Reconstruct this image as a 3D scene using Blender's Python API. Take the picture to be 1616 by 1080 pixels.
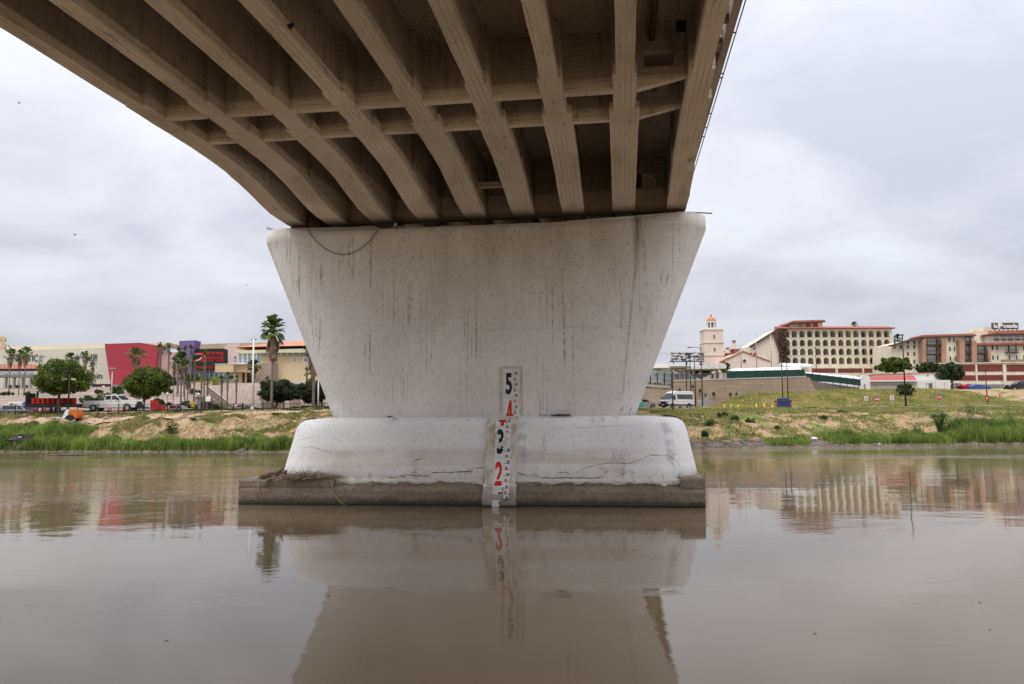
import bpy, math, random
from mathutils import Vector, Matrix, noise as mnoise
random.seed(7)
for o in list(bpy.data.objects): bpy.data.objects.remove(o)
SC = bpy.context.scene
COL = SC.collection

# ------------------------------------------------------------------ camera
F_PX, CX, CY, CAM_H = 1257.0, 808.0, 540.0, 3.2
RHO = -0.0080
_r = math.atan(-RHO)
_p = math.atan((655.5 - CY) * math.cos(_r) / F_PX)
FWD = Vector((0, math.cos(_p), math.sin(_p)))
UP0 = Vector((0, -math.sin(_p), math.cos(_p)))
RT0 = Vector((1, 0, 0))
RT = math.cos(_r) * RT0 - math.sin(_r) * UP0
UP = math.sin(_r) * RT0 + math.cos(_r) * UP0
CAM = Vector((0, 0, CAM_H))
cam_d = bpy.data.cameras.new('camera')
cam_d.lens = 28.0; cam_d.sensor_width = 36.0
cam_d.clip_start = 0.1; cam_d.clip_end = 8000
cam = bpy.data.objects.new('camera', cam_d); COL.objects.link(cam)
m = Matrix((RT, UP, -FWD)).transposed().to_4x4(); m.translation = CAM
cam.matrix_world = m
SC.camera = cam

# ------------------------------------------------------------------ sky and sun
SUN_EL, SUN_AZ = math.radians(58), math.radians(205)   # azimuth from +Y, clockwise (behind the camera, a little left)
w = bpy.data.worlds.new('World'); SC.world = w; w.use_nodes = True
nt = w.node_tree; nt.nodes.clear(); N = nt.nodes.new; L = nt.links.new
out = N('ShaderNodeOutputWorld')
sky = N('ShaderNodeTexSky'); sky.sky_type = 'NISHITA'; sky.sun_disc = False
sky.sun_elevation = SUN_EL; sky.sun_rotation = SUN_AZ
bg1 = N('ShaderNodeBackground'); bg1.inputs[1].default_value = 0.05; L(sky.outputs[0], bg1.inputs[0])
tc = N('ShaderNodeTexCoord'); sep = N('ShaderNodeSeparateXYZ'); L(tc.outputs['Generated'], sep.inputs[0])
def M(op, a, b=None, c=None):
    n = N('ShaderNodeMath'); n.operation = op
    for i, x in enumerate((a, b, c)):
        if x is None: continue
        if isinstance(x, (int, float)): n.inputs[i].default_value = x
        else: L(x, n.inputs[i])
    return n.outputs[0]
den = M('ADD', M('MAXIMUM', sep.outputs[2], 0.0), 0.22)
comb = N('ShaderNodeCombineXYZ')
L(M('DIVIDE', sep.outputs[0], den), comb.inputs[0]); L(M('DIVIDE', sep.outputs[1], den), comb.inputs[1])
n1 = N('ShaderNodeTexNoise'); n1.inputs['Scale'].default_value = 1.7; n1.inputs['Detail'].default_value = 8; n1.inputs['Roughness'].default_value = 0.52; n1.inputs['Distortion'].default_value = 0.35
mp = N('ShaderNodeMapping'); mp.inputs['Location'].default_value = (3.1, 1.7, 0.4); L(comb.outputs[0], mp.inputs[0]); L(mp.outputs[0], n1.inputs['Vector'])
rp = N('ShaderNodeValToRGB'); L(n1.outputs[0], rp.inputs[0])
e = rp.color_ramp.elements
e[0].position = 0.36; e[0].color = (0.53, 0.54, 0.61, 1)
e[1].position = 0.66; e[1].color = (0.735, 0.75, 0.805, 1)
x = rp.color_ramp.elements.new(0.47); x.color = (0.615, 0.625, 0.69, 1)
x = rp.color_ramp.elements.new(0.55); x.color = (0.675, 0.685, 0.745, 1)
# horizon band of even grey, and the brighter zenith of an overcast sky
hz = N('ShaderNodeMix'); hz.data_type = 'RGBA'
hf = M('SUBTRACT', 1.0, M('MINIMUM', M('MULTIPLY', M('MAXIMUM', sep.outputs[2], 0.0), 5.0), 1.0))
L(M('MULTIPLY', hf, 0.75), hz.inputs[0]); L(rp.outputs[0], hz.inputs[6]); hz.inputs[7].default_value = (0.50, 0.505, 0.555, 1)
bg2 = N('ShaderNodeBackground'); L(hz.outputs[2], bg2.inputs[0])
up_ = M('MAXIMUM', sep.outputs[2], 0.0)
L(M('ADD', M('MULTIPLY_ADD', up_, 0.05, 0.96), M('MULTIPLY', M('POWER', up_, 2.0), 1.75)), bg2.inputs[1])
add = N('ShaderNodeMixShader'); add.inputs[0].default_value = 0.88   # cloud cover over the clear sky
L(bg1.outputs[0], add.inputs[1]); L(bg2.outputs[0], add.inputs[2])
L(add.outputs[0], out.inputs[0])
sun_d = bpy.data.lights.new('sun', 'SUN'); sun_d.energy = 1.4; sun_d.angle = math.radians(35); sun_d.color = (1.0, 0.97, 0.92)
sun = bpy.data.objects.new('sun', sun_d); COL.objects.link(sun)
sd = Vector((math.sin(SUN_AZ) * math.cos(SUN_EL), math.cos(SUN_AZ) * math.cos(SUN_EL), math.sin(SUN_EL)))
sun.rotation_euler = (-sd).to_track_quat('-Z', 'Y').to_euler()
SC.view_settings.view_transform = 'Standard'; SC.view_settings.look = 'None'
SC.view_settings.gamma = 1; SC.view_settings.exposure = 0.35; SC.view_settings.use_curve_mapping = False

# ------------------------------------------------------------------ helpers
def ray(px, py): return (px - CX) / F_PX * RT + (CY - py) / F_PX * UP + FWD
def at(px, py, Y):
    d = ray(px, py); return CAM + d * (Y / d.y)
BA = -math.atan(0.135)                     # the bridge frame: local x across the bridge, local y along it
def to_local(px, py, ox, oy, oz, ang, dy=0.0):
    """the point seen at px,py on the upright plane through (ox,oy) turned by ang; local x and z"""
    d = ray(px, py); c, s = math.cos(ang), math.sin(ang)
    nx, ny = -s, c
    t = (dy + (ox * nx + oy * ny)) / (d.x * nx + d.y * ny)
    P = CAM + d * t
    return (P.x - ox) * c + (P.y - oy) * s, P.z - oz
class MB:
    def __init__(s): s.v = []; s.f = []; s.m = []; s.k = 0
    def mat(s, k): s.k = k; return s
    def add(s, vs, fs):
        b = len(s.v); s.v += [tuple(p) for p in vs]
        for f in fs: s.f.append(tuple(i + b for i in f)); s.m.append(s.k)
        return s
    def box(s, x0, x1, y0, y1, z0, z1):
        if x0 > x1: x0, x1 = x1, x0
        if y0 > y1: y0, y1 = y1, y0
        if z0 > z1: z0, z1 = z1, z0
        return s.add([(x0,y0,z0),(x1,y0,z0),(x1,y1,z0),(x0,y1,z0),(x0,y0,z1),(x1,y0,z1),(x1,y1,z1),(x0,y1,z1)],
              [(0,3,2,1),(4,5,6,7),(0,1,5,4),(1,2,6,5),(2,3,7,6),(3,0,4,7)])
    def prism(s, pts, axis, a, b):
        n = len(pts)
        if axis == 'y': A = [(p[0], a, p[1]) for p in pts]; B = [(p[0], b, p[1]) for p in pts]
        elif axis == 'x': A = [(a, p[0], p[1]) for p in pts]; B = [(b, p[0], p[1]) for p in pts]
        else: A = [(p[0], p[1], a) for p in pts]; B = [(p[0], p[1], b) for p in pts]
        return s.add(A + B, [tuple(range(n)), tuple(range(2*n-1, n-1, -1))] + [(i, (i+1) % n, n+(i+1) % n, n+i) for i in range(n)])
    def tube(s, pts, rad, n=8, cap=True):
        pts = [Vector(p) for p in pts]; vs = []; fs = []
        if not isinstance(rad, (list, tuple)): rad = [rad] * len(pts)
        for i, p in enumerate(pts):
            t = (pts[min(i+1, len(pts)-1)] - pts[max(i-1, 0)]).normalized()
            a = t.cross(Vector((0,0,1)) if abs(t.z) < .9 else Vector((1,0,0))).normalized(); b = t.cross(a)
            for k in range(n):
                q = 2*math.pi*k/n; vs.append(p + rad[i]*(math.cos(q)*a + math.sin(q)*b))
        for i in range(len(pts)-1):
            for k in range(n): fs.append((i*n+k, i*n+(k+1) % n, (i+1)*n+(k+1) % n, (i+1)*n+k))
        if cap: fs += [tuple(range(n-1, -1, -1)), tuple(range((len(pts)-1)*n, len(pts)*n))]
        return s.add(vs, fs)
    def loft(s, rings, cap=True):
        n = len(rings[0]); vs = [p for r in rings for p in r]; fs = []
        for i in range(len(rings)-1):
            for k in range(n): fs.append((i*n+k, i*n+(k+1) % n, (i+1)*n+(k+1) % n, (i+1)*n+k))
        if cap: fs += [tuple(range(n-1, -1, -1)), tuple(range((len(rings)-1)*n, len(rings)*n))]
        return s.add(vs, fs)
    def dome(s, c, rx, rz, n=12, h=5, flat=False):
        rings = []
        for i in range(h+1):
            a = math.pi/2*i/h if flat is False else math.pi*i/h - math.pi/2
            rr = math.cos(a); rings.append([(c[0]+rx*max(rr, .02)*math.cos(2*math.pi*k/n), c[1]+rx*max(rr, .02)*math.sin(2*math.pi*k/n), c[2]+rz*math.sin(a)) for k in range(n)])
        return s.loft(rings)
    def build(s, name, mats, parent=None, smooth=False, recalc=True):
        me = bpy.data.meshes.new(name); me.from_pydata(s.v, [], s.f)
        if not isinstance(mats, (list, tuple)): mats = [mats]
        for q in mats: me.materials.append(q)
        if len(mats) > 1: me.polygons.foreach_set('material_index', s.m)
        if smooth: me.polygons.foreach_set('use_smooth', [len(f) <= 4 for f in s.f])
        me.update()
        o = bpy.data.objects.new(name, me); COL.objects.link(o); o.parent = parent
        if recalc and len(s.f) < 20000:
            import bmesh
            bm = bmesh.new(); bm.from_mesh(me); bmesh.ops.recalc_face_normals(bm, faces=bm.faces); bm.to_mesh(me); bm.free()
        return o
def tag(o, label=None, cat=None, group=None, kind=None):
    if label: o['label'] = label
    if cat: o['category'] = cat
    if group: o['group'] = group
    if kind: o['kind'] = kind
    return o
def thing(name, label, cat, loc=(0,0,0), rz=0.0, group=None):
    o = bpy.data.objects.new(name, None); COL.objects.link(o); o.empty_display_size = .3
    o.location = loc; o.rotation_euler = (0, 0, rz)
    return tag(o, label, cat, group)
KIDS = {}
def dup(root, loc, rz=None, label=None, group=None, scale=None):
    r = root.copy(); COL.objects.link(r); r.location = loc
    if rz is not None: r.rotation_euler = (0, 0, rz)
    if scale is not None: r.scale = (scale,)*3 if isinstance(scale, (int, float)) else scale
    if label: r['label'] = label
    if group: r['group'] = group
    if root.name not in KIDS: KIDS[root.name] = [(c, list(c.children)) for c in root.children]
    for ch, gs in KIDS[root.name]:
        c = ch.copy(); COL.objects.link(c); c.parent = r
        for g in gs:
            d = g.copy(); COL.objects.link(d); d.parent = c
    return r
def text_mesh(name, body, h, mat, parent, loc, sx=1.0, depth=0.02, bold=0.0, rotx=math.pi/2, align='CENTER', mirror=False):
    cu = bpy.data.curves.new(name, 'FONT'); cu.body = body; cu.size = 1.0; cu.extrude = depth/2; cu.offset = bold
    cu.align_x = align; cu.resolution_u = 3
    t = bpy.data.objects.new(name, cu); COL.objects.link(t)
    dg = bpy.context.evaluated_depsgraph_get()
    me = bpy.data.meshes.new_from_object(t.evaluated_get(dg)); bpy.data.objects.remove(t)
    me.name = name
    xs = [v.co.x for v in me.vertices]; ys = [v.co.y for v in me.vertices]
    y0, y1 = min(ys), max(ys); k = h/(y1-y0)
    for v in me.vertices:
        xx, yy, zz = v.co
        v.co = ((-1 if mirror else 1)*xx*k*sx, -zz, (yy-y0)*k)
    me.materials.clear(); me.materials.append(mat)
    o = bpy.data.objects.new(name, me); COL.objects.link(o); o.parent = parent; o.location = loc
    return o

# ------------------------------------------------------------------ materials
def base_mat(name):
    mt = bpy.data.materials.new(name); mt.use_nodes = True
    return mt, mt.node_tree, mt.node_tree.nodes['Principled BSDF']
def mat(name, col, rough=.8, var=.12, scale=1.5, col2=None, bump=0.0, bscale=12, stretch=(1,1,1), metallic=0.0, spec=.3, detail=6, lo=.35, hi=.65):
    mt, t, b = base_mat(name); nn = t.nodes.new; ll = t.links.new
    tcn = nn('ShaderNodeTexCoord'); mpn = nn('ShaderNodeMapping'); mpn.inputs['Scale'].default_value = stretch
    ll(tcn.outputs['Object'], mpn.inputs[0])
    nz = nn('ShaderNodeTexNoise'); nz.inputs['Scale'].default_value = scale; nz.inputs['Detail'].default_value = detail; ll(mpn.outputs[0], nz.inputs['Vector'])
    r = nn('ShaderNodeValToRGB'); ll(nz.outputs[0], r.inputs[0])
    c2 = col2 if col2 else tuple(min(1, c*(1+var)) for c in col); c1 = col if col2 else tuple(c*(1-var) for c in col)
    r.color_ramp.elements[0].position = lo; r.color_ramp.elements[1].position = hi
    r.color_ramp.elements[0].color = (*c1, 1); r.color_ramp.elements[1].color = (*c2, 1)
    ll(r.outputs[0], b.inputs['Base Color'])
    b.inputs['Roughness'].default_value = rough; b.inputs['Metallic'].default_value = metallic
    b.inputs['Specular IOR Level'].default_value = spec
    if bump:
        nb = nn('ShaderNodeTexNoise'); nb.inputs['Scale'].default_value = bscale; nb.inputs['Detail'].default_value = 5; ll(mpn.outputs[0], nb.inputs['Vector'])
        bp = nn('ShaderNodeBump'); bp.inputs['Strength'].default_value = bump; bp.inputs['Distance'].default_value = .03
        ll(nb.outputs[0], bp.inputs['Height']); ll(bp.outputs[0], b.inputs['Normal'])
    return mt
class G:
    """small node-graph helper for the layered materials"""
    def __init__(s, name): s.mt, s.t, s.b = base_mat(name); s.tc = s.t.nodes.new('ShaderNodeTexCoord'); s.P = s.tc.outputs['Object']
    def n(s, ty): return s.t.nodes.new(ty)
    def l(s, a, b): s.t.links.new(a, b)
    def mapv(s, sc, loc=(0,0,0)):
        q = s.n('ShaderNodeMapping'); q.inputs['Scale'].default_value = sc; q.inputs['Location'].default_value = loc; s.l(s.P, q.inputs[0]); return q.outputs[0]
    def noise(s, sc, stretch=(1,1,1), detail=6, rough=.5, dist=0, loc=(0,0,0)):
        q = s.n('ShaderNodeTexNoise'); s.l(s.mapv(stretch, loc), q.inputs['Vector']); q.inputs['Scale'].default_value = sc
        q.inputs['Detail'].default_value = detail; q.inputs['Roughness'].default_value = rough; q.inputs['Distortion'].default_value = dist; return q.outputs[0]
    def ramp(s, fac, lo, hi, a=0.0, b=1.0):
        q = s.n('ShaderNodeMapRange'); s.l(fac, q.inputs[0]); q.inputs[1].default_value = lo; q.inputs[2].default_value = hi; q.inputs[3].default_value = a; q.inputs[4].default_value = b; return q.outputs[0]
    def m(s, op, a, b=None):
        q = s.n('ShaderNodeMath'); q.operation = op
        for i, x in enumerate((a, b)):
            if x is None: continue
            if isinstance(x, (int, float)): q.inputs[i].default_value = x
            else: s.l(x, q.inputs[i])
        return q.outputs[0]
    def mix(s, fac, a, b):
        q = s.n('ShaderNodeMix'); q.data_type = 'RGBA'
        if isinstance(fac, (int, float)): q.inputs[0].default_value = fac
        else: s.l(fac, q.inputs[0])
        for i, x in ((6, a), (7, b)):
            if isinstance(x, tuple): q.inputs[i].default_value = (*x, 1)
            else: s.l(x, q.inputs[i])
        return q.outputs[2]
    def xyz(s):
        q = s.n('ShaderNodeSeparateXYZ'); s.l(s.P, q.inputs[0]); return q.outputs
    def bump(s, h, strength=.3, dist=.02, prev=None):
        q = s.n('ShaderNodeBump'); q.inputs['Strength'].default_value = strength; q.inputs['Distance'].default_value = dist; s.l(h, q.inputs['Height'])
        if prev is not None: s.l(prev, q.inputs['Normal'])
        return q.outputs[0]
    def done(s, col, rough=.8, nrm=None, spec=.3):
        s.l(col, s.b.inputs['Base Color'])
        if isinstance(rough, (int, float)): s.b.inputs['Roughness'].default_value = rough
        else: s.l(rough, s.b.inputs['Roughness'])
        s.b.inputs['Specular IOR Level'].default_value = spec
        if nrm is not None: s.l(nrm, s.b.inputs['Normal'])
        return s.mt

def pier_paint():
    g = G('painted_pier_concrete'); X, Y, Z = g.xyz()
    big = g.noise(.35, detail=4); col = g.mix(g.ramp(big, .35, .65), (.75,.725,.695), (.85,.83,.805))
    fine = g.noise(6, detail=8); col = g.mix(g.ramp(fine, .5, .75, 0, .35), col, (.48,.45,.41))
    # vertical form-board marks
    wv = g.n('ShaderNodeTexNoise'); g.l(g.mapv((6.9, 6.9, .04)), wv.inputs['Vector']); wv.inputs['Scale'].default_value = 1.6; wv.inputs['Detail'].default_value = 3
    lines = g.ramp(wv.outputs[0], .365, .40, 1, 0); gate = g.ramp(g.noise(.9, (1.6,1.6,.35), 5, loc=(5,2,1)), .50, .60)
    drip = g.m('MULTIPLY', lines, gate)
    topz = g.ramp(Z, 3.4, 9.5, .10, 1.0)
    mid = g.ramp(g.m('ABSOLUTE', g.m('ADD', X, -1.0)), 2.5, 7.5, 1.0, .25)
    col = g.mix(g.m('MULTIPLY', g.m('MULTIPLY', drip, topz), .42), col, (.30,.26,.21))
    thin = g.n('ShaderNodeTexNoise'); g.l(g.mapv((16, 16, .12), (3,0,7)), thin.inputs['Vector']); thin.inputs['Scale'].default_value = 1.0; thin.inputs['Detail'].default_value = 2
    tl = g.m('MULTIPLY', g.ramp(thin.outputs[0], .60, .625), g.ramp(g.noise(.8, (2,2,.5), 5, loc=(1,8,3)), .5, .6))
    dots = g.ramp(g.noise(7, (1,1,.7), 3), .42, .55, .25, 1)
    col = g.mix(g.m('MULTIPLY', g.m('MULTIPLY', tl, dots), .70), col, (.24,.20,.155))
    # sooty tone in the top middle, with the deck's shade put into it
    film_shade = g.m('MULTIPLY', g.ramp(Z, 5.0, 10.2, 0, 1), mid); col = g.mix(g.m('MULTIPLY', film_shade, g.ramp(g.noise(1.1, (1,1,.3), 6), .3, .7, .30, .75)), col, (.40,.35,.28))
    # specks of dirt
    vo = g.n('ShaderNodeTexVoronoi'); g.l(g.mapv((1,1,.7)), vo.inputs['Vector']); vo.inputs['Scale'].default_value = 5.0
    sp = g.m('MULTIPLY', g.ramp(vo.outputs['Distance'], .10, .20, 1, 0), g.ramp(g.noise(1.6, detail=4, loc=(2,2,2)), .44, .54))
    sp = g.m('MULTIPLY', sp, g.m('MAXIMUM', g.m('MULTIPLY', topz, mid), .18))
    col = g.mix(g.m('MULTIPLY', sp, .65), col, (.20,.15,.10))
    vo2 = g.n('ShaderNodeTexVoronoi'); g.l(g.mapv((1,1,.6)), vo2.inputs['Vector']); vo2.inputs['Scale'].default_value = 10
    sp2 = g.m('MULTIPLY', g.ramp(vo2.outputs['Distance'], .16, .28, 1, 0), g.ramp(g.noise(1.4, detail=4, loc=(9,2,5)), .42, .55))
    col = g.mix(g.m('MULTIPLY', g.m('MULTIPLY', sp2, film_shade), .8), col, (.17,.12,.07))
    # the black drain streak on the right-hand side
    sx = g.ramp(g.m('ABSOLUTE', g.m('ADD', g.m('ADD', X, -5.88), g.m('MULTIPLY', g.m('ADD', g.noise(3, (1,1,.2)), -.5), .3))), .03, .20, 1, 0)
    sx = g.m('MULTIPLY', sx, g.ramp(Z, 8.2, 10.3, .0, 1.0)); sx = g.m('MULTIPLY', sx, g.ramp(g.noise(5, (2.5,2.5,.25), 4), .35, .6, .35, 1))
    col = g.mix(g.m('MULTIPLY', sx, .9), col, (.05,.045,.04))
    sx2 = g.ramp(g.m('ABSOLUTE', g.m('ADD', g.m('ADD', X, -5.88), g.m('MULTIPLY', g.m('ADD', Z, -9.0), -.12))), .0, .07, 1, 0)
    sx2 = g.m('MULTIPLY', sx2, g.ramp(g.noise(2, (1,1,.5), 4), .38, .55)); col = g.mix(g.m('MULTIPLY', sx2, .5), col, (.30,.22,.14))
    # day joint
    jz = g.m('ABSOLUTE', g.m('ADD', g.m('ADD', Z, -6.42), g.m('MULTIPLY', g.m('ADD', g.noise(1.2), -.5), .10)))
    col = g.mix(g.m('MULTIPLY', g.ramp(jz, .008, .022, 1, 0), g.ramp(g.noise(1.5, detail=3, loc=(4,4,4)), .5, .65, 0, .4)), col, (.33,.29,.25))
    nrm = g.bump(wv.outputs[0], .35, .03); nrm = g.bump(fine, .25, .012, nrm); nrm = g.bump(g.noise(1.0, (.4,.4,.4), 3), .3, .12, nrm)
    return g.done(col, .75, nrm)
def plinth_paint():
    g = G('painted_plinth_concrete'); X, Y, Z = g.xyz()
    col = g.mix(g.ramp(g.noise(.5, detail=5), .35, .65), (.80,.785,.765), (.88,.87,.855))
    # flood-line tide marks
    wob = g.m('MULTIPLY', g.m('ADD', g.noise(.8, (1,1,.2), 4), -.5), .22)
    zz = g.m('ADD', Z, wob)
    band = g.m('MULTIPLY', g.ramp(zz, 1.90, 2.12, 1, 0), g.ramp(zz, 1.1, 1.7, .25, 1))
    band = g.m('MULTIPLY', band, g.ramp(g.m('ABSOLUTE', X), 5.0, 6.6, 1, .25))
    col = g.mix(g.m('MULTIPLY', g.m('MULTIPLY', band, g.ramp(g.noise(.9, detail=6), .3, .65, .35, 1)), .60), col, (.54,.45,.385))
    st = g.ramp(g.noise(1.4, (.08,.08,4), 5), .48, .62); col = g.mix(g.m('MULTIPLY', g.m('MULTIPLY', st, band), .6), col, (.58,.48,.38))
    # grey wash streaks
    gs = g.m('MULTIPLY', g.ramp(g.noise(1.0, (1.6,1.6,.15), 3, loc=(1,0,2)), .56, .66), g.ramp(g.noise(2.6, detail=6), .42, .6))
    col = g.mix(g.m('MULTIPLY', gs, .5), col, (.33,.33,.32))
    fine = g.noise(7, detail=8); col = g.mix(g.ramp(fine, .55, .75, 0, .4), col, (.42,.39,.35))
    vo = g.n('ShaderNodeTexVoronoi'); g.l(g.mapv((1,1,1)), vo.inputs['Vector']); vo.inputs['Scale'].default_value = 5
    sp = g.m('MULTIPLY', g.ramp(vo.outputs['Distance'], .05, .09, 1, 0), g.ramp(g.noise(1.5, detail=4), .55, .62)); col = g.mix(g.m('MULTIPLY', sp, .8), col, (.15,.12,.09))
    # flaking paint near the bottom and on the upstream end
    fl = g.ramp(g.noise(3.2, (1,1,1.6), 8, .65, .6), .60, .63); fl = g.m('MULTIPLY', fl, g.m('MAXIMUM', g.ramp(Z, 1.05, 1.5, .9, 0), g.ramp(X, -7.9, -6.6, .55, 0)))
    col = g.mix(fl, col, (.40,.345,.29))
    nrm = g.bump(fine, .3, .012); nrm = g.bump(g.noise(.9, detail=4), .5, .1, nrm); nrm = g.bump(fl, .5, .01, nrm)
    return g.done(col, .7, nrm)
def footing_mat(coat):
    g = G('footing_concrete' if not coat else 'chipped_course_concrete'); X, Y, Z = g.xyz()
    col = g.mix(g.ramp(g.noise(1.2, (.35,.35,2.5), 7), .35, .65), (.20,.157,.112), (.295,.238,.182))
    col = g.mix(g.ramp(g.noise(9, detail=8), .5, .7, 0, .5), col, (.09,.075,.06))
    wob = g.m('MULTIPLY', g.m('ADD', g.noise(2.2, (1,1,1), 6), -.5), .22)
    zz = g.m('ADD', Z, wob)
    col = g.mix(g.ramp(zz, .13, .34, .88, 0), col, (.038,.040,.030))
    col = g.mix(g.ramp(Z, .05, .09, 1, 0), col, (.02,.022,.017))
    nrm = g.bump(g.noise(14, (1,1,1), 8, .6), .7, .03); nrm = g.bump(g.noise(3, (.3,.3,3), 5), .5, .04, nrm)
    if coat:
        w2 = g.m('MULTIPLY', g.m('ADD', g.noise(1.6, (1,1,1), 7, .6), -.5), .42)
        k = g.m('MULTIPLY', g.ramp(g.m('ADD', Z, w2), .80, .815), g.ramp(X, -5.2, -4.6))
        col = g.mix(k, col, (.60,.56,.50))
        nrm = g.bump(k, .6, .02, nrm)
    return g.done(col, .85, nrm)
def bridge_mat():
    g = G('bridge_concrete'); X, Y, Z = g.xyz()
    col = g.mix(g.ramp(g.noise(.45, detail=5), .35, .65), (.63,.53,.46), (.74,.645,.57))
    oi = g.n('ShaderNodeObjectInfo'); col = g.mix(g.ramp(oi.outputs['Random'], 0, 1, 0, .28), col, (.38,.32,.27))
    col = g.mix(g.ramp(g.noise(.8, (1.2,.35,1.2), 7, .6, loc=(9,4,2)), .52, .66, 0, .45), col, (.34,.28,.225))
    col = g.mix(g.ramp(Z, 11.76, 11.84, 0, .50), col, (.15,.115,.085))  # grime above the flanges, with shade of webs and deck put into it
    # form-board joints running along the girders and across the webs
    br = g.n('ShaderNodeTexBrick'); cb = g.n('ShaderNodeCombineXYZ'); g.l(Y, cb.inputs[0]); ge = g.n('ShaderNodeNewGeometry'); sn = g.n('ShaderNodeSeparateXYZ'); g.l(ge.outputs['Normal'], sn.inputs[0]); fl_ = g.m('GREATER_THAN', g.m('ABSOLUTE', sn.outputs[2]), .6)
    g.l(g.m('ADD', g.m('MULTIPLY', X, fl_), g.m('MULTIPLY', Z, g.m('SUBTRACT', 1.0, fl_))), cb.inputs[1]); g.l(cb.outputs[0], br.inputs['Vector'])
    br.inputs['Scale'].default_value = 1; br.inputs['Brick Width'].default_value = 2.4; br.inputs['Row Height'].default_value = .145; br.inputs['Mortar Size'].default_value = .008
    gate = g.ramp(g.noise(1.0, (1.5,.6,1.5), 5, loc=(3,1,2)), .42, .60, .04, .75)
    col = g.mix(g.m('MULTIPLY', br.outputs['Fac'], gate), col, (.12,.095,.075))
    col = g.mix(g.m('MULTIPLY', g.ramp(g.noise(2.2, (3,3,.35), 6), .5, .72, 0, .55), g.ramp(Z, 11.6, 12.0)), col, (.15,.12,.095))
    col = g.mix(g.ramp(g.noise(5, (1,.25,1), 7), .62, .75, 0, .6), col, (.12,.095,.075))
    vo = g.n('ShaderNodeTexVoronoi'); g.l(g.mapv((1,1,1)), vo.inputs['Vector']); vo.inputs['Scale'].default_value = 3.5
    sp = g.m('MULTIPLY', g.ramp(vo.outputs['Distance'], .06, .11, 1, 0), g.ramp(g.noise(.9, detail=3), .5, .6)); col = g.mix(g.m('MULTIPLY', sp, .8), col, (.06,.05,.04))
    # girder bottoms darker where they sit on the bearings
    dd = g.m('ABSOLUTE', g.m('ADD', Y, -30.5)); col = g.mix(g.m('MULTIPLY', g.ramp(dd, 1.0, 1.9, .85, 0), g.ramp(Z, 11.2, 10.9)), col, (.07,.055,.045))
    nrm = g.bump(br.outputs['Fac'], -.35, .012); nrm = g.bump(g.noise(8, (1,.4,1), 6), .35, .02, nrm)
    return g.done(col, .85, nrm)
def water_mat():
    g = G('muddy_water'); X, Y, Z = g.xyz()
    col = g.mix(g.ramp(g.noise(.05, (1,2,1), 4), .35, .65), (.168,.124,.074), (.202,.151,.092))
    # slow swell, small ripples and a rougher tongue of current along the far bank
    a = g.noise(1.1, (.35,1.0,1), 4, .5, .3); b = g.noise(3.4, (.55,1.0,1), 3, .5, .2); c = g.noise(.16, (.6,1,1), 3)
    cur = g.ramp(g.noise(.045, (.35,1.6,1), 4, loc=(8,3,0)), .47, .60)
    far = g.ramp(Y, 36, 62)
    left = g.m('MULTIPLY', g.ramp(Y, 24, 34), g.ramp(X, -8, -13))
    amp = g.m('ADD', g.m('MULTIPLY', g.m('MAXIMUM', g.m('MULTIPLY', far, 1.0), left), g.m('ADD', g.m('MULTIPLY', cur, g.m('ADD', g.m('MULTIPLY', g.ramp(X, 4, 16), 1.3), .9)), .22)), .10)
    h = g.m('MULTIPLY', g.m('ADD', g.m('MULTIPLY', a, .7), g.m('MULTIPLY', b, .5)), amp)
    n_ = g.bump(c, .10, .35); n_ = g.bump(h, .55, .075, n_)
    g.b.inputs['IOR'].default_value = 1.333
    mt = g.done(col, .03, n_, .5)
    return mt
def ground_mat():
    g = G('river_bank_soil'); X, Y, Z = g.xyz()
    dirt = g.mix(g.ramp(g.noise(.7, detail=8), .35, .65), (.35,.215,.13), (.53,.35,.22))
    straw = g.mix(g.ramp(g.noise(2.5, (1,1,1), 6), .35, .65), (.32,.235,.125), (.45,.35,.195))
    grass = g.mix(g.ramp(g.noise(1.8, detail=6), .35, .65), (.085,.125,.025), (.20,.25,.06))
    col = g.mix(g.ramp(g.noise(.55, (1,.8,1), 8, .65), .44, .56), dirt, straw)
    col = g.mix(g.m('MULTIPLY', g.m('MAXIMUM', g.ramp(g.noise(.33, (.8,.55,1), 9, .68, loc=(7,1,0)), .50, .58), g.ramp(g.noise(1.7, (1,.6,1), 7, .65, loc=(1,5,0)), .56, .62)), g.ramp(X, -12, 12, .6, 1)), col, grass)
    mud = g.mix(g.ramp(g.noise(1.5, (1,1,1), 7), .4, .6), (.095,.075,.058), (.20,.165,.135))
    col = g.mix(g.ramp(g.m('ADD', Z, g.m('MULTIPLY', g.noise(.8), .5)), .75, 1.1, 1, 0), col, mud)
    nrm = g.bump(g.noise(1.2, detail=9, rough=.65), .8, .35)
    return g.done(col, .95, nrm, .1)
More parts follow.
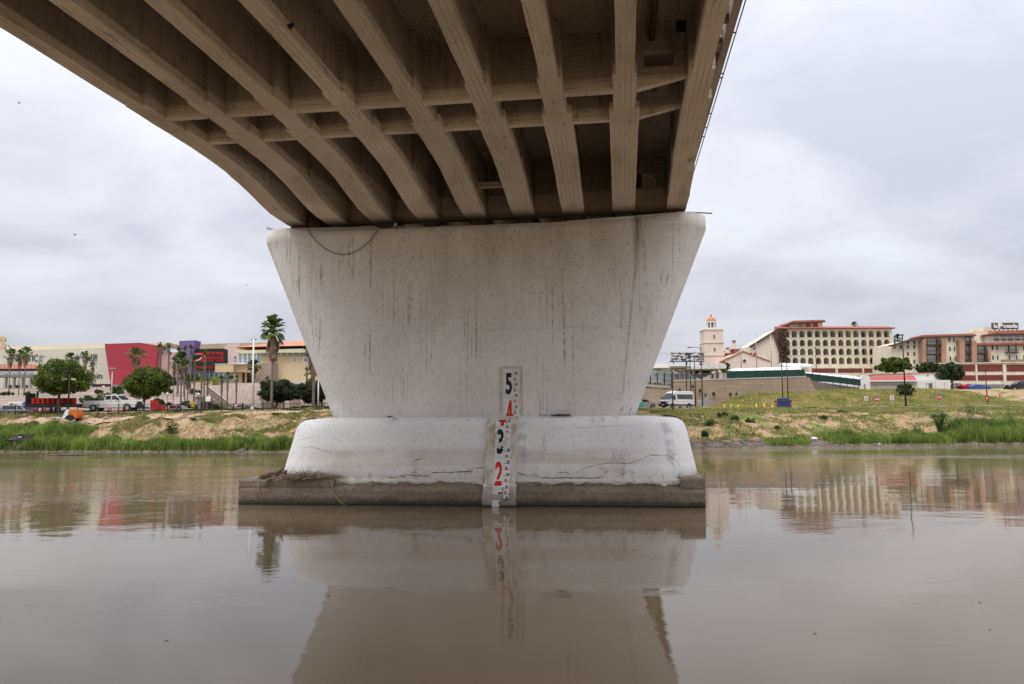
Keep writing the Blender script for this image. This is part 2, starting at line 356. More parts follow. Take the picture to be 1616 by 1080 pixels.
def leaf_mat(name, c1, c2, scale=1.2, trans=.25):
    mt, t, b = base_mat(name); nn = t.nodes.new; ll = t.links.new
    tcn = nn('ShaderNodeTexCoord'); nz = nn('ShaderNodeTexNoise'); nz.inputs['Scale'].default_value = scale; nz.inputs['Detail'].default_value = 5; ll(tcn.outputs['Object'], nz.inputs['Vector'])
    gi = nn('ShaderNodeNewGeometry'); ad = nn('ShaderNodeMath'); ad.operation = 'MULTIPLY_ADD'; ll(gi.outputs['Random Per Island'], ad.inputs[0]); ad.inputs[1].default_value = .35; ll(nz.outputs[0], ad.inputs[2])
    r = nn('ShaderNodeValToRGB'); ll(ad.outputs[0], r.inputs[0]); r.color_ramp.elements[0].position = .42; r.color_ramp.elements[1].position = .88
    r.color_ramp.elements[0].color = (*c1, 1); r.color_ramp.elements[1].color = (*c2, 1)
    ll(r.outputs[0], b.inputs['Base Color']); b.inputs['Roughness'].default_value = .55; b.inputs['Specular IOR Level'].default_value = .25
    tr = nn('ShaderNodeBsdfTranslucent'); ll(r.outputs[0], tr.inputs[0]); mx = nn('ShaderNodeMixShader'); mx.inputs[0].default_value = trans
    o = t.nodes['Material Output']; ll(b.outputs[0], mx.inputs[1]); ll(tr.outputs[0], mx.inputs[2]); ll(mx.outputs[0], o.inputs[0])
    return mt
def tile_mat(name, c1, c2, freq=3.3):
    g = G(name); X, Y, Z = g.xyz()
    wv = g.m('SINE', g.m('MULTIPLY', X, freq*math.pi)); rows = g.m('FRACT', g.m('MULTIPLY', Y, 1.6))
    col = g.mix(g.ramp(g.noise(1.2, detail=6), .35, .65), c1, c2)
    col = g.mix(g.m('MULTIPLY', g.ramp(wv, -1, -.3, .5, 0), 1.0), col, tuple(q*.45 for q in c1))
    nrm = g.bump(wv, .6, .1); nrm = g.bump(rows, .4, .05, nrm)
    return g.done(col, .8, nrm)

def stone_mat(name, c1, c2, cm, bw, bh, mortar, stain=.45):
    g = G(name); X, Y, Z = g.xyz(); cb = g.n('ShaderNodeCombineXYZ'); g.l(g.m('ADD', X, g.m('MULTIPLY', Y, .7)), cb.inputs[0]); g.l(Z, cb.inputs[1])
    br = g.n('ShaderNodeTexBrick'); g.l(cb.outputs[0], br.inputs['Vector']); br.inputs['Scale'].default_value = 1
    br.inputs['Brick Width'].default_value = bw; br.inputs['Row Height'].default_value = bh; br.inputs['Mortar Size'].default_value = mortar
    br.inputs['Color1'].default_value = (*c1, 1); br.inputs['Color2'].default_value = (*c2, 1); br.inputs['Mortar'].default_value = (*cm, 1)
    col = g.mix(g.ramp(g.noise(.3, (1,1,.6), 6), .4, .65, 0, stain), br.outputs['Color'], tuple(q*.62 for q in c1))
    nrm = g.bump(br.outputs['Fac'], -.6, .05); nrm = g.bump(g.noise(5, detail=6), .4, .05, nrm)
    return g.done(col, .9, nrm)
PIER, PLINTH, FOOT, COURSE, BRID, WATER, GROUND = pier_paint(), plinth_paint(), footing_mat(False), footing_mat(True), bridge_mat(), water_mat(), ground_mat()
RUST = mat('rusty_red_steel', (.10,.025,.018), .8, col2=(.20,.06,.04), scale=6, bump=.3)
DARK = mat('dark_metal', (.035,.035,.038), .5, .3, metallic=.3)
BLACK = mat('black_rubber', (.02,.02,.021), .7, .2)
GALV = mat('galvanised_steel', (.42,.43,.44), .45, .12, metallic=.6)
WHITE = mat('white_paint', (.78,.78,.77), .4, .04)
CREAM = mat('cream_stucco', (.70,.64,.50), .9, .06, .4, bump=.1)
CREAMH = mat('hotel_cream_stucco', (.70,.635,.50), .9, .13, .5, bump=.1, stretch=(1,1,.25))
PINKST = mat('pink_beige_stucco', (.68,.57,.49), .9, .06, .4, bump=.1)
PINKW = mat('pale_pink_stucco', (.66,.50,.44), .9, .05, .3)
MALLC = stone_mat('mall_cream_panel', (.60,.565,.47), (.575,.54,.445), (.42,.39,.32), 5.0, 1.5, .03, .10)
MALLR = mat('mall_roof_cream', (.72,.64,.48), .8, .04, .2)
TAN = mat('tan_stucco', (.60,.46,.285), .9, .08, .4)
TAN2 = mat('beige_wall', (.46,.38,.26), .9, .06, .4)
REDW = stone_mat('crimson_wall_panel', (.37,.048,.068), (.345,.043,.060), (.24,.03,.045), 4.0, 1.2, .03, .12)
PURP = mat('purple_wall', (.17,.11,.25), .75, .05, .3)
CYAN = mat('cyan_glass_panel', (.18,.48,.60), .3, .05)
GLASS = mat('tinted_window_glass', (.12,.20,.21), .12, .25, .6, spec=.6)
GLASSD = mat('dark_window_glass', (.045,.052,.06), .12, .3, .8, spec=.6)
GLASSG = mat('green_curtain_glass', (.25,.36,.35), .18, .12, .5, spec=.5)
CURT = mat('pale_curtain_glass', (.42,.44,.44), .3, .15, 2.0)
SHUT = mat('brown_shutter', (.085,.05,.04), .7, .15)
BRICKR = stone_mat('red_brick', (.235,.055,.04), (.17,.04,.032), (.12,.05,.04), 1.2, .35, .03)
BRICKT = stone_mat('tan_brick', (.42,.25,.17), (.35,.20,.14), (.30,.2,.15), .8, .3, .03)
STONE = stone_mat('pink_terrace_stone', (.36,.27,.22), (.27,.195,.16), (.40,.33,.28), .75, .38, .05)
WALLST = stone_mat('sandy_block_wall', (.40,.31,.235), (.33,.245,.185), (.19,.145,.115), 2.2, .46, .035)
TILEO = tile_mat('orange_roof_tile', (.56,.23,.14), (.68,.35,.23))
TILER = tile_mat('red_roof_tile', (.36,.11,.08), (.46,.18,.13), 2.2)
DOME = mat('orange_dome_tile', (.60,.24,.08), .6, .12, 2)
BARK = mat('tree_bark', (.13,.10,.075), .95, col2=(.22,.18,.14), scale=5, bump=.6, bscale=14, stretch=(1,1,.3))
PBARK = mat('palm_bark', (.12,.09,.07), .95, col2=(.25,.20,.16), scale=4, bump=.7, bscale=6, stretch=(.5,.5,3))
LEAF1 = leaf_mat('bright_tree_leaves', (.026,.050,.009), (.155,.205,.028), .9, .2)
LEAF2 = leaf_mat('oak_leaves', (.020,.034,.014), (.066,.090,.036), 1.0, .15)
LEAF3 = leaf_mat('shrub_leaves', (.030,.050,.012), (.085,.125,.030), 1.5)
LEAFY = leaf_mat('yellow_green_leaves', (.16,.19,.015), (.34,.38,.04), 1.5)
PALML = leaf_mat('palm_leaves', (.045,.075,.018), (.15,.205,.055), 1.2)
PALMD = leaf_mat('dead_palm_fronds', (.20,.135,.09), (.42,.31,.22), 2.0, .15)
REEDG = leaf_mat('green_reeds', (.070,.115,.018), (.30,.39,.080), .6, .35)
REEDD = leaf_mat('deep_green_cane', (.040,.085,.020), (.15,.24,.070), .5, .35)
GRASSM = leaf_mat('mixed_bank_grass', (.095,.155,.022), (.36,.34,.11), .45, .3)
GRASSY = leaf_mat('yellow_green_slope_grass', (.15,.20,.035), (.48,.41,.155), .30, .3)
STRAWM = leaf_mat('dry_straw', (.20,.145,.085), (.40,.31,.19), 3, .1)
RED = mat('red_paint', (.42,.02,.018), .5, .08)
BLUE = mat('blue_car_paint', (.015,.03,.16), .25, .08, spec=.6)
ASPH = mat('asphalt', (.055,.054,.052), .9, .15, 2, bump=.3)
PATHM = mat('packed_dirt_path', (.42,.30,.20), .95, .12, .8, bump=.3)
GRAVEL = mat('grey_gravel', (.24,.205,.175), .95, .15, 1.5, bump=.5)
CONC = mat('pale_concrete', (.42,.40,.36), .9, .1, 1, bump=.2)
GREENF = mat('green_privacy_mesh', (.018,.050,.040), .85, .2, .7)
TARP = mat('white_canopy_fabric', (.80,.80,.79), .6, .04, .5)

# ------------------------------------------------------------------ terrain and water
def interp(tab, x):
    if x <= tab[0][0]: return tab[0][1]
    for (a, b), (c, d) in zip(tab, tab[1:]):
        if x <= c: return b + (d-b)*(x-a)/(c-a)
    return tab[-1][1]
def smooth(a, b, x):
    t = max(0, min(1, (x-a)/(b-a))); return t*t*(3-2*t)
SHORE = [(-200,86),(-70,81),(-44,78.3),(-30,75.3),(-20,73.4),(0,73),(20,73.6),(27,76.5),(32,78.6),(46,79.0),(120,80),(250,82)]
LP = [(-40,-2.5),(-6,-1.4),(-1,-.25),(0,0),(.8,.22),(2.6,.75),(8,2.85),(10.5,3.35),(13,3.6),(16,3.95),(22.3,4.25),(25,3.45),(35.5,3.45),(38,4.25),(400,4.4)]
RP = [(-40,-2.5),(-6,-1.2),(-1,-.2),(0,0),(2,.35),(5,.85),(10,2.2),(14.5,3.05),(20,3.4),(30,3.8),(52,4.1),(400,4.1)]
def shore(x): return interp(SHORE, x) + .5*mnoise.noise(Vector((x*.22, 3, 0))) + .25*mnoise.noise(Vector((x*.9, 7, 0)))
def ground(x, y, rough=True):
    d = y - shore(x); k = smooth(-8, 8, x)
    z = interp(LP, d)*(1-k) + interp(RP, d)*k
    rise = smooth(34, 46, x)
    if y > 128 and rise > 0:
        z += rise*interp([(128,0),(134,.6),(146,2.4),(152,3.0),(158,3.4),(180,4.2)], y)
    z -= .50*smooth(31,34,x)*(1-smooth(43,46,x))*smooth(32,35,d)*(1-smooth(44,48,d))
    if y > 150 and 15 < x: z = max(z, interp([(150.6,0),(151,9.3)], y)*(1-smooth(57,58,x)))
    if rough and d > .3:
        amp = .10 + .30*smooth(1, 4, d)*(1-smooth(10, 16, d))
        z += amp*mnoise.noise(Vector((x*.45, y*.45, 0))) + amp*.6*mnoise.noise(Vector((x*1.3, y*1.0, 5)))
        z += .16*smooth(2,4,d)*(1-smooth(9,12,d))*math.sin(x*2.3+4*mnoise.noise(Vector((x*.15,y*.06,0))))*smooth(-8,8,-x)
        z += amp*.45*mnoise.noise(Vector((x*3.1, y*2.6, 9)))
    return z
def grid(name, xs, ys, fn, mt, smooth_=True):
    b = MB(); nx = len(xs)
    b.v = [(x, y, fn(x, y)) for y in ys for x in xs]
    b.f = [(j*nx+i, j*nx+i+1, (j+1)*nx+i+1, (j+1)*nx+i) for j in range(len(ys)-1) for i in range(nx-1)]; b.m = [0]*len(b.f)
    return b.build(name, mt, None, smooth_, recalc=False)
def frange(a, b, s):
    r = []; 
    while a < b+1e-6: r.append(a); a += s
    return r
xs = frange(-150,-72,3)+frange(-70,-14,.4)+frange(-12,14,2)+frange(15,72,.45)+frange(74,160,3)
ys = frange(60,70,2)+frange(71,100,.4)+frange(101,182,1.5)
tag(grid('river_bank', xs, ys, ground, GROUND), kind='structure')
def near(x, y): return interp([(-400,6),(-60,4.2),(-12,2.6),(-3,1.4),(2.5,.35),(4,-.1),(8,-1.5),(60,-2.6)], y) + .1*mnoise.noise(Vector((x*.5,y*.5,0)))
tag(grid('near_bank_and_river_bed', frange(-200,200,8), frange(-400,-40,30)+frange(-38,16,1.5)+[25,60.01], near, GROUND), kind='structure')
b = MB(); b.add([(-1500,181,8.2),(1500,181,8.2),(1500,4000,9),(-1500,4000,9)], [(0,1,2,3)])
b.add([(-1500,181,8.2),(-149,181,8.2),(-149,60,4.3),(-1500,60,4.3)], [(0,1,2,3)]).add([(159,181,8.2),(1500,181,8.2),(1500,60,4.3),(159,60,4.3)], [(0,1,2,3)])
tag(b.build('town_ground', GRAVEL), kind='structure')
b = MB(); b.add([(-600,-10,0),(600,-10,0),(600,92,0),(-600,92,0)], [(0,1,2,3)])
tag(b.build('river_water', WATER), kind='structure')
def strip(name, x0, x1, f0, f1, mt, lift, step=1.0):
    b = MB(); n = int((x1-x0)/step)
    for i in range(n+1):
        x = x0+(x1-x0)*i/n
        for k in range(4):
            y = f0(x)+(f1(x)-f0(x))*k/3; b.v.append((x, y, ground(x, y)+lift))
    for i in range(n):
        for k in range(3): b.f.append((i*4+k, (i+1)*4+k, (i+1)*4+k+1, i*4+k+1)); b.m.append(0)
    return tag(b.build(name, mt, None, True, recalc=False), kind='structure')
strip('footpath', -70, -6, lambda x: 86.2+.1*math.sin(x*.2), lambda x: 88.6, PATHM, .10)
strip('river_road', -75, -2, lambda x: 96.5, lambda x: 113, ASPH, .14)
strip('gravel_road', 17, 75, lambda x: 108+.03*x, lambda x: 118+.06*x, GRAVEL, .12)

# ------------------------------------------------------------------ the bridge (local x = across, y = along, z = up)
bridge = thing('river_bridge', 'wide concrete girder bridge passing overhead on haunched beams', 'bridge', (0,0,0), BA)
GC = [-12.69] + [.27-(8-k)*1.86 for k in range(2, 9)] + [2.13]
ZT = 13.05
def stations(kind):
    """(y, soffit z, flange half width, web half width, centre shift)"""
    sh = {0:0, 1:.16, 2:.06}[kind]; fw = .41 if kind == 0 else .355
    s = [(-38,11.5,.22,.14,0),(19.05,11.5,.22,.14,0),(19.052,11.5,.30,.298,sh*.3),(21.0,11.49,.30,.298,sh*.3)]
    y0 = {0:21.35, 1:20.95, 2:20.8}[kind]
    s[-1] = (y0-.002,11.49,.30,.298,sh*.3)
    s += [(y0,11.46,fw,.27,sh),(22.2,11.45,fw,.27,sh),(23.3,11.42,fw,.27,sh),(24.4,11.35,fw,.27,sh),(25.3,11.24,fw,.27,sh),(26.15,11.10,fw,.27,sh),(27.0,10.94,fw,.27,sh),(27.8,10.81,fw,.27,sh),(28.5,10.77,fw,.27,sh),(29.4,10.75,fw,.27,sh)]
    full = s + [(61-a[0],)+a[1:] for a in reversed(s[1:])]
    per = s[1:] + [(61-a[0],)+a[1:] for a in reversed(s[1:])]
    full += [(a[0]+45,)+a[1:] for a in per] + [(103,11.5,.22,.14,0)]
    # subdivide for slightly uneven edges
    r = []
    for a, c in zip(full, full[1:]):
        r.append(a); d = c[0]-a[0]; n = int(min(d/.7, 60)) if d > .7 and a[0] < 62 else 0
        for i in range(1, n+1):
            t = i/(n+1); r.append(tuple(a[j]+(c[j]-a[j])*t for j in range(5)))
    return r + [full[-1]]
for k, gc in enumerate(GC):
    kind = 1 if k == 0 else 2 if k == 8 else 0
    rings = []
    for (y, zb, fw, ww, sh) in stations(kind):
        j = lambda a=.010: random.uniform(-a, a)
        l, r_ = -fw+sh+j(), fw+sh+j(); z0 = zb+j(.004); fh = .25
        chip = random.random() < .05
        if chip: r_ -= .03
        rings.append([(gc+l,y,z0),(gc+r_,y,z0),(gc+fw+sh,y,z0+fh),(gc+ww+sh,y,z0+fh+.04),(gc+ww+sh,y,ZT),(gc-ww+sh,y,ZT),(gc-ww+sh,y,z0+fh+.04),(gc-fw+sh,y,z0+fh)])
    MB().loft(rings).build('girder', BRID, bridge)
# cross beams
def diaphragm(y0, y1, zb, skip_open=True, last_slope=True):
    for k in range(8):
        a = GC[k]+(.29 if k else .31); c = GC[k+1]-.29; b = MB()
        if k == 7 and last_slope:
            # opening with a sloping bottom edge
            zo0, zo1, uo0, uo1 = 12.05, 12.46, .78, 1.52
            sl = lambda u: zb+.29*(u-a)/(c-a)
            b.prism([(a, sl(a)), (c, sl(c)), (c, zo0), (a, zo0)], 'y', y0, y1)
            b.prism([(a, zo0), (uo0, zo0), (uo0, zo1), (a, zo1)], 'y', y0, y1)
            b.prism([(uo1, zo0), (c, zo0), (c, zo1), (uo1, zo1)], 'y', y0, y1)
            b.prism([(a, zo1), (c, zo1), (c, ZT), (a, ZT)], 'y', y0, y1)
        else: b.box(a, c, y0, y1, zb, ZT)
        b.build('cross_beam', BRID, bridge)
diaphragm(19.95, 20.17, 11.47); diaphragm(21.95, 22.17, 11.47)
diaphragm(38.83, 39.05, 11.47, last_slope=False); diaphragm(-2.2, -2.0, 11.5, last_slope=False)
diaphragm(30.35, 30.65, 10.90, last_slope=False); diaphragm(75.35, 75.65, 10.90, last_slope=False)
for k in range(9):                                    # web stiffeners in the haunched part
    for s in (-1, 1):
        if (k == 0 and s < 0) or (k == 8 and s > 0): continue
        sh = .16 if k == 0 else .06 if k == 8 else 0
        x = GC[k]+sh+s*.27
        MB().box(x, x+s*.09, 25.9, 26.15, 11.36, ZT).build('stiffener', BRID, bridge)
# deck slab, its edge beams and the broken right-hand overhang
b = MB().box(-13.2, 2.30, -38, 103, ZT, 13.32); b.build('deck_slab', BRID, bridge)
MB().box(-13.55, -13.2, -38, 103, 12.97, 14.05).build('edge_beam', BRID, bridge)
rng = random.Random(3)
gaps = [(17.05,17.6),(18.55,19.45),(20.0,20.75)]
y = -38.0; b = MB(); SPALL = mat('spalled_concrete', (.10,.08,.06), .95, col2=(.42,.36,.30), scale=5, bump=.9, bscale=9)
while y < 103:
    st = .18 if 8 < y < 30 else 2.0
    if not any(g0 < y+st*.5 < g1 for g0, g1 in gaps):
        z = 13.02 + (rng.uniform(-.03, .10) if 12 < y < 24 else 0)
        b.box(2.302, 2.88, y+(.0 if st == .18 else 0), y+st, z, 13.34)
    elif b.v: b.build('overhang_slab', SPALL, bridge); b = MB()
    y += st
b.build('overhang_slab', SPALL, bridge)
MB().box(2.882, 3.08, -38, 103, 12.97, 14.0).build('edge_beam', BRID, bridge)
b = MB()
for i in range(48): b.box(2.92, 3.04, -36+i*2.9, -35.85+i*2.9, 14.0, 14.9)
b.tube([(2.98,-38,14.9),(2.98,103,14.9)], .05, 6).tube([(2.98,-38,14.45),(2.98,103,14.45)], .04, 6)
b.build('railing', GALV, bridge)
GREYC = mat('grey_conduit', (.12,.12,.125), .6)
MB().tube([(3.14,-38,12.98),(3.14,103,12.98)], .012, 6).build('conduit', GREYC, bridge)
MB().tube([(3.19,-38,13.10),(3.19,103,13.10)], .012, 6).build('conduit', GREYC, bridge)
for y_ in (14.5, 17.4, 17.9, 20.3, 22.8, 23.1, 25.9, 27.2, 28.1): MB().box(3.082, 3.16, y_, y_+.03, 12.96, 12.99).build('conduit_bracket', DARK, bridge)
# bearings and the low kerbs they sit on
for k in range(9):
    sh = .16 if k == 0 else .06 if k == 8 else 0
    for v in (30.5, 75.5):
        z0 = 10.60 if k in (0, 8) else 10.44
        MB().box(GC[k]+sh-.24, GC[k]+sh+.24, v-.75, v+.75, z0, z0+(10.75-z0)*.55).mat(1).box(GC[k]+sh-.32, GC[k]+sh+.32, v-.82, v+.82, z0+(10.75-z0)*.55, 10.748).build('bearing', [RUST, DARK if 0<k<8 else RUST], bridge)
# services between the two right-hand girders
PIPEM = mat('weathered_service_pipe', (.15,.12,.10), .7, col2=(.26,.21,.17), scale=5)
MB().tube([(.80,22.2,12.72),(.80,30.34,12.72)], .085, 10).build('service_pipe', PIPEM, bridge, True)
MB().tube([(.99,-38,12.80),(.99,19.94,12.80)], .085, 10).build('service_pipe', RUST, bridge, True)
MB().tube([(1.15,20.2,12.26),(1.15,21.94,12.26)], .09, 10).build('service_pipe', PIPEM, bridge, True)
MB().box(1.60, 1.82, 19.6, 19.94, 12.9, ZT).build('junction_box', DARK, bridge)
pl = MB().box(.98, 1.52, 30.30, 30.349, 11.90, 12.40).build('blotched_panel', mat('peeling_panel', (.58,.52,.46), .8, .25, 9), bridge)
MB().box(.72, .979, 30.31, 30.349, 11.86, 12.40).build('panel_side', mat('brown_stained_panel', (.09,.055,.04), .8), bridge)

# timber brace wedged between two girders
d = thing('timber_brace', 'short pale timber strut wedged between two girders near the pier', 'brace', (0,0,0), BA)
MB().box(GC[4]+.42, GC[5]-.42, 27.3, 27.5, 11.28, 11.46).build('plank', mat('pale_timber', (.38,.31,.24), .9, .2, 6), d)

# ------------------------------------------------------------------ pier
PU, PV = -5.18, 30.5
def bl(u, v, z): 
    c, s = math.cos(BA), math.sin(BA); return (u*c-v*s, u*s+v*c, z)
def stadium(xl, xr, r, z, n=14, zend=None, yr=None):
    """ring of a wall with half-round ends; zend raises the ends"""
    ring = []; yr = yr or r
    pts = []
    for i in range(n+1):
        a = -math.pi/2+math.pi*i/n; pts.append((xr-r+r*math.cos(a), yr*math.sin(a)))
    m_ = 10
    for i in range(1, m_): pts.append((xr-r+(xl-xr+2*r)*i/m_, yr))
    for i in range(n+1):
        a = math.pi/2+math.pi*i/n; pts.append((xl+r+r*math.cos(a), yr*math.sin(a)))
    for i in range(1, m_): pts.append((xl+r+(xr-xl-2*r)*i/m_, -yr))
    for (x, y) in pts: ring.append((x, y, z if zend is None else zend(x, z)))
    return ring
def ztop(x, z):
    u = x+PU
    up = max(smooth(.75, 1.95, u), 1-smooth(-12.5, -11.5, u))
    return z + .20*up
def make_pier(v, label):
    t = thing('bridge_pier', label, 'bridge pier', bl(PU, v, 0), BA, 'bridge piers')
    # shaft
    rings = []
    L0, R0, L1, R1 = -11.16-PU, .49-PU, -14.10-PU, 3.34-PU
    for i in range(15):
        q = i/14; z = 3.0+(10.12-3.0)*q
        fl = q
        rings.append(stadium(L0+(L1-L0)*fl, R0+(R1-R0)*fl, 1.1, z))
    rings.append(stadium(L1-.02, R1+.02, 1.11, 10.15, zend=lambda x, z: z)); rings.append(stadium(L1-.02, R1+.02, 1.11, 10.41, zend=ztop)); rings.append(stadium(L1+.03, R1-.03, 1.06, 10.44, zend=ztop))
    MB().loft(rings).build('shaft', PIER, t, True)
    # plinth: rounded-rectangle plan, battered sides, rounded top edge
    def rrect(xl, xr, y0, y1, r, z, n=8):
        pts = []
        for (cx, cy, a0) in ((xr-r, y0+r, -90), (xr-r, y1-r, 0), (xl+r, y1-r, 90), (xl+r, y0+r, 180)):
            for i in range(n+1):
                a = math.radians(a0+90*i/n); pts.append((cx+r*math.cos(a), cy+r*math.sin(a), z))
        res = []
        for i, p in enumerate(pts):
            q = pts[(i+1) % len(pts)]; res.append(p)
            dd = math.dist(p, q)
            if dd > 2:
                for k in range(1, 12): res.append(tuple(p[j]+(q[j]-p[j])*k/12 for j in range(3)))
        return res
    prof = [(.80,0),(1.4,.13),(2.0,.26),(2.55,.37),(2.80,.44),(2.95,.53),(3.06,.66),(3.12,.82),(3.15,1.02),(3.155,1.3)]
    rings = [rrect(-13.10-PU+ins, 2.80-PU-ins*.95, -2.12+ins, 2.12-ins, 1.75, z) for z, ins in prof]
    MB().loft(rings).build('plinth', PLINTH, t, True)
    # footing and the chipped course on top of it
    def rough_box(x0, x1, y0, y1, z0, z1, nx, nz, amp, jag):
        b = MB(); r_ = random.Random(5)
        for j in range(nz+1):
            for i in range(nx+1):
                x = x0+(x1-x0)*i/nx; z = z0+(z1-z0)*j/nz
                n1_ = mnoise.noise(Vector((x*2.2, z*3, 1))); n2_ = mnoise.noise(Vector((x*6.0, z*8, 4)))
                e_ = 1 if 0 < i < nx else 0
                zz = z + (jag*(n1_*.7+n2_*.4) if j == nz else 0)
                yy = y0 + amp*(n1_+.6*n2_)*e_ + (.05+.03*n2_ if j == nz else 0)
                b.v.append((x, yy, zz))
        for j in range(nz):
            for i in range(nx): a = j*(nx+1)+i; b.f.append((a, a+1, a+nx+2, a+nx+1)); b.m.append(0)
        o = len(b.v); tp = nz*(nx+1)
        for i in range(nx+1): b.v.append((x0+(x1-x0)*i/nx, y1, z1))
        for i in range(nx): b.f.append((tp+i, tp+i+1, o+i+1, o+i)); b.m.append(0)
        s0 = len(b.v); b.v += [(x0, y0, z0), (x0, y1, z0), (x0, y1, z1), (x0, y0, z1), (x1, y0, z0), (x1, y1, z0), (x1, y1, z1), (x1, y0, z1)]
        b.f += [(s0, s0+1, s0+2, s0+3), (s0+4, s0+5, s0+6, s0+7)]; b.m += [0, 0]
        return b
    rough_box(-14.0-PU, 2.80-PU, -2.40, 2.4, -1.6, .68, 150, 14, .018, .02).build('footing', FOOT, t)
    rough_box(-14.02-PU, -10.35-PU, -2.385, 2.38, .66, .92, 60, 4, .02, .03).build('footing_course', FOOT, t)
    rough_box(-10.34-PU, -4.87-PU, -2.32, 2.3, .66, .95, 110, 4, .05, .07).build('footing_course', COURSE, t)
    rough_box(-3.74-PU, 2.0-PU, -2.30, 2.3, .66, .96, 110, 4, .05, .05).build('footing_course', COURSE, t)
    rough_box(1.98-PU, 2.79-PU, -2.38, 2.3, .66, 1.03, 20, 4, .02, .02).build('footing_course', FOOT, t)
    return t
pier = make_pier(30.5, 'flared white concrete pier standing in the middle of the water')
pier2 = dup(pier, bl(PU, 75.5, 0), label='flared white pier standing at the far shore behind the nearer pier')

# plinth face helper: outward offset y at height z
def face_y(z):
    prof = [(.80,0),(1.4,.13),(2.0,.26),(2.55,.37),(2.80,.44),(2.95,.53)]
    return -2.12+interp(prof, z)
CRK = mat('crack_shadow_gap', (.045,.038,.032), .95)
def crack(pts, wid, seed, n=5, mt=CRK):
    """a jagged open joint on the plinth front: pixels of its kinks -> pier coordinates"""
    r_ = random.Random(seed); P = []
    for (px, py) in pts:
        x, z = to_local(px, py, *bl(PU, PV, 0), BA, -1.95); x, z = to_local(px, py, *bl(PU, PV, 0), BA, face_y(max(.8, min(2.9, z))))
        P.append((x, z))
    Q = []
    for a, c in zip(P, P[1:]):
        for i in range(n):
            t = i/n; Q.append((a[0]+(c[0]-a[0])*t+r_.uniform(-.014,.014), a[1]+(c[1]-a[1])*t+r_.uniform(-.014,.014)))
    Q.append(P[-1]); b = MB()
    for i, (x, z) in enumerate(Q):
        ww = wid*.72*(.35+.65*r_.random())*(0.15 if i in (0, len(Q)-1) else 1)
        b.v += [(x, face_y(z)-.006, z-ww/2), (x+.003, face_y(z)-.006, z+ww/2)]
    b.f = [(2*i, 2*i+2, 2*i+3, 2*i+1) for i in range(len(Q)-1)]; b.m = [0]*len(b.f)
    return b.build('crack', mt, pier, recalc=False)
crack([(915,743),(925,737),(935,736),(942,732),(951,733),(960,731),(975,731),(990,732),(1003,729),(1013,724),(1025,718),(1055,719),(1068,728),(1073,735),(1073,742),(1078,752)], .030, 1)
crack([(949,733),(949,745),(950,760)], .022, 2)
crack([(650,739),(650,731),(656,726),(666,724)], .05, 3)
crack([(604,755),(625,753),(640,750),(660,751),(675,752),(684,746),(700,746),(722,745),(744,745),(746,739),(765,738)], .045, 4)
crack([(814,747),(822,746),(832,752),(842,749),(852,754)], .030, 5)
crack([(878,754),(880,747),(892,745),(900,749)], .035, 6)
crack([(852,754),(875,755),(900,754),(930,755),(950,754)], .050, 7)
crack([(868,675),(900,676),(960,673),(1000,672)], .010, 8)
crack([(478,671),(492,671)], .014, 9); crack([(470,703),(480,706),(492,705),(502,708),(512,712),(522,712),(523,702)], .020, 10); crack([(468,695),(480,693),(492,690),(505,689)], .014, 11)

# ------------------------------------------------------------------ gauge boards
def plaster_mat():
    g = G('gauge_strip_plaster'); X, Y, Z = g.xyz()
    col = g.mix(g.ramp(g.noise(3.5, (1,1,.6), 7), .42, .66), (.66,.62,.55), (.43,.35,.26))
    zz = g.m('ADD', Z, g.m('MULTIPLY', g.m('ADD', g.noise(4, detail=6), -.5), .5))
    col = g.mix(g.ramp(zz, .05, .75, .85, 0), col, (.17,.13,.10)); col = g.mix(g.ramp(Z, .03, .10, 1, 0), col, (.03,.03,.025))
    return g.done(col, .9, g.bump(g.noise(12, detail=7), .6, .03))
BW = mat('gauge_board_white', (.74,.735,.71), .45, .06, 3); INK = mat('gauge_black_ink', (.018,.018,.018), .5); INKR = mat('gauge_red_ink', (.56,.035,.022), .5, .1)
GLUE = mat('old_adhesive_halo', (.60,.54,.44), .9, .14, 5, bump=.4); PLAST = plaster_mat()
gx0, gx1 = -4.29-PU, -3.74-PU
upper = thing('water_gauge', 'upper white river gauge board with black 5 and red 4 on the pier shaft', 'water gauge', bl(PU, PV, 0), BA, 'river gauge boards')
lower = thing('water_gauge', 'lower torn river gauge board with red 2 reaching the water', 'water gauge', bl(PU, PV, 0), BA, 'river gauge boards')
Yf = -1.1
b = MB().box(gx0-.17, gx0-.06, Yf-.008, Yf+.05, 3.18, 5.02).box(gx1+.05, gx1+.17, Yf-.008, Yf+.05, 3.18, 5.02).box(gx0-.06, gx1+.05, Yf-.008, Yf+.05, 4.93, 5.02)
b.build('adhesive_halo', GLUE, upper)
def letterE(b, x, z, h, wd, y, mirrored):
    t = h*.22; sx = -1 if mirrored else 1
    bx = lambda a, c, z0, z1: b.box(x+sx*a, x+sx*c, y-.004, y, z0, z1)
    bx(-wd/2, -wd/2+t, z, z+h); bx(-wd/2+t, wd/2, z, z+t); bx(-wd/2+t, wd/2*.8, z+h/2-t/2, z+h/2+t/2); bx(-wd/2+t, wd/2, z+h-t, z+h)
    bx(wd/2+.035, wd/2+.075, z, z+t)
def zpx(py, dy): return to_local(797, py, *bl(PU, PV, 0), BA, dy)[1]
def zoomy(v): return 560+v/4.154
for (py0, py1, nm) in ((583.5,627.3,'5'),(627.5,657.2,'4')):
    MB().box(gx0, gx1-.165, Yf-.022, Yf, zpx(py1,Yf)+.004, zpx(py0,Yf)).build('digit_panel', BW, upper)
MB().box(gx1-.160, gx1, Yf-.022, Yf, 3.17, zpx(583.5,Yf)).build('scale_strip', BW, upper)
zt, zb_ = zpx(zoomy(120),Yf), zpx(zoomy(262),Yf)
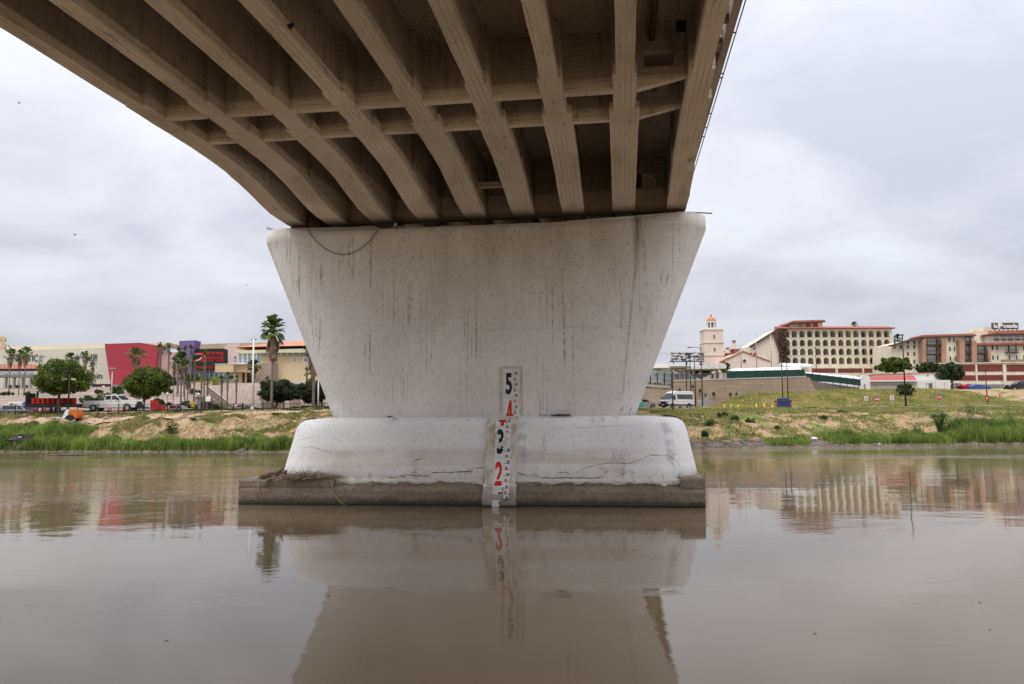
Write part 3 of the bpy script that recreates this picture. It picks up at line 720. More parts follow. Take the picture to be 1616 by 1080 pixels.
text_mesh('digit', '5', zt-zb_, INK, upper, ((gx0+gx1-.165)/2+.0, Yf-.026, zb_), .50, .006, .035)
z4t, z4b = zpx(zoomy(300),Yf), 3.172
def digit4(b, x0, x1, z0, z1, y, part):
    H_ = 1.02*(zt-zb_)   # full figure height
    # outline pieces: slanted left stroke, upright right stroke, crossbar
    t = (x1-x0)*.26
    if part == 'top':
        b.prism([(x0+.02,z0+.06),(x0+.02+t,z0+.06),(x1-t*1.2,z1),(x1-t*1.9,z1)], 'y', y-.006, y)
        b.prism([(x1-t*1.95,z0),(x1-t*.75,z0),(x1-t*.75,z1),(x1-t*1.95,z1)], 'y', y-.0065, y)
        b.prism([(x0,z0),(x1,z0),(x1,z0+.085),(x0,z0+.085)], 'y', y-.007, y)
    else:
        b.prism([(x0,z1-.09),(x1,z1-.09),(x1,z1),(x0,z1)], 'y', y-.007, y)
        b.prism([(x1-t*1.75,z0),(x1-t*.5,z0),(x1-t*.5,z1-.09),(x1-t*1.75,z1-.09)], 'y', y-.006, y)
b = MB(); digit4(b, gx0+.085, gx0+.345, z4b, z4t, Yf-.0225, 'top'); b.build('digit', INKR, upper)
for i, (yy, mir) in enumerate(((122,1),(160,0),(196,1),(232,0),(268,1),(305,0),(342,1),(378,0))):
    b = MB(); zc = zpx(zoomy(yy), Yf); letterE(b, gx1-.105+(.02 if mir else -.02), zc-.055, .11, .085, Yf-.0222, bool(mir)); b.build('scale_mark', INK if mir else INKR, upper)
# lower board lies on a battered plaster strip
def ly(z): return face_y(max(z,.8))-.10 - (0.0 if z > .8 else (.8-z)*.05) if z > .7 else -2.47
lx0, lx1 = -4.50-PU, -3.93-PU
zs = [-.25,-.0,.35,.69,.72,.85,1.2,1.6,2.0,2.4,2.7,2.85,3.0,3.10,3.14]
def lyp(z): return interp([(-.5,-2.52),(.70,-2.50),(.95,-2.30),(1.4,-2.12),(2.0,-1.99),(2.55,-1.88),(2.80,-1.81),(2.95,-1.72),(3.06,-1.58),(3.14,-1.42)], z)
b = MB(); r_ = random.Random(8); rings = []
for z in zs:
    jl, jr = r_.uniform(-.025,.025), r_.uniform(-.025,.025); fl = .05 if z < .8 else 0
    rings.append([(lx0-.32+jl-fl, lyp(z), z), (lx1+.20+jr+fl, lyp(z), z), (lx1+.22+jr+fl, lyp(z)+.6, z), (lx0-.34+jl-fl, lyp(z)+.6, z)])
b.loft(rings).build('plaster_strip', PLAST, lower)
def sloped(b, x0, x1, z0, z1, off, n=6, jag=0.0):
    r_ = random.Random(int(abs(x0*1000+z0*77)))
    rr = []
    for i in range(n+1):
        z = z0+(z1-z0)*i/n; jx = r_.uniform(-jag, jag)
        rr.append([(x0+(r_.uniform(-jag,jag) if jag else 0), lyp(z)-off, z), (x1+jx, lyp(z)-off, z), (x1+jx, lyp(z)+.01, z), (x0, lyp(z)+.01, z)])
    return b.loft(rr)
def zlow(v, dy=-1.95):
    z = zpx(zoomy(v), dy)
    for _ in range(3): z = zpx(zoomy(v), lyp(z))
    return z
for (a, c) in ((422,478),(480,675),(677,872)):
    sloped(MB(), lx0, lx1-.20, zlow(c), zlow(a), .022).build('digit_panel', BW, lower)
sloped(MB(), lx1-.195, lx1, zlow(945), zlow(422), .022, 14).build('scale_strip', BW, lower)
sloped(MB(), lx0, lx1-.24, zlow(920), zlow(874), .020, 5, .05).build('torn_panel', BW, lower)
sloped(MB(), lx0-.03, lx0+.20, zlow(998), zlow(955), .018, 5, .05).build('torn_panel', BW, lower)
def place_text(body, vtop, vbot, mt, x, sx, bold):
    z0, z1 = zlow(vbot), zlow(vtop); o = text_mesh('digit', body, (z1-z0), mt, lower, (x, 0, z0), sx, .006, bold)
    for v in o.data.vertices: v.co.y = v.co.y*.5 + lyp(z0+v.co.z)-.0275
    return o
place_text('2', 700, 858, INKR, lx0+.17, .50, .035)
place_text('3', 487, 652, INK, lx0+.20, .50, .035)
b = MB(); sloped(b, lx0+.10, lx0+.38, zlow(441), zlow(426), .030, 3); sloped(b, lx0+.19, lx0+.31, zlow(466), zlow(441), .030, 4); b.build('digit', INKR, lower)
for vv, mir in ((434,1),(472,0),(508,0),(625,1),(665,0),(705,1),(745,0),(786,1),(825,0),(866,1),(905,0),(940,1)):
    z = zlow(vv); b = MB(); letterE(b, lx1-.10+(.02 if mir else -.02), z-.055, .11, .085, min(lyp(z-.055), lyp(z+.055))-.0235, bool(mir)); b.build('scale_mark', INK if mir else INKR, lower)
# torn patches where the sheet has peeled away, and the curls of white foil
b = MB(); r_ = random.Random(4)
def patch(b, x, z, w_, h_, off, n=9):
    pts = []
    for i in range(n):
        a = 2*math.pi*i/n; rr = r_.uniform(.55, 1.0); pts.append((x+w_*rr*math.cos(a), z+h_*rr*math.sin(a)))
    vs = [(p[0], lyp(p[1])-off, p[1]) for p in pts]; vs2 = [(p[0], lyp(p[1])-off+.012, p[1]) for p in pts]
    nn_ = n; b.add(vs+vs2, [tuple(range(nn_))]+[(i, (i+1) % nn_, nn_+(i+1) % nn_, nn_+i) for i in range(nn_)])
zc = zlow(580); patch(b, lx0+.33, zc, .23, .13, .034); patch(b, lx0+.05, zlow(520), .07, .16, .034); patch(b, lx0+.42, zlow(550), .13, .10, .034); patch(b, lx0+.12, zlow(600), .10, .08, .034)
b.build('peeled_patch', GLUE, lower)
for (dx, v, w_, h_) in ((.46,520,.09,.05),(.13,590,.11,.05),(.40,612,.15,.06),(.33,555,.07,.10),(.08,462,.07,.07),(.47,590,.09,.06),(.24,578,.09,.05),(.10,535,.05,.08)):
    b = MB(); patch(b, lx0+dx, zlow(v), w_, h_, .05, 7); b.build('foil_curl', BW, lower)
b = MB(); patch(b, lx0+.23, zlow(908), .09, .045, .032, 8); b.build('torn_ink_patch', INK, lower)

# ------------------------------------------------------------------ small things on and around the pier
def pt(px, py, dy): 
    x, z = to_local(px, py, *bl(PU, PV, 0), BA, dy); return (x, dy, z)
d = thing('hanging_cable', 'thin black cable sagging in a loop below the pier rim', 'cable', bl(PU, PV, 0), BA)
P = [pt(*q, -1.16) for q in ((483,357),(490,370),(500,382),(512,392),(525,399),(540,402.5),(555,400),(570,392),(582,382),(592,370),(597,362))]
MB().tube(P, .012, 6).build('cable', BLACK, d, True)
d = thing('rusty_pipe_stub', 'rusty pipe end sticking out past the right rim of the pier', 'pipe', bl(PU, PV, 0), BA)
a = pt(1085, 335, .5); c = pt(1124, 337, .5); MB().tube([a, c], .025, 8).build('pipe', RUST, d, True)
d = thing('floodlight', 'small grey floodlight clamped to the left rim of the pier', 'floodlight', bl(PU, PV, 0), BA)
p = pt(428, 362, 0); MB().prism([(p[0]-.16,p[2]+.0),(p[0]+.02,p[2]-.07),(p[0]+.08,p[2]+.0),(p[0]-.10,p[2]+.07)], 'y', -.15, .1).build('lamp_head', GALV, d); MB().tube([(p[0]+.05,0,p[2]),(p[0]+.25,0,p[2]-.05)], .02, 6).build('bracket', DARK, d)
d = thing('clamp_jack', 'dark red steel jack hanging between the two leftmost girders on the pier', 'jack', bl(PU, PV, 0), BA)
p = pt(492, 352, -.75); b = MB().box(p[0]-.08, p[0]+.06, -.85, -.6, 10.46, 11.15).mat(1).box(p[0]+.10, p[0]+.38, -.9, -.55, 10.46, 11.05).mat(0).tube([(p[0],-.85,11.0),(p[0]+.3,-.85,10.95)], .05, 8).box(p[0]-.12,p[0]+.10,-.9,-.8,10.75,10.87); b.build('jack_body', [RUST, DARK], d)
MB().tube([(p[0]-.01,-.84,11.15),(p[0]-.01,-.84,11.6)], .035, 8).build('jack_screw', DARK, d)
d = thing('work_lamp', 'small round work lamp in the gap between girder and pier top', 'lamp', bl(PU, PV, 0), BA)
p = pt(625, 352, -.9); b = MB(); b.tube([(p[0],-1.0,10.60),(p[0],-.85,10.60)], [.07,.04], 12).build('reflector', GALV, d); MB().box(p[0]-.03,p[0]+.03,-.9,-.84,10.445,10.55).build('stand', DARK, d)
# litter on the ledge
def ledge(px, dy=-1.35): return to_local(px, 657, *bl(PU, PV, 0), BA, dy)[0]
x = ledge(862); d = thing('plastic_bottle', 'crushed clear blue plastic bottle lying on the pier ledge', 'bottle', (0,0,0)); d.location = bl(PU+x, PV-1.35, 3.155); d.rotation_euler = (0,0,BA)
MB().tube([(-.12,0,.035),(-.10,0,.035),(.05,.01,.035),(.08,.01,.035),(.11,.01,.03)], [.02,.035,.033,.018,.014], 10).build('bottle_body', mat('blue_clear_plastic', (.30,.42,.60), .2, .2, 8), d, True); MB().tube([(.11,.01,.03),(.135,.01,.03)], .018, 8).build('cap', WHITE, d)
x = ledge(885); d = thing('rotten_board', 'short rotten brown board lying on the pier ledge beside the bottle', 'board', bl(PU+x, PV-1.3, 3.155), BA)
MB().prism([(-.36,.0),(.36,.0),(.33,.06),(-.05,.075),(-.38,.05)], 'y', -.06, .06).build('board', mat('rotten_wood', (.06,.04,.03), .95, .3, 8, bump=.5), d)
x = ledge(618); d = thing('dead_leaf', 'curled brown dead leaf on the pier ledge left of the gauge', 'leaf', bl(PU+x, PV-1.4, 3.155), BA)
b = MB(); b.add([(-.14,-.05,.02),(-.04,-.06,.0),(.10,-.03,.01),(.20,0,.02),(.08,.06,.015),(-.06,.07,.05),(-.15,.02,.07)], [(0,1,6),(1,2,5,6),(2,3,4,5)]); b.add([(-.14,-.05,.024),(-.04,-.06,.004),(.10,-.03,.014),(.20,0,.024),(.08,.06,.019),(-.06,.07,.054),(-.15,.02,.074)], [(0,6,1),(1,6,5,2),(2,5,4,3)])
b.build('leaf_blade', mat('brown_leaf', (.16,.08,.045), .9), d, recalc=False)
# driftwood on the footing
WOOD = mat('driftwood', (.10,.07,.05), .95, col2=(.22,.165,.125), scale=7, bump=.6, bscale=20, stretch=(.3,1,1)); TWIG = mat('dry_twigs', (.13,.09,.06), .95, col2=(.42,.33,.24), scale=9)
def fp(px, py, z=.95):
    d_ = ray(px, py); t = (z-CAM_H)/d_.z; P = CAM+d_*t; return P
d = thing('driftwood_log', 'grey brown driftwood log lying on the left end of the footing', 'log', (0,0,0))
A, B_, C_ = fp(411,754,1.02), fp(436,750,1.05), fp(462,745,1.10); MB().tube([A, A.lerp(B_,.5)+Vector((0,0,.04)), B_+Vector((0,0,.03)), C_, C_+(C_-B_)*.6+Vector((0,0,.03))], [.085,.11,.12,.11,.05], 10).build('log', WOOD, d, True)
MB().tube([B_+Vector((0,0,.05)), B_+Vector((.25,-.05,.22)), B_+Vector((.33,-.05,.36))], [.05,.035,.012], 8).build('branch_stub', WOOD, d, True)
r_ = random.Random(12); b = MB()
c0 = fp(480, 754.3, 1.0)
for i in range(330):
    cx = c0.x + r_.gauss(0, .62); cy = c0.y + r_.uniform(-.05, .45); hgt = max(0, .23*(1-((cx-c0.x)/1.5)**2))*(.5+.5*r_.random()); 
    z = .95 + r_.random()*hgt; L_ = r_.uniform(.15,.75); a = r_.gauss(0, .8); e = r_.gauss(0, .32)
    dx, dy, dz = L_*math.cos(a)*math.cos(e), L_*math.sin(a)*.7, L_*math.sin(e)
    b.tube([(cx-dx/2,cy-dy/2,max(.94,z-dz/2)), (cx+r_.uniform(-.02,.02),cy,z+.02), (cx+dx/2,cy+dy/2,max(.94,z+dz/2))], [.008,.010,.005], 4, False)
tag(b.build('twig_heap', TWIG, None, recalc=False), 'heap of dry twigs and stalks washed up against the left end of the plinth', 'debris', kind='stuff')
d = thing('bent_twig', 'bent bare twig sticking up out of the driftwood heap', 'twig', (0,0,0))
q = fp(496,750,1.0); k = .0228
MB().tube([q, q+Vector((.12,0,.22)), q+Vector((.22,0,.30)), q+Vector((.42,0,.33)), q+Vector((.55,0,.30))], [.012,.011,.010,.008,.004], 5).tube([q+Vector((.36,0,.33)), q+Vector((.35,0,.02))], .007, 5).build('twig', TWIG, d, True)
STR = mat('straw_stalk', (.34,.25,.15), .9, .15)
stalks = [([(408,758),(407,772),(404,792)], 'straw stalk hanging beside the footing corner below the log end'), ([(407,770),(411,783),(414,797)], 'forked straw stalk hanging down the footing to the water below the log'),
          ([(425,757),(418,764),(407,769)], 'short straw stalk draped over the footing edge under the log'), ([(521,760),(526,772),(524,777),(534,790),(544,800)], 'long dry reed stalk bent over the footing into the water'), ([(524,777),(536,790),(547,799)], 'second dry reed stalk lying beside the long bent one'), ([(547,799),(558,799.5),(570,801)], 'dry reed piece floating at the foot of the pier')]
for pts, lab in stalks:
    d = thing('dry_stalk', lab, 'reed stalk', bl(PU, PV, 0), BA, 'dry stalks on the footing')
    MB().tube([pt(x, y, -2.46) for x, y in pts], .013, 5).build('stalk', STR, d, True)
# pigeon on the girder flange
q = Vector(bl(*( -9.10, 16.0, 11.76)))
d = thing('pigeon', 'dark pigeon perched on the flange of an overhead girder', 'pigeon', q, BA)

def on_u_plane(px, py, u0):
    d_ = ray(px, py); n_ = math.hypot(1, .135); t = u0/((d_.x-.135*d_.y)/n_); return CAM+d_*t
q = on_u_plane(457, 50, -6.95); d.location = q; d.rotation_euler = (0, 0, 1.2)
PIG = mat('dark_grey_feathers', (.035,.036,.04), .7, .3, 8)
rings = []
for (x, r1, z) in ((-.19,.012,.06),(-.12,.03,.075),(-.05,.062,.10),(.03,.070,.125),(.08,.055,.165),(.10,.032,.205),(.115,.034,.235),(.14,.026,.245),(.16,.008,.238),(.18,.003,.232)):
    rings.append([(x+.3*r1*math.sin(a)*0, r1*.8*math.cos(a), z+r1*math.sin(a)) for a in [2*math.pi*i/10 for i in range(10)]])
MB().loft(rings).build('body', PIG, d, True)
MB().tube([(.02,.03,.07),(.03,.03,.0)], .006, 5).tube([(.02,-.03,.07),(.03,-.03,.0)], .006, 5).build('legs', RUST, d)
def bird(px, py, Y, rz, lab):
    p = at(px, py, Y); t = thing('flying_bird', lab, 'bird', p, rz, 'birds in the sky'); t.scale = (.6,.6,.6)
    MB().loft([[(x, r*math.cos(a), r*math.sin(a)) for a in [k*math.pi/3 for k in range(6)]] for x, r in ((-.16,.01),(-.05,.045),(.06,.05),(.13,.03),(.17,.008))]).build('body', PIG, t, True)
    for s in (-1, 1):
        b = MB(); b.add([(-.06,0,.02),(.08,0,.02),(.07,s*.17,.10),(.0,s*.34,.06),(-.05,s*.16,.09)], [(0,1,2,4),(2,3,4)]); b.add([(-.06,0,.03),(.08,0,.03),(.07,s*.17,.11),(.0,s*.34,.065),(-.05,s*.16,.10)], [(0,4,2,1),(2,4,3)]); b.build('wing', PIG, t, recalc=False)
bird(30, 163, 60, .3, 'small dark bird gliding in the cloud at the far left'); bird(118, 371, 60, 1.1, 'small dark bird with raised wings low in the left sky'); bird(389, 450, 90, .5, 'tiny bird in the sky above the tall palm'); bird(264, 364, 130, 2, 'barely visible bird in the grey sky left of the bridge')

# ------------------------------------------------------------------ vegetation
def leaf_cloud(name, clumps, n, size, mt, parent, seed=1, flat=.6):
    """leaf-sized faces gathered in clumps (x,y,z,radius)"""
    r_ = random.Random(seed); b = MB(); V = b.v; Fc = b.f
    tot = sum(c[3]**2 for c in clumps)
    for (cx, cy, cz, rr) in clumps:
        for _ in range(max(3, int(n*rr*rr/tot))):
            u, v_ = r_.uniform(-1, 1), r_.uniform(0, 2*math.pi); s = math.sqrt(1-u*u); q = rr*(.45+.6*r_.random()**.6)
            px, py, pz = cx+q*s*math.cos(v_), cy+q*s*math.sin(v_), cz+q*u*.85
            a = Vector((r_.gauss(0,1), r_.gauss(0,1), r_.gauss(0,flat))).normalized(); c = a.cross(Vector((r_.gauss(0,1), r_.gauss(0,1), r_.gauss(0,1)))).normalized()
            k = size*r_.uniform(.6,1.3); P = Vector((px,py,pz)); i = len(V)
            V += [tuple(P-a*k), tuple(P+c*k*.5), tuple(P+a*k), tuple(P-c*k*.5)]; Fc.append((i,i+1,i+2,i+3))
    b.m = [0]*len(Fc)
    return b.build(name, mt, parent, recalc=False)
def make_tree(name, label, cat, loc, rx, rz, zc, trunk_h, trunk_r, mt, n=5000, size=.22, seed=1, group=None, ry=None, stems=1, nclump=60):
    t = thing(name, label, cat, loc, 0, group); r_ = random.Random(seed); ry = ry or rx
    b = MB(); cl = []
    for s in range(stems):
        ox = r_.uniform(-.4,.4)*(stems > 1); lx = r_.uniform(-.25,.25)
        b.tube([(ox,0,-.4),(ox*1.2,0,trunk_h*.5),(ox*1.5+lx,.1,trunk_h)], [trunk_r*1.25,trunk_r,trunk_r*.8], 8)
        for k in range(7):
            a = 2*math.pi*(k+r_.random()*.6)/7; e = r_.uniform(.3,.9)
            p0 = Vector((ox*1.5+lx,.1,trunk_h-.2)); p2 = Vector((math.cos(a)*rx*e*.8, math.sin(a)*ry*e*.8, zc+rz*r_.uniform(-.3,.5))); p1 = p0.lerp(p2,.5)+Vector((0,0,.3))
            b.tube([p0,p1,p2], [trunk_r*.5,trunk_r*.3,trunk_r*.1], 5)
    b.build('trunk', BARK, t)
    for k in range(nclump):
        u, v_ = r_.uniform(-1,1), r_.uniform(0,2*math.pi); s = math.sqrt(1-u*u); q = r_.uniform(.55,.88) if k > nclump//4 else r_.uniform(0,.5)
        wob = 1+.20*mnoise.noise(Vector((math.cos(v_)*2+seed, math.sin(v_)*2, u*2)))
        zz = zc+rz*q*u*wob
        if u < -.5: zz = zc+rz*q*u*.8
        cl.append((rx*q*s*math.cos(v_)*wob, ry*q*s*math.sin(v_)*wob, zz, min(rx,rz)*r_.choice((.11,.16,.2,.26,.3))))
    leaf_cloud('crown', cl, n, size, mt, t, seed)
    return t
def base_pt(px, Y, lift=0): 
    p = at(px, 650, Y); return Vector((p.x, Y, ground(p.x, Y, False)+lift))
def zpix(px, py, Y): return at(px, py, Y).z
def tree_px(name, label, cat, cx, ytop, ybot, wpx, xtrunk, Y, mt, tr=.2, base=None, **kw):
    z1, z0 = zpix(cx, ytop, Y), zpix(cx, ybot, Y); sc = Y/F_PX
    p = base_pt(xtrunk, Y); 
    if base is not None: p.z = base
    rx = wpx*sc/2; rz = (z1-z0)/2; zc = (z1+z0)/2-p.z
    t = make_tree(name, label, cat, p, rx, rz, zc, max(.3, zc-rz*.55), tr, mt, **kw)
    dx = (cx-xtrunk)*sc
    t.children[1].location.x = dx; t.children[1].location.x = dx
    return t
tree_px('round_tree', 'large bright green round tree in front of the red barrel trailer', 'tree', 91.5, 566, 632, 94, 97, 94, LEAF1, .17, n=30000, size=.13, seed=3, nclump=330)
tree_px('round_tree', 'neat globe-shaped green tree behind the white pickup hood', 'tree', 226, 579, 634, 72, 231, 103, LEAF1, .19, n=28000, size=.13, seed=5, nclump=330)
tree_px('oak_tree', 'dark spreading oak right of the tall white lamp pole', 'tree', 432, 596, 640, 66, 439, 108, LEAF2, .2, n=19000, size=.13, seed=6, stems=2, nclump=220)
tree_px('oak_tree', 'dark oak partly behind the left edge of the pier', 'tree', 503, 600, 640, 68, 492, 110, LEAF2, .2, n=19000, size=.13, seed=8, stems=3, nclump=220)

# palms: three patterns, copied
def frond(b, c, az, el, L_, fan, droop, r_, seg=9):
    """one fan leaf: petiole and a fan of narrow blades"""
    d_ = Vector((math.cos(az)*math.cos(el), math.sin(az)*math.cos(el), math.sin(el))); side = Vector((-math.sin(az), math.cos(az), 0)); up = d_.cross(side)
    h_ = c+d_*L_*.45; b.tube([c, h_], [.03,.018], 3, False)
    for k in range(seg):
        a = (k/(seg-1)-.5)*2*fan; dd = (d_*math.cos(a)+side*math.sin(a)); nn_ = side*math.cos(a)-d_*math.sin(a)
        m_ = h_+dd*L_*.38; tip = h_+dd*L_*.62+Vector((0,0,-droop*L_*(.35+.25*r_.random())))
        w_ = L_*.055; i = len(b.v); b.v += [tuple(h_), tuple(m_+nn_*w_), tuple(tip), tuple(m_-nn_*w_)]; b.f += [(i,i+1,i+2,i+3)]; b.m.append(b.k)
def make_palm(label, cat, loc, H_, tr, L_, nf, skirt, seed, group=None, nskirt=40, trunk_bulge=1.0):
    t = thing('fan_palm', label, cat, loc, 0, group); r_ = random.Random(seed)
    b = MB(); rr = []; P = []; bend = r_.uniform(-.012,.012)*H_
    n_ = 26
    for i in range(n_+1):
        q = i/n_; P.append((bend*math.sin(q*2.2), 0, -.3+(H_+.3)*q)); rr.append(tr*(1.35-.4*q)*(1+.10*(i % 2))*(trunk_bulge if q > .55 else 1))
    rr = [q*.78 for q in rr]; b.tube(P, rr, 9).build('trunk', PBARK, t, True)
    top = Vector(P[-1]); b = MB()
    for k in range(nf):
        frond(b, top+Vector((0,0,r_.uniform(-.25,.15))), r_.uniform(0,2*math.pi), math.radians(r_.choice((80,60,45,35,25,10,0,-15,-35))+r_.uniform(-12,12)), L_*r_.uniform(.75,1.15), r_.uniform(.45,.7), .32, r_)
    b.build('crown', PALML, t, recalc=False)
    b = MB()
    for k in range(nskirt):
        q = r_.random(); c = top+Vector((0,0,.05-skirt*q*.75)); az = r_.uniform(0,2*math.pi)
        frond(b, c, az, math.radians(r_.uniform(-80,-50)), L_*r_.uniform(.6,1.05)*(1-.35*q), .4, .7, r_, 6)
    b.build('dead_frond_skirt', PALMD, t, recalc=False)
    return t
def palm_px(proto, px, ycr, pxb, Y, zb, label, L0, H0, wpx=None):
    """copy a palm so that its crown centre is at ycr and its foot stands at height zb"""
    zt_ = zpix(px, ycr, Y); x = at(px, (ycr+640)/2, Y).x; H_ = zt_-zb; s = H_/H0; k = (wpx*Y/F_PX/2)/L0 if wpx else s
    return dup(proto, (x, Y, zb), random.uniform(0,6), label, None, (k, k, s))
GP = 'fan palms along the far terraces'
pA = make_palm('tall shaggy fan palm standing alone left of the pier, crown against the sky', 'palm', (0,0,0), 9.0, .17, 1.75, 80, 3.0, 2, None, 190)
Yp = 100; p = base_pt(427.5, Yp); zt_ = zpix(430, 521, Yp); pA.location = p; pA.scale = (.92,.92,(zt_-p.z)/9.0); pA.rotation_euler = (0,0,.5)
pB = make_palm('tall fan palm whose shaggy brown crown touches the left flare of the pier', 'palm', (0,0,0), 8.0, .19, 1.6, 50, 3.4, 9, None, 150)
Yp = 104; p = base_pt(494, Yp); p.x = at(495, 600, Yp).x; zt_ = zpix(485, 546, Yp); pB.location = p; pB.scale = (1,1,(zt_-p.z)/8.0); pB.rotation_euler = (0,0,2.0)
pC = make_palm('slim fan palm at the far left with drooping dry fronds below the crown', 'palm', (0,0,0), 7.5, .14, 1.5, 40, 1.7, 4, GP, 46)
pD = make_palm('stubby-crowned palm with rough patched trunk in front of the purple wall', 'palm', (0,0,0), 8.0, .22, 1.05, 26, .9, 5, GP, 12, 1.5)
T1, T2 = 6.9, 8.3
def seat(proto, px, ycr, Y, zb, L0, H0, wpx):
    zt_ = zpix(px, ycr, Y); proto.location = (at(px, (ycr+640)/2, Y).x, Y, zb); s = (zt_-zb)/H0; k = wpx*Y/F_PX/2/L0; proto.scale = (k, k, s)
seat(pC, 15, 560, 128, 7.0, 1.5, 7.5, 19)
palm_px(pC, 30, 561, 0, 129, 7.0, 'slim palm between two others in front of the tiled walkway roof', 1.5, 7.5, 15)
palm_px(pC, 39, 557, 0, 128, 7.0, 'tallest of the three slim palms before the tiled walkway roof', 1.5, 7.5, 20)
palm_px(pC, 110, 565, 0, 150, 8.0, 'palm top showing above the middle of the large round tree', 1.5, 7.5, 20)
palm_px(pC, 133, 563, 0, 146, 8.0, 'thick-necked palm in front of the black outlet lettering', 1.5, 7.5, 17)
palm_px(pC, 145, 578, 0, 145, 8.0, 'short palm just left of the crimson wall edge', 1.5, 7.5, 13)
palm_px(pC, 213, 559, 0, 136, 7.2, 'broad palm with long dead fronds before the crimson wall', 1.5, 7.5, 34)
palm_px(pD, 251, 549, 0, 140, 7.2, 'slender dark-trunked palm at the right edge of the crimson wall', 1.05, 8.0, 12)
palm_px(pD, 265.5, 550, 0, 138, 7.2, 'slender palm against the pink wall between crimson and purple walls', 1.05, 8.0, 11)
seat(pD, 300.5, 552, 126, 7.0, 1.05, 8.0, 12)
palm_px(pD, 281, 555, 0, 127, 6.9, 'palm crown overlapping the left edge of the purple wall', 1.05, 8.0, 16)
palm_px(pD, 291, 553, 0, 128, 6.9, 'small high palm crown in the middle of the purple wall', 1.05, 8.0, 11)
palm_px(pC, 286, 567, 0, 119, 4.5, 'bushiest palm with a massive brown skirt in the centre of the grove', 1.5, 7.5, 26)
palm_px(pC, 274, 573, 0, 117, 4.5, 'leaning palm on the left side of the grove with a short green head', 1.5, 7.5, 14)
palm_px(pC, 292, 577, 0, 116, 4.5, 'shaggy palm with brown beard just right of the bushiest palm', 1.5, 7.5, 18)
palm_px(pD, 306.5, 569, 0, 117, 4.5, 'palm in front of the left end of the black screen', 1.05, 8.0, 12)
palm_px(pD, 322.5, 561, 0, 116, 4.5, 'palm with scaly pale neck in front of the black screen lettering', 1.05, 8.0, 11)
palm_px(pD, 318, 586, 0, 115, 4.5, 'short palm below the red strip of the screen', 1.05, 8.0, 11)
palm_px(pD, 327, 602, 0, 114, 4.5, 'low palm with bright head at the foot of the slanting steps', 1.05, 8.0, 12)
palm_px(pC, 296, 602, 0, 113, 4.45, 'low bushy palm at the front of the grove', 1.5, 7.5, 17)
palm_px(pD, 349.5, 598, 0, 114, 4.5, 'first of three dark-trunked palms before the stone slope', 1.05, 8.0, 13)
palm_px(pD, 359, 593, 0, 114, 4.5, 'middle and tallest of three dark-trunked palms before the stone slope', 1.05, 8.0, 11)
palm_px(pD, 373, 597, 0, 114, 4.5, 'last of three dark-trunked palms before the stone slope', 1.05, 8.0, 11)
palm_px(pC, 400, 578, 0, 118, 4.5, 'palm with greyish hanging fronds right of the white lamp pole', 1.5, 7.5, 26)
palm_px(pD, 422, 599, 0, 118, 4.5, 'small palm half hidden left of the tall lone palm', 1.05, 8.0, 14)
palm_px(pD, 484, 586, 0, 122, 4.5, 'small palm before the cream wall close to the pier', 1.05, 8.0, 12)
palm_px(pD, 491, 583, 0, 121, 4.5, 'second small palm hard by the shaggy palm near the pier', 1.05, 8.0, 11)

def shrub(px, ytop, ybot, wpx, Y, zb, label, mt, seed, n=900, group='clipped shrubs on the terraces', size=.13, cat='shrub', deep=.9):
    z1 = zpix(px, ytop, Y); x = at(px, ytop, Y).x; r_ = random.Random(seed); rx = wpx*Y/F_PX/2; rz = max(.2, (z1-zb)/1.0)
    t = thing('shrub', label, cat, (x, Y, zb), 0, group); cl = []
    for k in range(max(8, int(rx*7))):
        a = r_.uniform(0, 2*math.pi); q = math.sqrt(r_.random())*.85; hh = math.sqrt(max(.05, 1-q*q))
        cl.append((rx*q*math.cos(a), deep*q*math.sin(a), rz*hh*r_.uniform(.25,.80), rz*.28))
    leaf_cloud('foliage', cl, n, size, mt, t, seed)
    MB().tube([(0,0,-.1),(0,0,rz*.5)], [.05,.03], 5).build('stem', BARK, t)
    return t
sh = [(12,617,624,26,127,6.9,'long low clipped hedge at the far left of the upper terrace'),(44,617,624,14,127,6.9,'dark hedge between the slim palms and the large round tree'),
 (137,622,632,18,119,5.4,'round shrub on the slope right of the large round tree'),(158,614,621,16,127,6.9,'dark clipped hedge beside the grey lamp pole'),(168,615,634,26,121,5.6,'big shrub left of the grey lamp pole'),
 (157,623,634,15,118,5.2,'round shrub lower on the slope beside the pickup cab'),(184,606,616,18,129,7.4,'light green shrub under the crimson wall'),(186,612,620,20,127,6.9,'dark shrub under the crimson wall'),
 (207,631,640,14,115,4.5,'green shrub peeping over the pickup hood'),(222,632,644,16,114,4.5,'low green shrub behind the globe-tree trunk'),(250,628,640,18,115,4.6,'dark round shrub right of the globe-shaped tree'),(268,634,641,10,114,4.5,'small shrub below the grey street lamp'),
 (266,612,618,18,128,6.9,'clipped hedge left of the palm grove on the terrace'),(308,612,618,18,128,6.9,'clipped hedge behind the palm grove on the terrace'),(296,631,642,30,116,4.5,'broad shrub at the feet of the palm grove'),
 (322,630,642,26,117,4.5,'light green shrub right of the yellow sign'),(338,638,644,18,113,4.5,'low hedge at the bottom of the slanting steps'),(386,640,646,30,112,4.4,'low hedge behind the parked silver car'),
 (466,645,649,26,103,4.3,'low green border plants right of the tall lone palm'),(488,644,649,12,100,4.3,'bright little shrub at the foot of the thin white pole'),(515,642,648,10,100,4.3,'dark tuft beside the pier edge on the lawn'),(482,640,649,16,106,4.3,'green border shrub under the dark oak by the pier')]
for i, (a, y0, y1, w_, Y, zb, lab) in enumerate(sh): shrub(a, y0, y1, w_, Y, zb, lab, LEAF3, 30+i, n=int(300+w_*30))
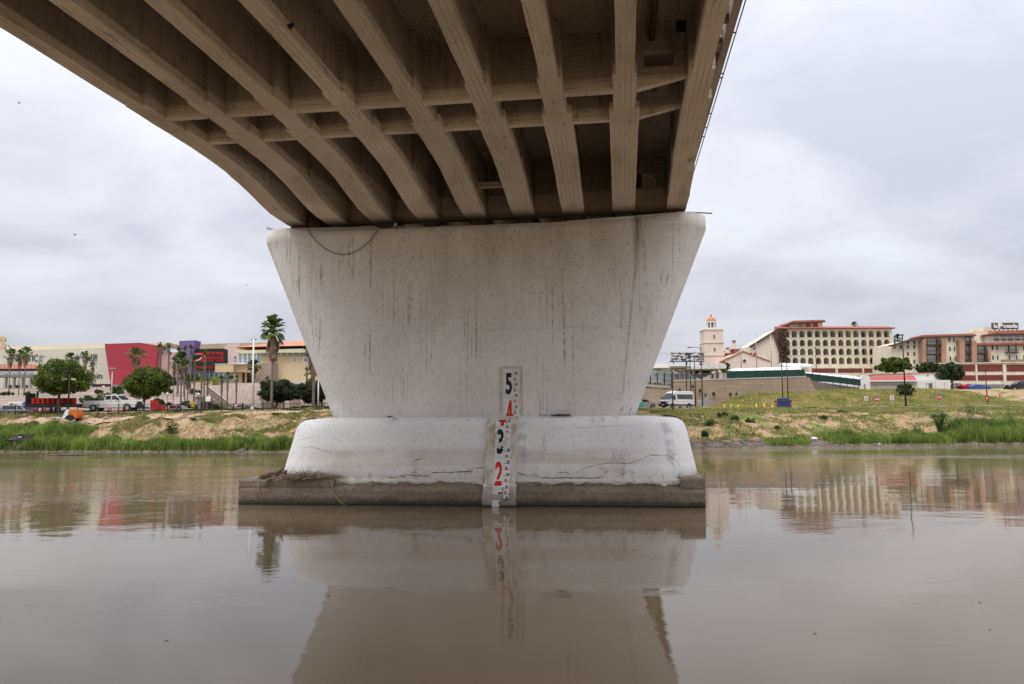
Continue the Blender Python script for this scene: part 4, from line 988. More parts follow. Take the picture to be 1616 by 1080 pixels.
for i, (a, y0, w_, lab) in enumerate(((311,591,12,'yellow-green bush before the glass storefront, left one'),(337,591,10,'yellow-green bush before the glass storefront, right one'),(322,595,10,'small yellow-green bush between two others at the storefront'))): shrub(a, y0, 0, w_, 135, 8.3, lab, LEAFY, 70+i, n=500)
tree_px('small_tree', 'dark green tree standing behind the left side of the palm grove', 'tree', 262, 590, 616, 30, 262, 133, LEAF2, .12, base=8.2, n=2500, seed=21, size=.2)
tree_px('small_tree', 'olive green tree behind the middle of the palm grove', 'tree', 297, 589, 606, 34, 297, 134, LEAF3, .12, base=8.2, n=2500, seed=22, size=.2)

# blades of grass and reeds
def blades(name, label, cat, mt, n, place, hfn, width, lean=.35, seed=1, seg=2):
    r_ = random.Random(seed); b = MB(); V = b.v; Fc = b.f; c_ = 0; tries = 0
    while c_ < n and tries < n*12:
        tries += 1
        p = place(r_)
        if p is None: continue
        x, y = p; z = ground(x, y); h_ = hfn(x, y, r_)
        if h_ <= .02: continue
        c_ += 1
        a = r_.uniform(0, 2*math.pi); w_ = width*r_.uniform(.6,1.4); lx, ly_ = r_.gauss(0,lean)*h_, r_.gauss(0,lean)*h_
        dx, dy = math.cos(a)*w_/2, math.sin(a)*w_/2; i = len(V)
        V += [(x-dx,y-dy,z-.05),(x+dx,y+dy,z-.05),(x+lx*.35+dx*.8,y+ly_*.35+dy*.8,z+h_*.6),(x+lx*.35-dx*.8,y+ly_*.35-dy*.8,z+h_*.6),(x+lx,y+ly_,z+h_*(1-.25*abs(lx+ly_)/max(h_,.1)))]
        Fc += [(i,i+1,i+2,i+3),(i+3,i+2,i+4)]
    b.m = [0]*len(Fc)
    return tag(b.build(name, mt, None, recalc=False), label, cat, None, 'stuff')
def nz(x, y, s, o=0): return mnoise.noise(Vector((x*s, y*s, o)))
def place_band(x0, x1, d0, d1):
    def f(r_):
        x = r_.uniform(x0, x1); return (x, shore(x)+r_.uniform(d0, d1))
    return f
def h_left(x, y, r_):
    d_ = y-shore(x); lim = 3.3+1.3*nz(x,0,.18,2)+(3.6 if x < -44 else 0)
    if d_ < .35+.3*nz(x,0,.7,8): return 0
    if d_ > lim: return 0
    if -50.6 < x < -48.2 and d_ < 2.6: return 0 if r_.random() < .8 else .5
    return max(.2, 1.05+.6*nz(x,y,.35,3)+.5*nz(x,y,1.1,6))*r_.uniform(.4,1.15)*(1-.6*smooth(lim-2.4,lim,d_))
blades('river_reeds', 'band of tall green reeds along the left far waterline', 'reeds', REEDG, 46000, place_band(-66,-10,.2,9), h_left, .06, .30, 1)
def h_right(x, y, r_):
    d_ = y-shore(x)
    k = smooth(30.5, 33.5, x) if x > 29 else smooth(24.0, 25.0, x)*(1-smooth(28.5,29.5,x))*.7
    if d_ < .3 or k < .05 or r_.random() > k: return 0
    lim = (3.0 if x < 30 else 4.6+2.2*smooth(44,48,x)+1.2*nz(x,0,.2,4))
    if d_ > lim: return 0
    return max(.2, .8+.9*smooth(43,47,x)+.5*nz(x,y,.4,3)+.5*nz(x,y,1.1,6))*r_.uniform(.4,1.15)*(1-.5*smooth(lim-1.5,lim,d_))
blades('river_reeds', 'green reeds along the right far waterline', 'reeds', REEDG, 36000, place_band(22,72,.2,9), h_right, .055, .25, 2)
def h_patch(th, hh, sc=.16, off=7):
    def f(x, y, r_):
        n_ = nz(x*.8, y*1.2, sc, off)+.45*nz(x, y, .7, 2)
        return 0 if n_ < th+r_.uniform(-.12,.12) else hh*r_.uniform(.4,1.2)
    return f
def p_bank(x0, x1, d0, d1): return place_band(x0, x1, d0, d1)
blades('bank_grass', 'patchy dry and green grass on the left river bank', 'grass', GRASSM, 40000, p_bank(-68,-8,4.0,13), h_patch(.16,.24,.30), .05, .55, 3)
blades('bank_grass', 'patchy dry and green grass on the right river bank', 'grass', GRASSM, 60000, p_bank(16,72,3.0,30), h_patch(-.04,.28,.30), .055, .55, 4)
DRYG = leaf_mat('dry_grass_tufts', (.22,.155,.075), (.52,.40,.21), .8, .25)
blades('dry_grass', 'low straw-coloured grass over the left bank slope', 'grass', DRYG, 42000, p_bank(-68,-8,3.2,13.5), lambda x, y, r_: .17*r_.uniform(.4,1.3) if nz(x,y,.6,11)+.5*nz(x,y,2.0,3) > r_.uniform(-.35,.15) else 0, .045, .7, 13)
blades('dry_grass', 'low straw-coloured grass over the right bank slope', 'grass', DRYG, 20000, p_bank(16,72,3.5,30), lambda x, y, r_: .18*r_.uniform(.4,1.3) if nz(x,y,.6,11)+.5*nz(x,y,2.0,3) > r_.uniform(-.35,.15) else 0, .05, .7, 14)
def p_lawn(r_):
    x = r_.uniform(-68,-8); y = r_.uniform(89.0, 95.8); return (x, y)
blades('lawn_grass', 'short mown grass strip between the path and the river road', 'grass', LEAF3, 16000, p_lawn, h_patch(-.12,.12,.1,1), .06, .3, 5)
def p_slope(r_):
    x = r_.uniform(32, 84); y = r_.uniform(122, 158)
    if y > 149.5 and x < 58: return None
    if y < 128.5 and x < 46: return None
    return (x, y)
def h_slope(x, y, r_): return .5*r_.uniform(.5,1.2)*(1+.8*nz(x,y,.25,1))
blades('slope_grass', 'yellow-green rough grass covering the slope below the right buildings', 'grass', GRASSY, 34000, p_slope, h_slope, .10, .45, 6)
# taller cane on the right, a castor plant, small weeds
def cane(px, ytop, Y, label, seed, lean=.3):
    p = base_pt(px, Y); h_ = zpix(px, ytop, Y)-p.z; t = thing('cane_plant', label, 'cane', p, 0, 'tall cane stalks on the right bank'); r_ = random.Random(seed)
    b = MB(); lf = MB()
    for s in range(5):
        ox, oy = r_.uniform(-.5,.5), r_.uniform(-.3,.3); hh = h_*r_.uniform(.7,1.0); lx = r_.gauss(0,lean)*hh*.5-.1*hh
        P = [Vector((ox+lx*(q/6)**2, oy, hh*q/6)) for q in range(7)]; b.tube(P, [.022*(1-.1*q) for q in range(7)], 5, False)
        for k in range(22):
            q = r_.uniform(.3,1.0); i = min(5, int(q*6)); c = P[i].lerp(P[i+1], q*6-i) if i < 6 else P[6]
            a = r_.choice((0, math.pi))+r_.uniform(-.7,.7); L_ = r_.uniform(.35,.65); dd = Vector((math.cos(a), math.sin(a), .55)); w_ = Vector((0,.3,1)).cross(dd).normalized()*.035
            m_ = c+dd*L_*.5; tip = c+Vector((dd.x*L_, dd.y*L_, -.05*L_)); j = len(lf.v); lf.v += [tuple(c), tuple(m_+w_), tuple(tip), tuple(m_-w_)]; lf.f.append((j,j+1,j+2,j+3)); lf.m.append(0)
    b.build('stalks', REEDD, t, recalc=False); lf.build('leaves', REEDD, t, recalc=False)
for i, (px, yt, Y, lab) in enumerate(((1531,630,83,'tallest leaning cane clump with a feathery top on the right bank'),(1543,641,83.5,'cane clump just right of the tallest leaning clump'),(1589,641,83.5,'slim upright cane near the right edge of the picture'),(1518,648,83,'cane clump left of the tallest leaning clump'),(1560,654,83,'bushy lower cane between the tallest clump and the slim upright one'),(1605,652,83,'cane clump at the right frame edge'),(1575,660,82,'low drooping cane close above the water on the right'),(1500,663,83,'low cane clump beside the broad-leaved plant'),(1450,668,82,'low cane clump left of the broad-leaved plant'))):
    cane(px, yt, Y, lab, i)
p = base_pt(1482, 83); t = thing('castor_plant', 'broad-leaved dark green castor plant on the right bank', 'plant', p, 0); r_ = random.Random(3); b = MB(); lf = MB(); h_ = zpix(1482,650,83)-p.z
for k in range(46):
    a = r_.uniform(0,6.28); q = math.sqrt(r_.random()); c = Vector((.95*q*math.cos(a), .6*q*math.sin(a), h_*(.62+.36*math.sqrt(1-q*q*.9))+r_.uniform(-.25,.05))); b.tube([(0,0,0),c*.6+Vector((0,0,.2)),c], [.03,.02,.01], 4, False)
    pts = []; n_ = 14
    for i in range(n_):
        an = 2*math.pi*i/n_; rr = .22 if i % 2 == 0 else .11; pts.append((c.x+rr*math.cos(an), c.y+rr*math.sin(an), c.z+r_.uniform(-.03,.03)-.08*(i % 2 == 0)))
    lf.add([tuple(c)]+pts, [(0, 1+i, 1+(i+1) % n_) for i in range(n_)])
b.build('stems', REEDD, t, recalc=False); lf.build('leaves', leaf_mat('castor_leaves', (.035,.07,.03), (.09,.14,.06), 3), t, recalc=False)
for i, (px, py, Y, w_, h_, lab) in enumerate(((1120,672,83,14,.8,'dark weed clump on the eroded slope just right of the pier'),(1112,690,79,10,.6,'dark green weed low on the mud right of the pier'),(1160,664,86,12,.7,'green bush halfway up the eroded slope'),(1140,658,88,20,.6,'broad weed patch near the top of the eroded slope'),(1183,662,86,16,.5,'weed tuft right of the slope bush'),(1225,671,84,10,.5,'bright weed on the bare orange slope'),(1180,690,80,26,.5,'low green mat at the foot of the mud slope'),(273,676,81,12,1.4,'dark broad-leaved weed rising above the left reeds'),(435,664,85,10,.35,'single round green tuft on the dry left bank'),(505,650,97,8,.5,'bright green tuft on the lawn close to the pier'),(306,664,84,9,.35,'small grass tuft on the dry left bank'),(1298,655,90,16,.5,'green tuft on the right bank above the white rubbish'),(1330,652,95,20,.45,'wide green tuft on the flat above the right bank'))):
    p = base_pt(px, Y); zz = p.z; t = thing('weed_clump', lab, 'weeds', p, 0, 'weed clumps on the banks'); r_ = random.Random(90+i); rx = w_*Y/F_PX/2
    leaf_cloud('foliage', [(rx*r_.uniform(-.8,.8), rx*.5*r_.uniform(-.8,.8), h_*r_.uniform(.1,.7), h_*.35) for _ in range(14)], 500, .09, REEDD if i % 2 == 0 else LEAF3, t, 90+i)
p = base_pt(1430, 128); tree_px('shrub', 'large loose green shrub on the slope behind the tall dark lamp post', 'shrub', 1431, 602, 630, 30, 1431, 142, LEAF3, .06, n=2600, size=.16, seed=41, nclump=50)

# ------------------------------------------------------------------ buildings: a facade frame placed by its reference pixel and distance
class Facade:
    def __init__(s, name, label, cat, px, Y, zb, ang=0.0, group=None):
        p = at(px, 620, Y); s.o = (p.x, Y, zb); s.ang = ang
        s.t = thing(name, label, cat, s.o, ang, group)
    def L(s, px, py, dy=0.0): return to_local(px, py, *s.o, s.ang, dy)
    def poly(s, name, pts, mt, y0, y1, parent=None, px=True):
        P = [s.L(x, y, y0) for x, y in pts] if px else pts
        return MB().prism(P, 'y', y0, y1).build(name, mt, parent or s.t)
    def box(s, name, px0, px1, py0, py1, mt, y0, y1, parent=None, base=False):
        pm, qm = (px0+px1)/2, (py0+py1)/2
        x0, x1 = s.L(px0, qm, y0)[0], s.L(px1, qm, y0)[0]; z0 = s.L(pm, py1, y0)[1]; z1 = s.L(pm, py0, y0)[1]
        if base: z0 = 0
        return MB().box(x0, x1, y0, y1, z0, z1).build(name, mt, parent or s.t)
    def window(s, px0, px1, py0, py1, y0, glass=GLASSD, frame=WHITE, fw=.12, mull=0, cross=0, name='window', label=None, proud=.06):
        pm, qm = (px0+px1)/2, (py0+py1)/2
        x0, x1 = s.L(px0, qm, y0)[0], s.L(px1, qm, y0)[0]; z0 = s.L(pm, py1, y0)[1]; z1 = s.L(pm, py0, y0)[1]
        b = MB(); a, c = y0-proud, y0+.05
        b.box(x0,x1,a,c,z0,z0+fw).box(x0,x1,a,c,z1-fw,z1).box(x0,x0+fw,a,c,z0+fw,z1-fw).box(x1-fw,x1,a,c,z0+fw,z1-fw)
        for k in range(mull): xm = x0+(x1-x0)*(k+1)/(mull+1); b.box(xm-fw*.35,xm+fw*.35,a+.01,c,z0+fw,z1-fw)
        for k in range(cross): zm = z0+(z1-z0)*(k+1)/(cross+1); b.box(x0+fw,x1-fw,a+.012,c,zm-fw*.3,zm+fw*.3)
        w_ = b.build(name, frame, s.t)
        MB().box(x0+fw,x1-fw,y0-.012,y0+.04,z0+fw,z1-fw).build('pane', glass, w_)
        return w_
def wedge_terrace(name, label, px0, px1, pyt0, pyt1, Y0, Y1, z0, mt, cat='retaining wall', back=14, pyb=None):
    """stone slope rising from Y0 (foot) to Y1 (crest) whose crest follows the pixels pyt0..pyt1; flat behind"""
    a, c = at(px0, pyt0, Y1), at(px1, pyt1, Y1); fa, fc = at(px0, 645, Y0).x, at(px1, 645, Y0).x
    t = thing(name, label, cat, ((a.x+c.x)/2, Y0, z0), 0); ox = (a.x+c.x)/2
    vs = [(fa-ox,0,-1),(fc-ox,0,-1),(fc-ox,0,0),(fa-ox,0,0),(a.x-ox,Y1-Y0,a.z-z0),(c.x-ox,Y1-Y0,c.z-z0),(a.x-ox,Y1-Y0+back,a.z-z0),(c.x-ox,Y1-Y0+back,c.z-z0),(a.x-ox,Y1-Y0+back,-1),(c.x-ox,Y1-Y0+back,-1)]
    b = MB().add(vs, [(0,1,2,3),(3,2,5,4),(4,5,7,6),(6,7,9,8),(0,3,4,6,8),(1,9,7,5,2),(0,8,9,1)]); b.build('stone_face', mt, t)
    MB().box(a.x-ox, c.x-ox, Y1-Y0-.05, Y1-Y0+.35, a.z-z0-.05, a.z-z0+.12).build('coping', CONC, t) if abs(a.z-c.z) < .4 else None
    return t
wedge_terrace('terrace_slope', 'long lower pink stone slope behind the trailer and the pickup', -40, 305, 626, 626, 115.2, 121.5, 4.3, STONE, back=13)
wedge_terrace('terrace_slope', 'upper pink stone slope below the cream and crimson mall', -40, 365, 614.5, 607.5, 129, 132, 6.0, STONE, back=3)
MB_pl = thing('plaza_slab', 'paved plaza level in front of the mall', 'plaza', (-60, 134, 8.0), 0); MB().box(-60, 45, 0, 30, -3, .25).build('paving', CONC, MB_pl)
wedge_terrace('stone_ramp_wall', 'big tall pink stone slope right of the slanting steps', 352, 412, 606, 605, 118, 126, 4.3, STONE, back=8)
# slanting steps between the terraces
a, c = at(330, 612, 124), at(372, 644, 116); t = thing('slanting_steps', 'pale stair edge slanting down between the stone slopes', 'stairs', (c.x, c.y, 4.3), 0)
b = MB(); a_ = Vector(a)-Vector(t.location); c_ = Vector(c)-Vector(t.location)
for k in range(24):
    q = k/24; p = c_.lerp(a_, q); p2 = c_.lerp(a_, (k+1)/24); b.box(p2.x, p.x+.02, p.y-.6, p.y+.35, p.z-.8, p2.z)
b.build('steps', STONE, t); MB().tube([tuple(c_+Vector((0,-.62,.2))), tuple(a_+Vector((0,-.62,.25)))], .13, 4).build('parapet', CONC, t)
t = thing('base_wall', 'pale rendered wall with stone pilasters behind the dark oaks', 'wall', (at(410,640,121).x, 121, 4.4), 0)
x1 = at(540,640,121).x-t.location.x; ztop_ = zpix(480,604,121)-4.4
MB().box(0, x1, 0, 6, -.5, ztop_).build('wall', mat('pale_render', (.55,.50,.44), .9, .06, .4), t)
for i in range(4): MB().box(x1*(.12+.24*i), x1*(.12+.24*i)+1.6, -.35, 0, -.5, ztop_*.62).build('pilaster', STONE, t)
MB().box(0, x1*.30, -.25, -.002, -.5, ztop_*.55).build('stone_plinth', STONE, t)

# the mall
f = Facade('mall_building', 'long cream mall wall with dark shop lettering at the far left', 'shopping mall', 80, 160, 8.2)
f.poly('wall', [(-60,557),(0,553),(164.5,550),(176,613),(176,620),(-60,620)], MALLC, 0, 24)
f.poly('upper_wall', [(-60,551),(0,548),(20,547),(165,542.5),(165.5,549.6),(-60,556.5)], MALLR, .6, 22)
f.box('storefront_band', 100, 175, 606.5, 613, BLACK, -.08, 0)
for i, (a, cc) in enumerate(((141,'white'),(149,'w'),(155,'b'),(161,'r'),(166,'b'),(170,'w'))): f.box('shop_sign', a, a+4, 609, 611.5, [WHITE, BLUE, RED][i % 3], -.16, -.08)
LET = mat('dark_sign_letters', (.03,.035,.04), .5); LETG = mat('grey_sign_letters', (.25,.27,.29), .5)
def sign(F, body, px0, px1, pyt, pyb, mt, y=-.14, sx=None, bold=.0, name='sign_lettering', parent=None):
    xm, z0 = F.L((px0+px1)/2, pyb, y); z1 = F.L((px0+px1)/2, pyt, y)[1]; xa, xb = F.L(px0, pyb, y)[0], F.L(px1, pyb, y)[0]
    o = text_mesh(name, body, z1-z0, mt, parent or F.t, (xm, y, z0), 1, .06, bold)
    xs_ = [v.co.x for v in o.data.vertices]; k = (xb-xa)/(max(xs_)-min(xs_)); mid = (max(xs_)+min(xs_))/2
    for v in o.data.vertices: v.co.x = (v.co.x-mid)*k
    return o
sign(f, 'NAUTIC', 19.5, 59.5, 560, 571, LET)
sign(f, 'A', 59.5, 67, 560.5, 571.5, LETG); f.poly('sail_emblem', [(61,570.5),(63.8,561),(64.6,570.5)], LETG, -.2, -.145); f.box('sail_emblem_yard', 64, 71, 562.1, 562.8, LET, -.2, -.145)
sign(f, 'STAR', 130, 138, 559, 562, LET); sign(f, 'SHOP', 142.5, 153, 559, 562.2, LET, bold=.01)
sign(f, 'OUTLET', 130, 153, 563, 571, LET, bold=.02); sign(f, 'Calvin Klein', 92, 161, 588.5, 598, LET)
pts = []
for k in range(10):
    a = math.pi/2+k*math.pi/5; rr = 5.2 if k % 2 == 0 else 2.0; pts.append((121.5+rr*math.cos(a), 565-rr*math.sin(a)))
f.poly('star_emblem', pts, mat('navy_emblem', (.02,.025,.06), .5), -.2, -.06)
# covered walkway at the far left
g_ = Facade('tiled_walkway', 'covered walkway with orange tile roof and grey railing at the far left', 'walkway', 20, 146, 8.2)
g_.poly('tile_roof', [(-30,576),(50,574.8),(55,576.2),(56,582),(-30,582.5)], TILEO, -1.5, 2.5); g_.box('roof_beam', -30, 56, 582.5, 584.6, DARK, -1.3, 2.2)
g_.box('floor_beam', -30, 50, 591.5, 595, mat('grey_walkway_steel', (.20,.19,.19), .6), -1.2, 2.2)
for i in range(7): g_.box('railing_panel', -30+i*12, -19+i*12, 586, 591, GALV, -1.25, -1.18)
for i in range(6): g_.box('column', -20+i*13, -17.6+i*13, 585, 617, mat('column_grey_%d' % i, (.36,.32,.29), .8) if i == 0 else bpy.data.materials['column_grey_0'], -1.0, -.3)
f2 = Facade('shop_wall_wing', 'cream shop wall with dark shop window under the tiled walkway', 'shop', 20, 152, 8.2); f2.box('wall', -30, 45, 596, 618, MALLC, 0, 1.5)
f2.window(13, 27, 608, 615, -.02, BLACK, DARK, .1, 1); f2.window(27.5, 35, 608, 615, -.02, mat('violet_poster', (.07,.04,.22), .5), DARK, .1); f2.box('louvre', 5, 8, 608, 615, SHUT, -.1, 0); f2.box('louvre', 40, 43.5, 608, 615, SHUT, -.1, 0)
f2 = Facade('roof_letter', 'giant beige letter S standing on the roof at the left frame edge', 'sign letter', 4, 157, 14)
xm, z0 = f2.L(2, 552.5, 0); z1 = f2.L(2, 531, 0)[1]; text_mesh('letter', 'S', z1-z0, mat('beige_roof_letter', (.55,.42,.26), .7, .05), f2.t, (xm, 0, z0), 1.0, .5, .055)
b = MB(); xa = f2.L(14, 545, 1)[0]; xb = f2.L(19.5, 552.5, 1)[0]; zb_ = f2.L(10, 552.5, 1)[1]; zt_ = f2.L(10, 545, 1)[1]; b.tube([(xa,.6,zt_),(xb,1.6,zb_-.3)], .07, 5).tube([(xa-.3,.6,zt_),(xa-1,1.6,zb_-.3)], .07, 5); b.build('brace', DARK, f2.t)
# crimson wall, pink wall, purple wall
f = Facade('crimson_wall', 'big crimson slanted wall of the mall rising behind the globe tree', 'mall wall', 205, 157, 8.0)
f.poly('wall_panel', [(165,543),(221,541),(248,545.3),(246.5,584),(246,606),(175,607)], REDW, 0, 2.2)
f = Facade('pink_wall', 'pale pink mall wall with cream wing roof right of the crimson wall', 'mall wall', 262, 163, 8.0)
f.poly('wall', [(244,553),(275,556),(275,612),(244,612)], PINKW, 0, 8); f.poly('wing_roof', [(225,542.3),(264,540.8),(257,545.5),(248,546)], MALLR, -1.5, 6)
for a in (261.2, 250.5): f.box('roof_post', a, a+1.4, 543.5, 553.5, GALV, 2, 2.3)
f.box('light_box', 251, 261, 546.5, 553.2, mat('pale_blue_glass', (.5,.6,.64), .3, .05), 3, 5)
f = Facade('purple_wall', 'tapered purple tower wall of the mall with a square blue window', 'mall wall', 293, 156, 8.0)
f.poly('wall', [(282.8,538.3),(308,537.3),(305,551),(300,572),(299,606),(283,606)], PURP, 0, 3)
f.window(291.5, 294.3, 563, 568.2, -.02, BLUE, PURP, .1); MB().tube([(f.L(282.3,538,0)[0],1,8),(f.L(282.3,510,0)[0],1,f.L(282.3,512,0)[1])], .05, 5).build('mast', WHITE, f.t)
f = Facade('screen_building', 'beige and pink mall block behind the large black advertising screen', 'mall building', 350, 163, 8.0)
f.poly('wall', [(306,543.8),(345,542.4),(395,541.2),(437,540.5),(437,610),(306,610)], TAN2, 0, 12)
f.poly('pink_panel', [(360,543.2),(378,542),(378,575),(353,575),(353,549)], PINKW, -.12, 0)
f.box('cyan_panel', 304.8, 310.6, 544.5, 551.2, CYAN, -.5, 0); f.window(369, 373.2, 561, 568, -.2, mat('blue_window', (.05,.12,.22), .2), WHITE, .1)
f.box('glass_storefront', 298, 365, 584, 596, GLASS, -.4, 0); f.box('red_fascia', 303, 341, 578.8, 582, RED, -.9, 0)
for i in range(9): f.box('mullion', 300+i*7.5, 300.6+i*7.5, 584, 596, WHITE, -.5, -.4)
f = Facade('advertising_screen', 'black outdoor screen showing red store lettering', 'advertising screen', 328, 157, 14)
f.poly('screen_case', [(302.5,551.3),(351.5,550),(354.5,551.5),(354.5,574.5),(352,577.8),(302.5,577.8)], BLACK, 0, 1.8)
scr = mat('screen_red', (.36,.012,.02), .4, .05); rp_ = f.box('screen_image', 302.8, 352, 556, 570.8, scr, -.06, -.0)
f.box('screen_block', 302.8, 318, 560.5, 566, BLACK, -.09, -.06); f.box('screen_block', 336, 340, 568.2, 571, BLACK, -.09, -.06)
sign(f, 'adidas', 324, 349.5, 557.2, 563.4, INK, -.10, bold=.02); sign(f, 'OUTLET STORE', 322, 348.5, 566, 569, INK, -.10, bold=.01)
f.box('white_scribble', 304, 318, 558.8, 559.4, WHITE, -.1, -.06); 
b = MB(); P = [f.L(*q, -.1) for q in ((308,569.2),(312,569),(316,567),(318.5,564))]; b.tube([(p[0],-.1,p[1]) for p in P], .09, 5).build('white_smile', WHITE, f.t)
# cream civic building with tile roof
f = Facade('civic_building', 'yellow-cream building with orange tiled hip roof and glass corner', 'building', 440, 145, 8.2)
f.box('wall', 412, 560, 562, 604, CREAM if False else mat('warm_yellow_stucco', (.61,.49,.30), .9, .08, .3), 0, 18)
f.box('clerestory_band', 376, 560, 555.5, 562, mat('pale_mullion_band', (.50,.50,.47), .6), .3, 17)
f.box('wall_lower_left', 376, 411.9, 574, 577.5, TAN, .2, 17)
for i in range(5): f.window(376+i*7.2, 383.2+i*7.2, 557.5, 574, .12, GLASSG, WHITE, .12, 0, 2)
for i in range(9): f.window(413+i*10, 422.5+i*10, 556.2, 561, .22, GLASS, WHITE, .1)
xa, za = f.L(369, 552.5, -1.5); xb = f.L(560, 550, -1.5)[0]; zc_ = za+.75; zr = f.L(430, 541.5, 4)[1]
f.poly('eave_fascia', [(367,553.8),(470,550.6),(560,548.6),(560,555),(470,556.6),(380,557.3)], mat('cream_fascia', (.60,.52,.36), .8, .04), -1.3, 16)
vs = [(xa,-1.5,zc_-.25),(xb,-1.5,zc_+.1),(xb,5,zr+1.1),(xa+7.5,5,zr+.35),(xa,16,zc_-.25),(xb,16,zc_+.1)]
MB().add(vs, [(0,1,2,3),(0,3,4),(4,3,2,5),(0,4,5,1)]).build('tile_roof', TILEO, f.t)
f.window(462, 467.6, 564.2, 572.8, -.05, GLASS, WHITE, .12, 0, 1); f.window(479, 491, 564.2, 572.8, -.05, GLASS, WHITE, .12, 2); f.window(434.5, 438, 588, 591, -.05, GLASSD, GALV, .08); f.window(434.5, 438, 592.2, 595, -.05, GLASSD, GALV, .08)
f.box('canopy', 339.5, 368, 575, 587.5, TAN, -7, -1); f.box('canopy', 368.2, 388, 575.2, 587.3, TAN, -6.2, 0); f.box('canopy_top', 339, 389, 574.2, 575, WHITE, -7.1, 0)
f.box('column', 372.5, 375.2, 587, 606, GALV, -5.6, -5); f.box('column', 375.6, 379.5, 587, 606, TAN, -5.4, -4.4)
f.box('porch_back', 380, 398, 587.5, 606, mat('brown_porch', (.13,.085,.055), .8), -1, 0); f.box('pillar', 386, 388, 588, 606, TAN, -4.5, -4)
f.poly('stone_wing', [(399,606),(412,583),(414,573),(430,572),(431,606)], STONE, -3, -.1); f.box('floor_wall', 341, 420, 604.5, 609, STONE, -7, 0)
f.box('lower_wall', 412, 560, 603.4, 611, mat('pale_grey_render', (.52,.50,.46), .9), -.3, 0)
f = Facade('glass_storefront_trash', 'dark waste bin standing on the plaza under the cream canopy', 'bin', 363, 137, 8.3); f.box('bin_body', 361, 365.5, 593.5, 598, BLACK, 0, .8); f.box('bin_lid', 360.8, 365.7, 592.8, 593.4, DARK, -.05, .85)
f = Facade('yellow_barrier', 'small yellow barrier on top of the stone slope', 'barrier', 354, 127, 8.3); f.box('barrier_board', 348, 357.6, 604.6, 606.6, mat('yellow_paint', (.70,.48,.03), .6), 0, .2); f.box('barrier_leg', 349, 350, 606.6, 608, DARK, .05, .15); f.box('barrier_leg', 356, 357, 606.6, 608, DARK, .05, .15)
f = Facade('planter_wall', 'low orange-tan planter wall before the glass storefront', 'planter wall', 320, 133, 8.2); f.box('planter', 301, 332, 603, 608.5, TAN, 0, 1.0); f.box('planter_coping', 300.5, 332.5, 602.4, 603, CONC, -.05, 1.05)

# ------------------------------------------------------------------ street furniture on the left bank
def fence_run(label, px0, px1, Y, hh, npan, seed=0):
    x0, x1 = at(px0, 648, Y).x, at(px1, 648, Y).x; zb = ground((x0+x1)/2, Y, False)
    t = thing('iron_fence', label, 'fence', (x0, Y, zb), 0)
    st = (x1-x0)/npan
    for i in range(npan+1): MB().box(i*st-.045, i*st+.045, -.045, .045, -.2, hh+.12).build('post', DARK, t)
    for i in range(npan):
        b = MB(); b.box(i*st+.05, (i+1)*st-.05, -.02, .02, .12, .16).box(i*st+.05, (i+1)*st-.05, -.02, .02, hh-.1, hh-.06); n_ = int(st/.15)
        for k in range(1, n_): x = i*st+st*k/n_; b.box(x-.011, x+.011, -.011, .011, .05, hh)
        tag(b.build('picket_panel', DARK, t, recalc=False), kind='stuff')
fence_run('long black iron fence along the lawn in front of the trailer and the pickup', -8, 545, 90.5, 1.15, 17)
# low dark boards / planters half-buried on the lawn
for i, (a, lab) in enumerate(((34,'dark low edging board left of the trailer wheels'),(158,'dark low edging board below the pickup rear wheel'),(212,'dark low edging board below the pickup nose'),(267,'dark low edging board right of the red bin'),(302,'dark low edging board before the palm grove'),(358,'dark low edging board left of the silver car'),(412,'dark low edging board right of the silver car'),(455,'dark low edging board below the right oak'),(500,'dark low edging board close to the pier'))):
    p = base_pt(a, 89.3); t = thing('edging_board', lab, 'edging board', p, 0, 'edging boards along the path'); MB().box(-.45,.45,-.06,.06,-.05,.17).build('board', mat('dark_red_brown_board', (.10,.06,.045), .9) if i == 0 else bpy.data.materials['dark_red_brown_board'], t)
def bench(px0, px1, Y, lab):
    p = base_pt((px0+px1)/2, Y); w_ = (px1-px0)*Y/F_PX; t = thing('picnic_bench', lab, 'bench', p, 0, 'red benches on the river lawn')
    MB().box(-w_/2,w_/2,-.35,.35,.70,.76).build('table_top', RED, t); MB().box(-w_/2,w_/2,-.75,-.5,.40,.45).build('seat', RED, t); MB().box(-w_/2,w_/2,.5,.75,.40,.45).build('seat', RED, t)
    for s in (-1, 1): MB().box(s*w_*.38-.04,s*w_*.38+.04,-.7,.7,.28,.33).box(s*w_*.38-.04,s*w_*.38+.04,-.06,.06,.0,.7).build('leg', DARK, t)
bench(50, 79, 92.0, 'red picnic bench in front of the trailer'); bench(168, 198, 92.0, 'red picnic bench in front of the white pickup'); bench(366, 386, 93, 'red picnic bench left of the parked silver car'); bench(262, 282, 92.5, 'red picnic bench right of the red bin')

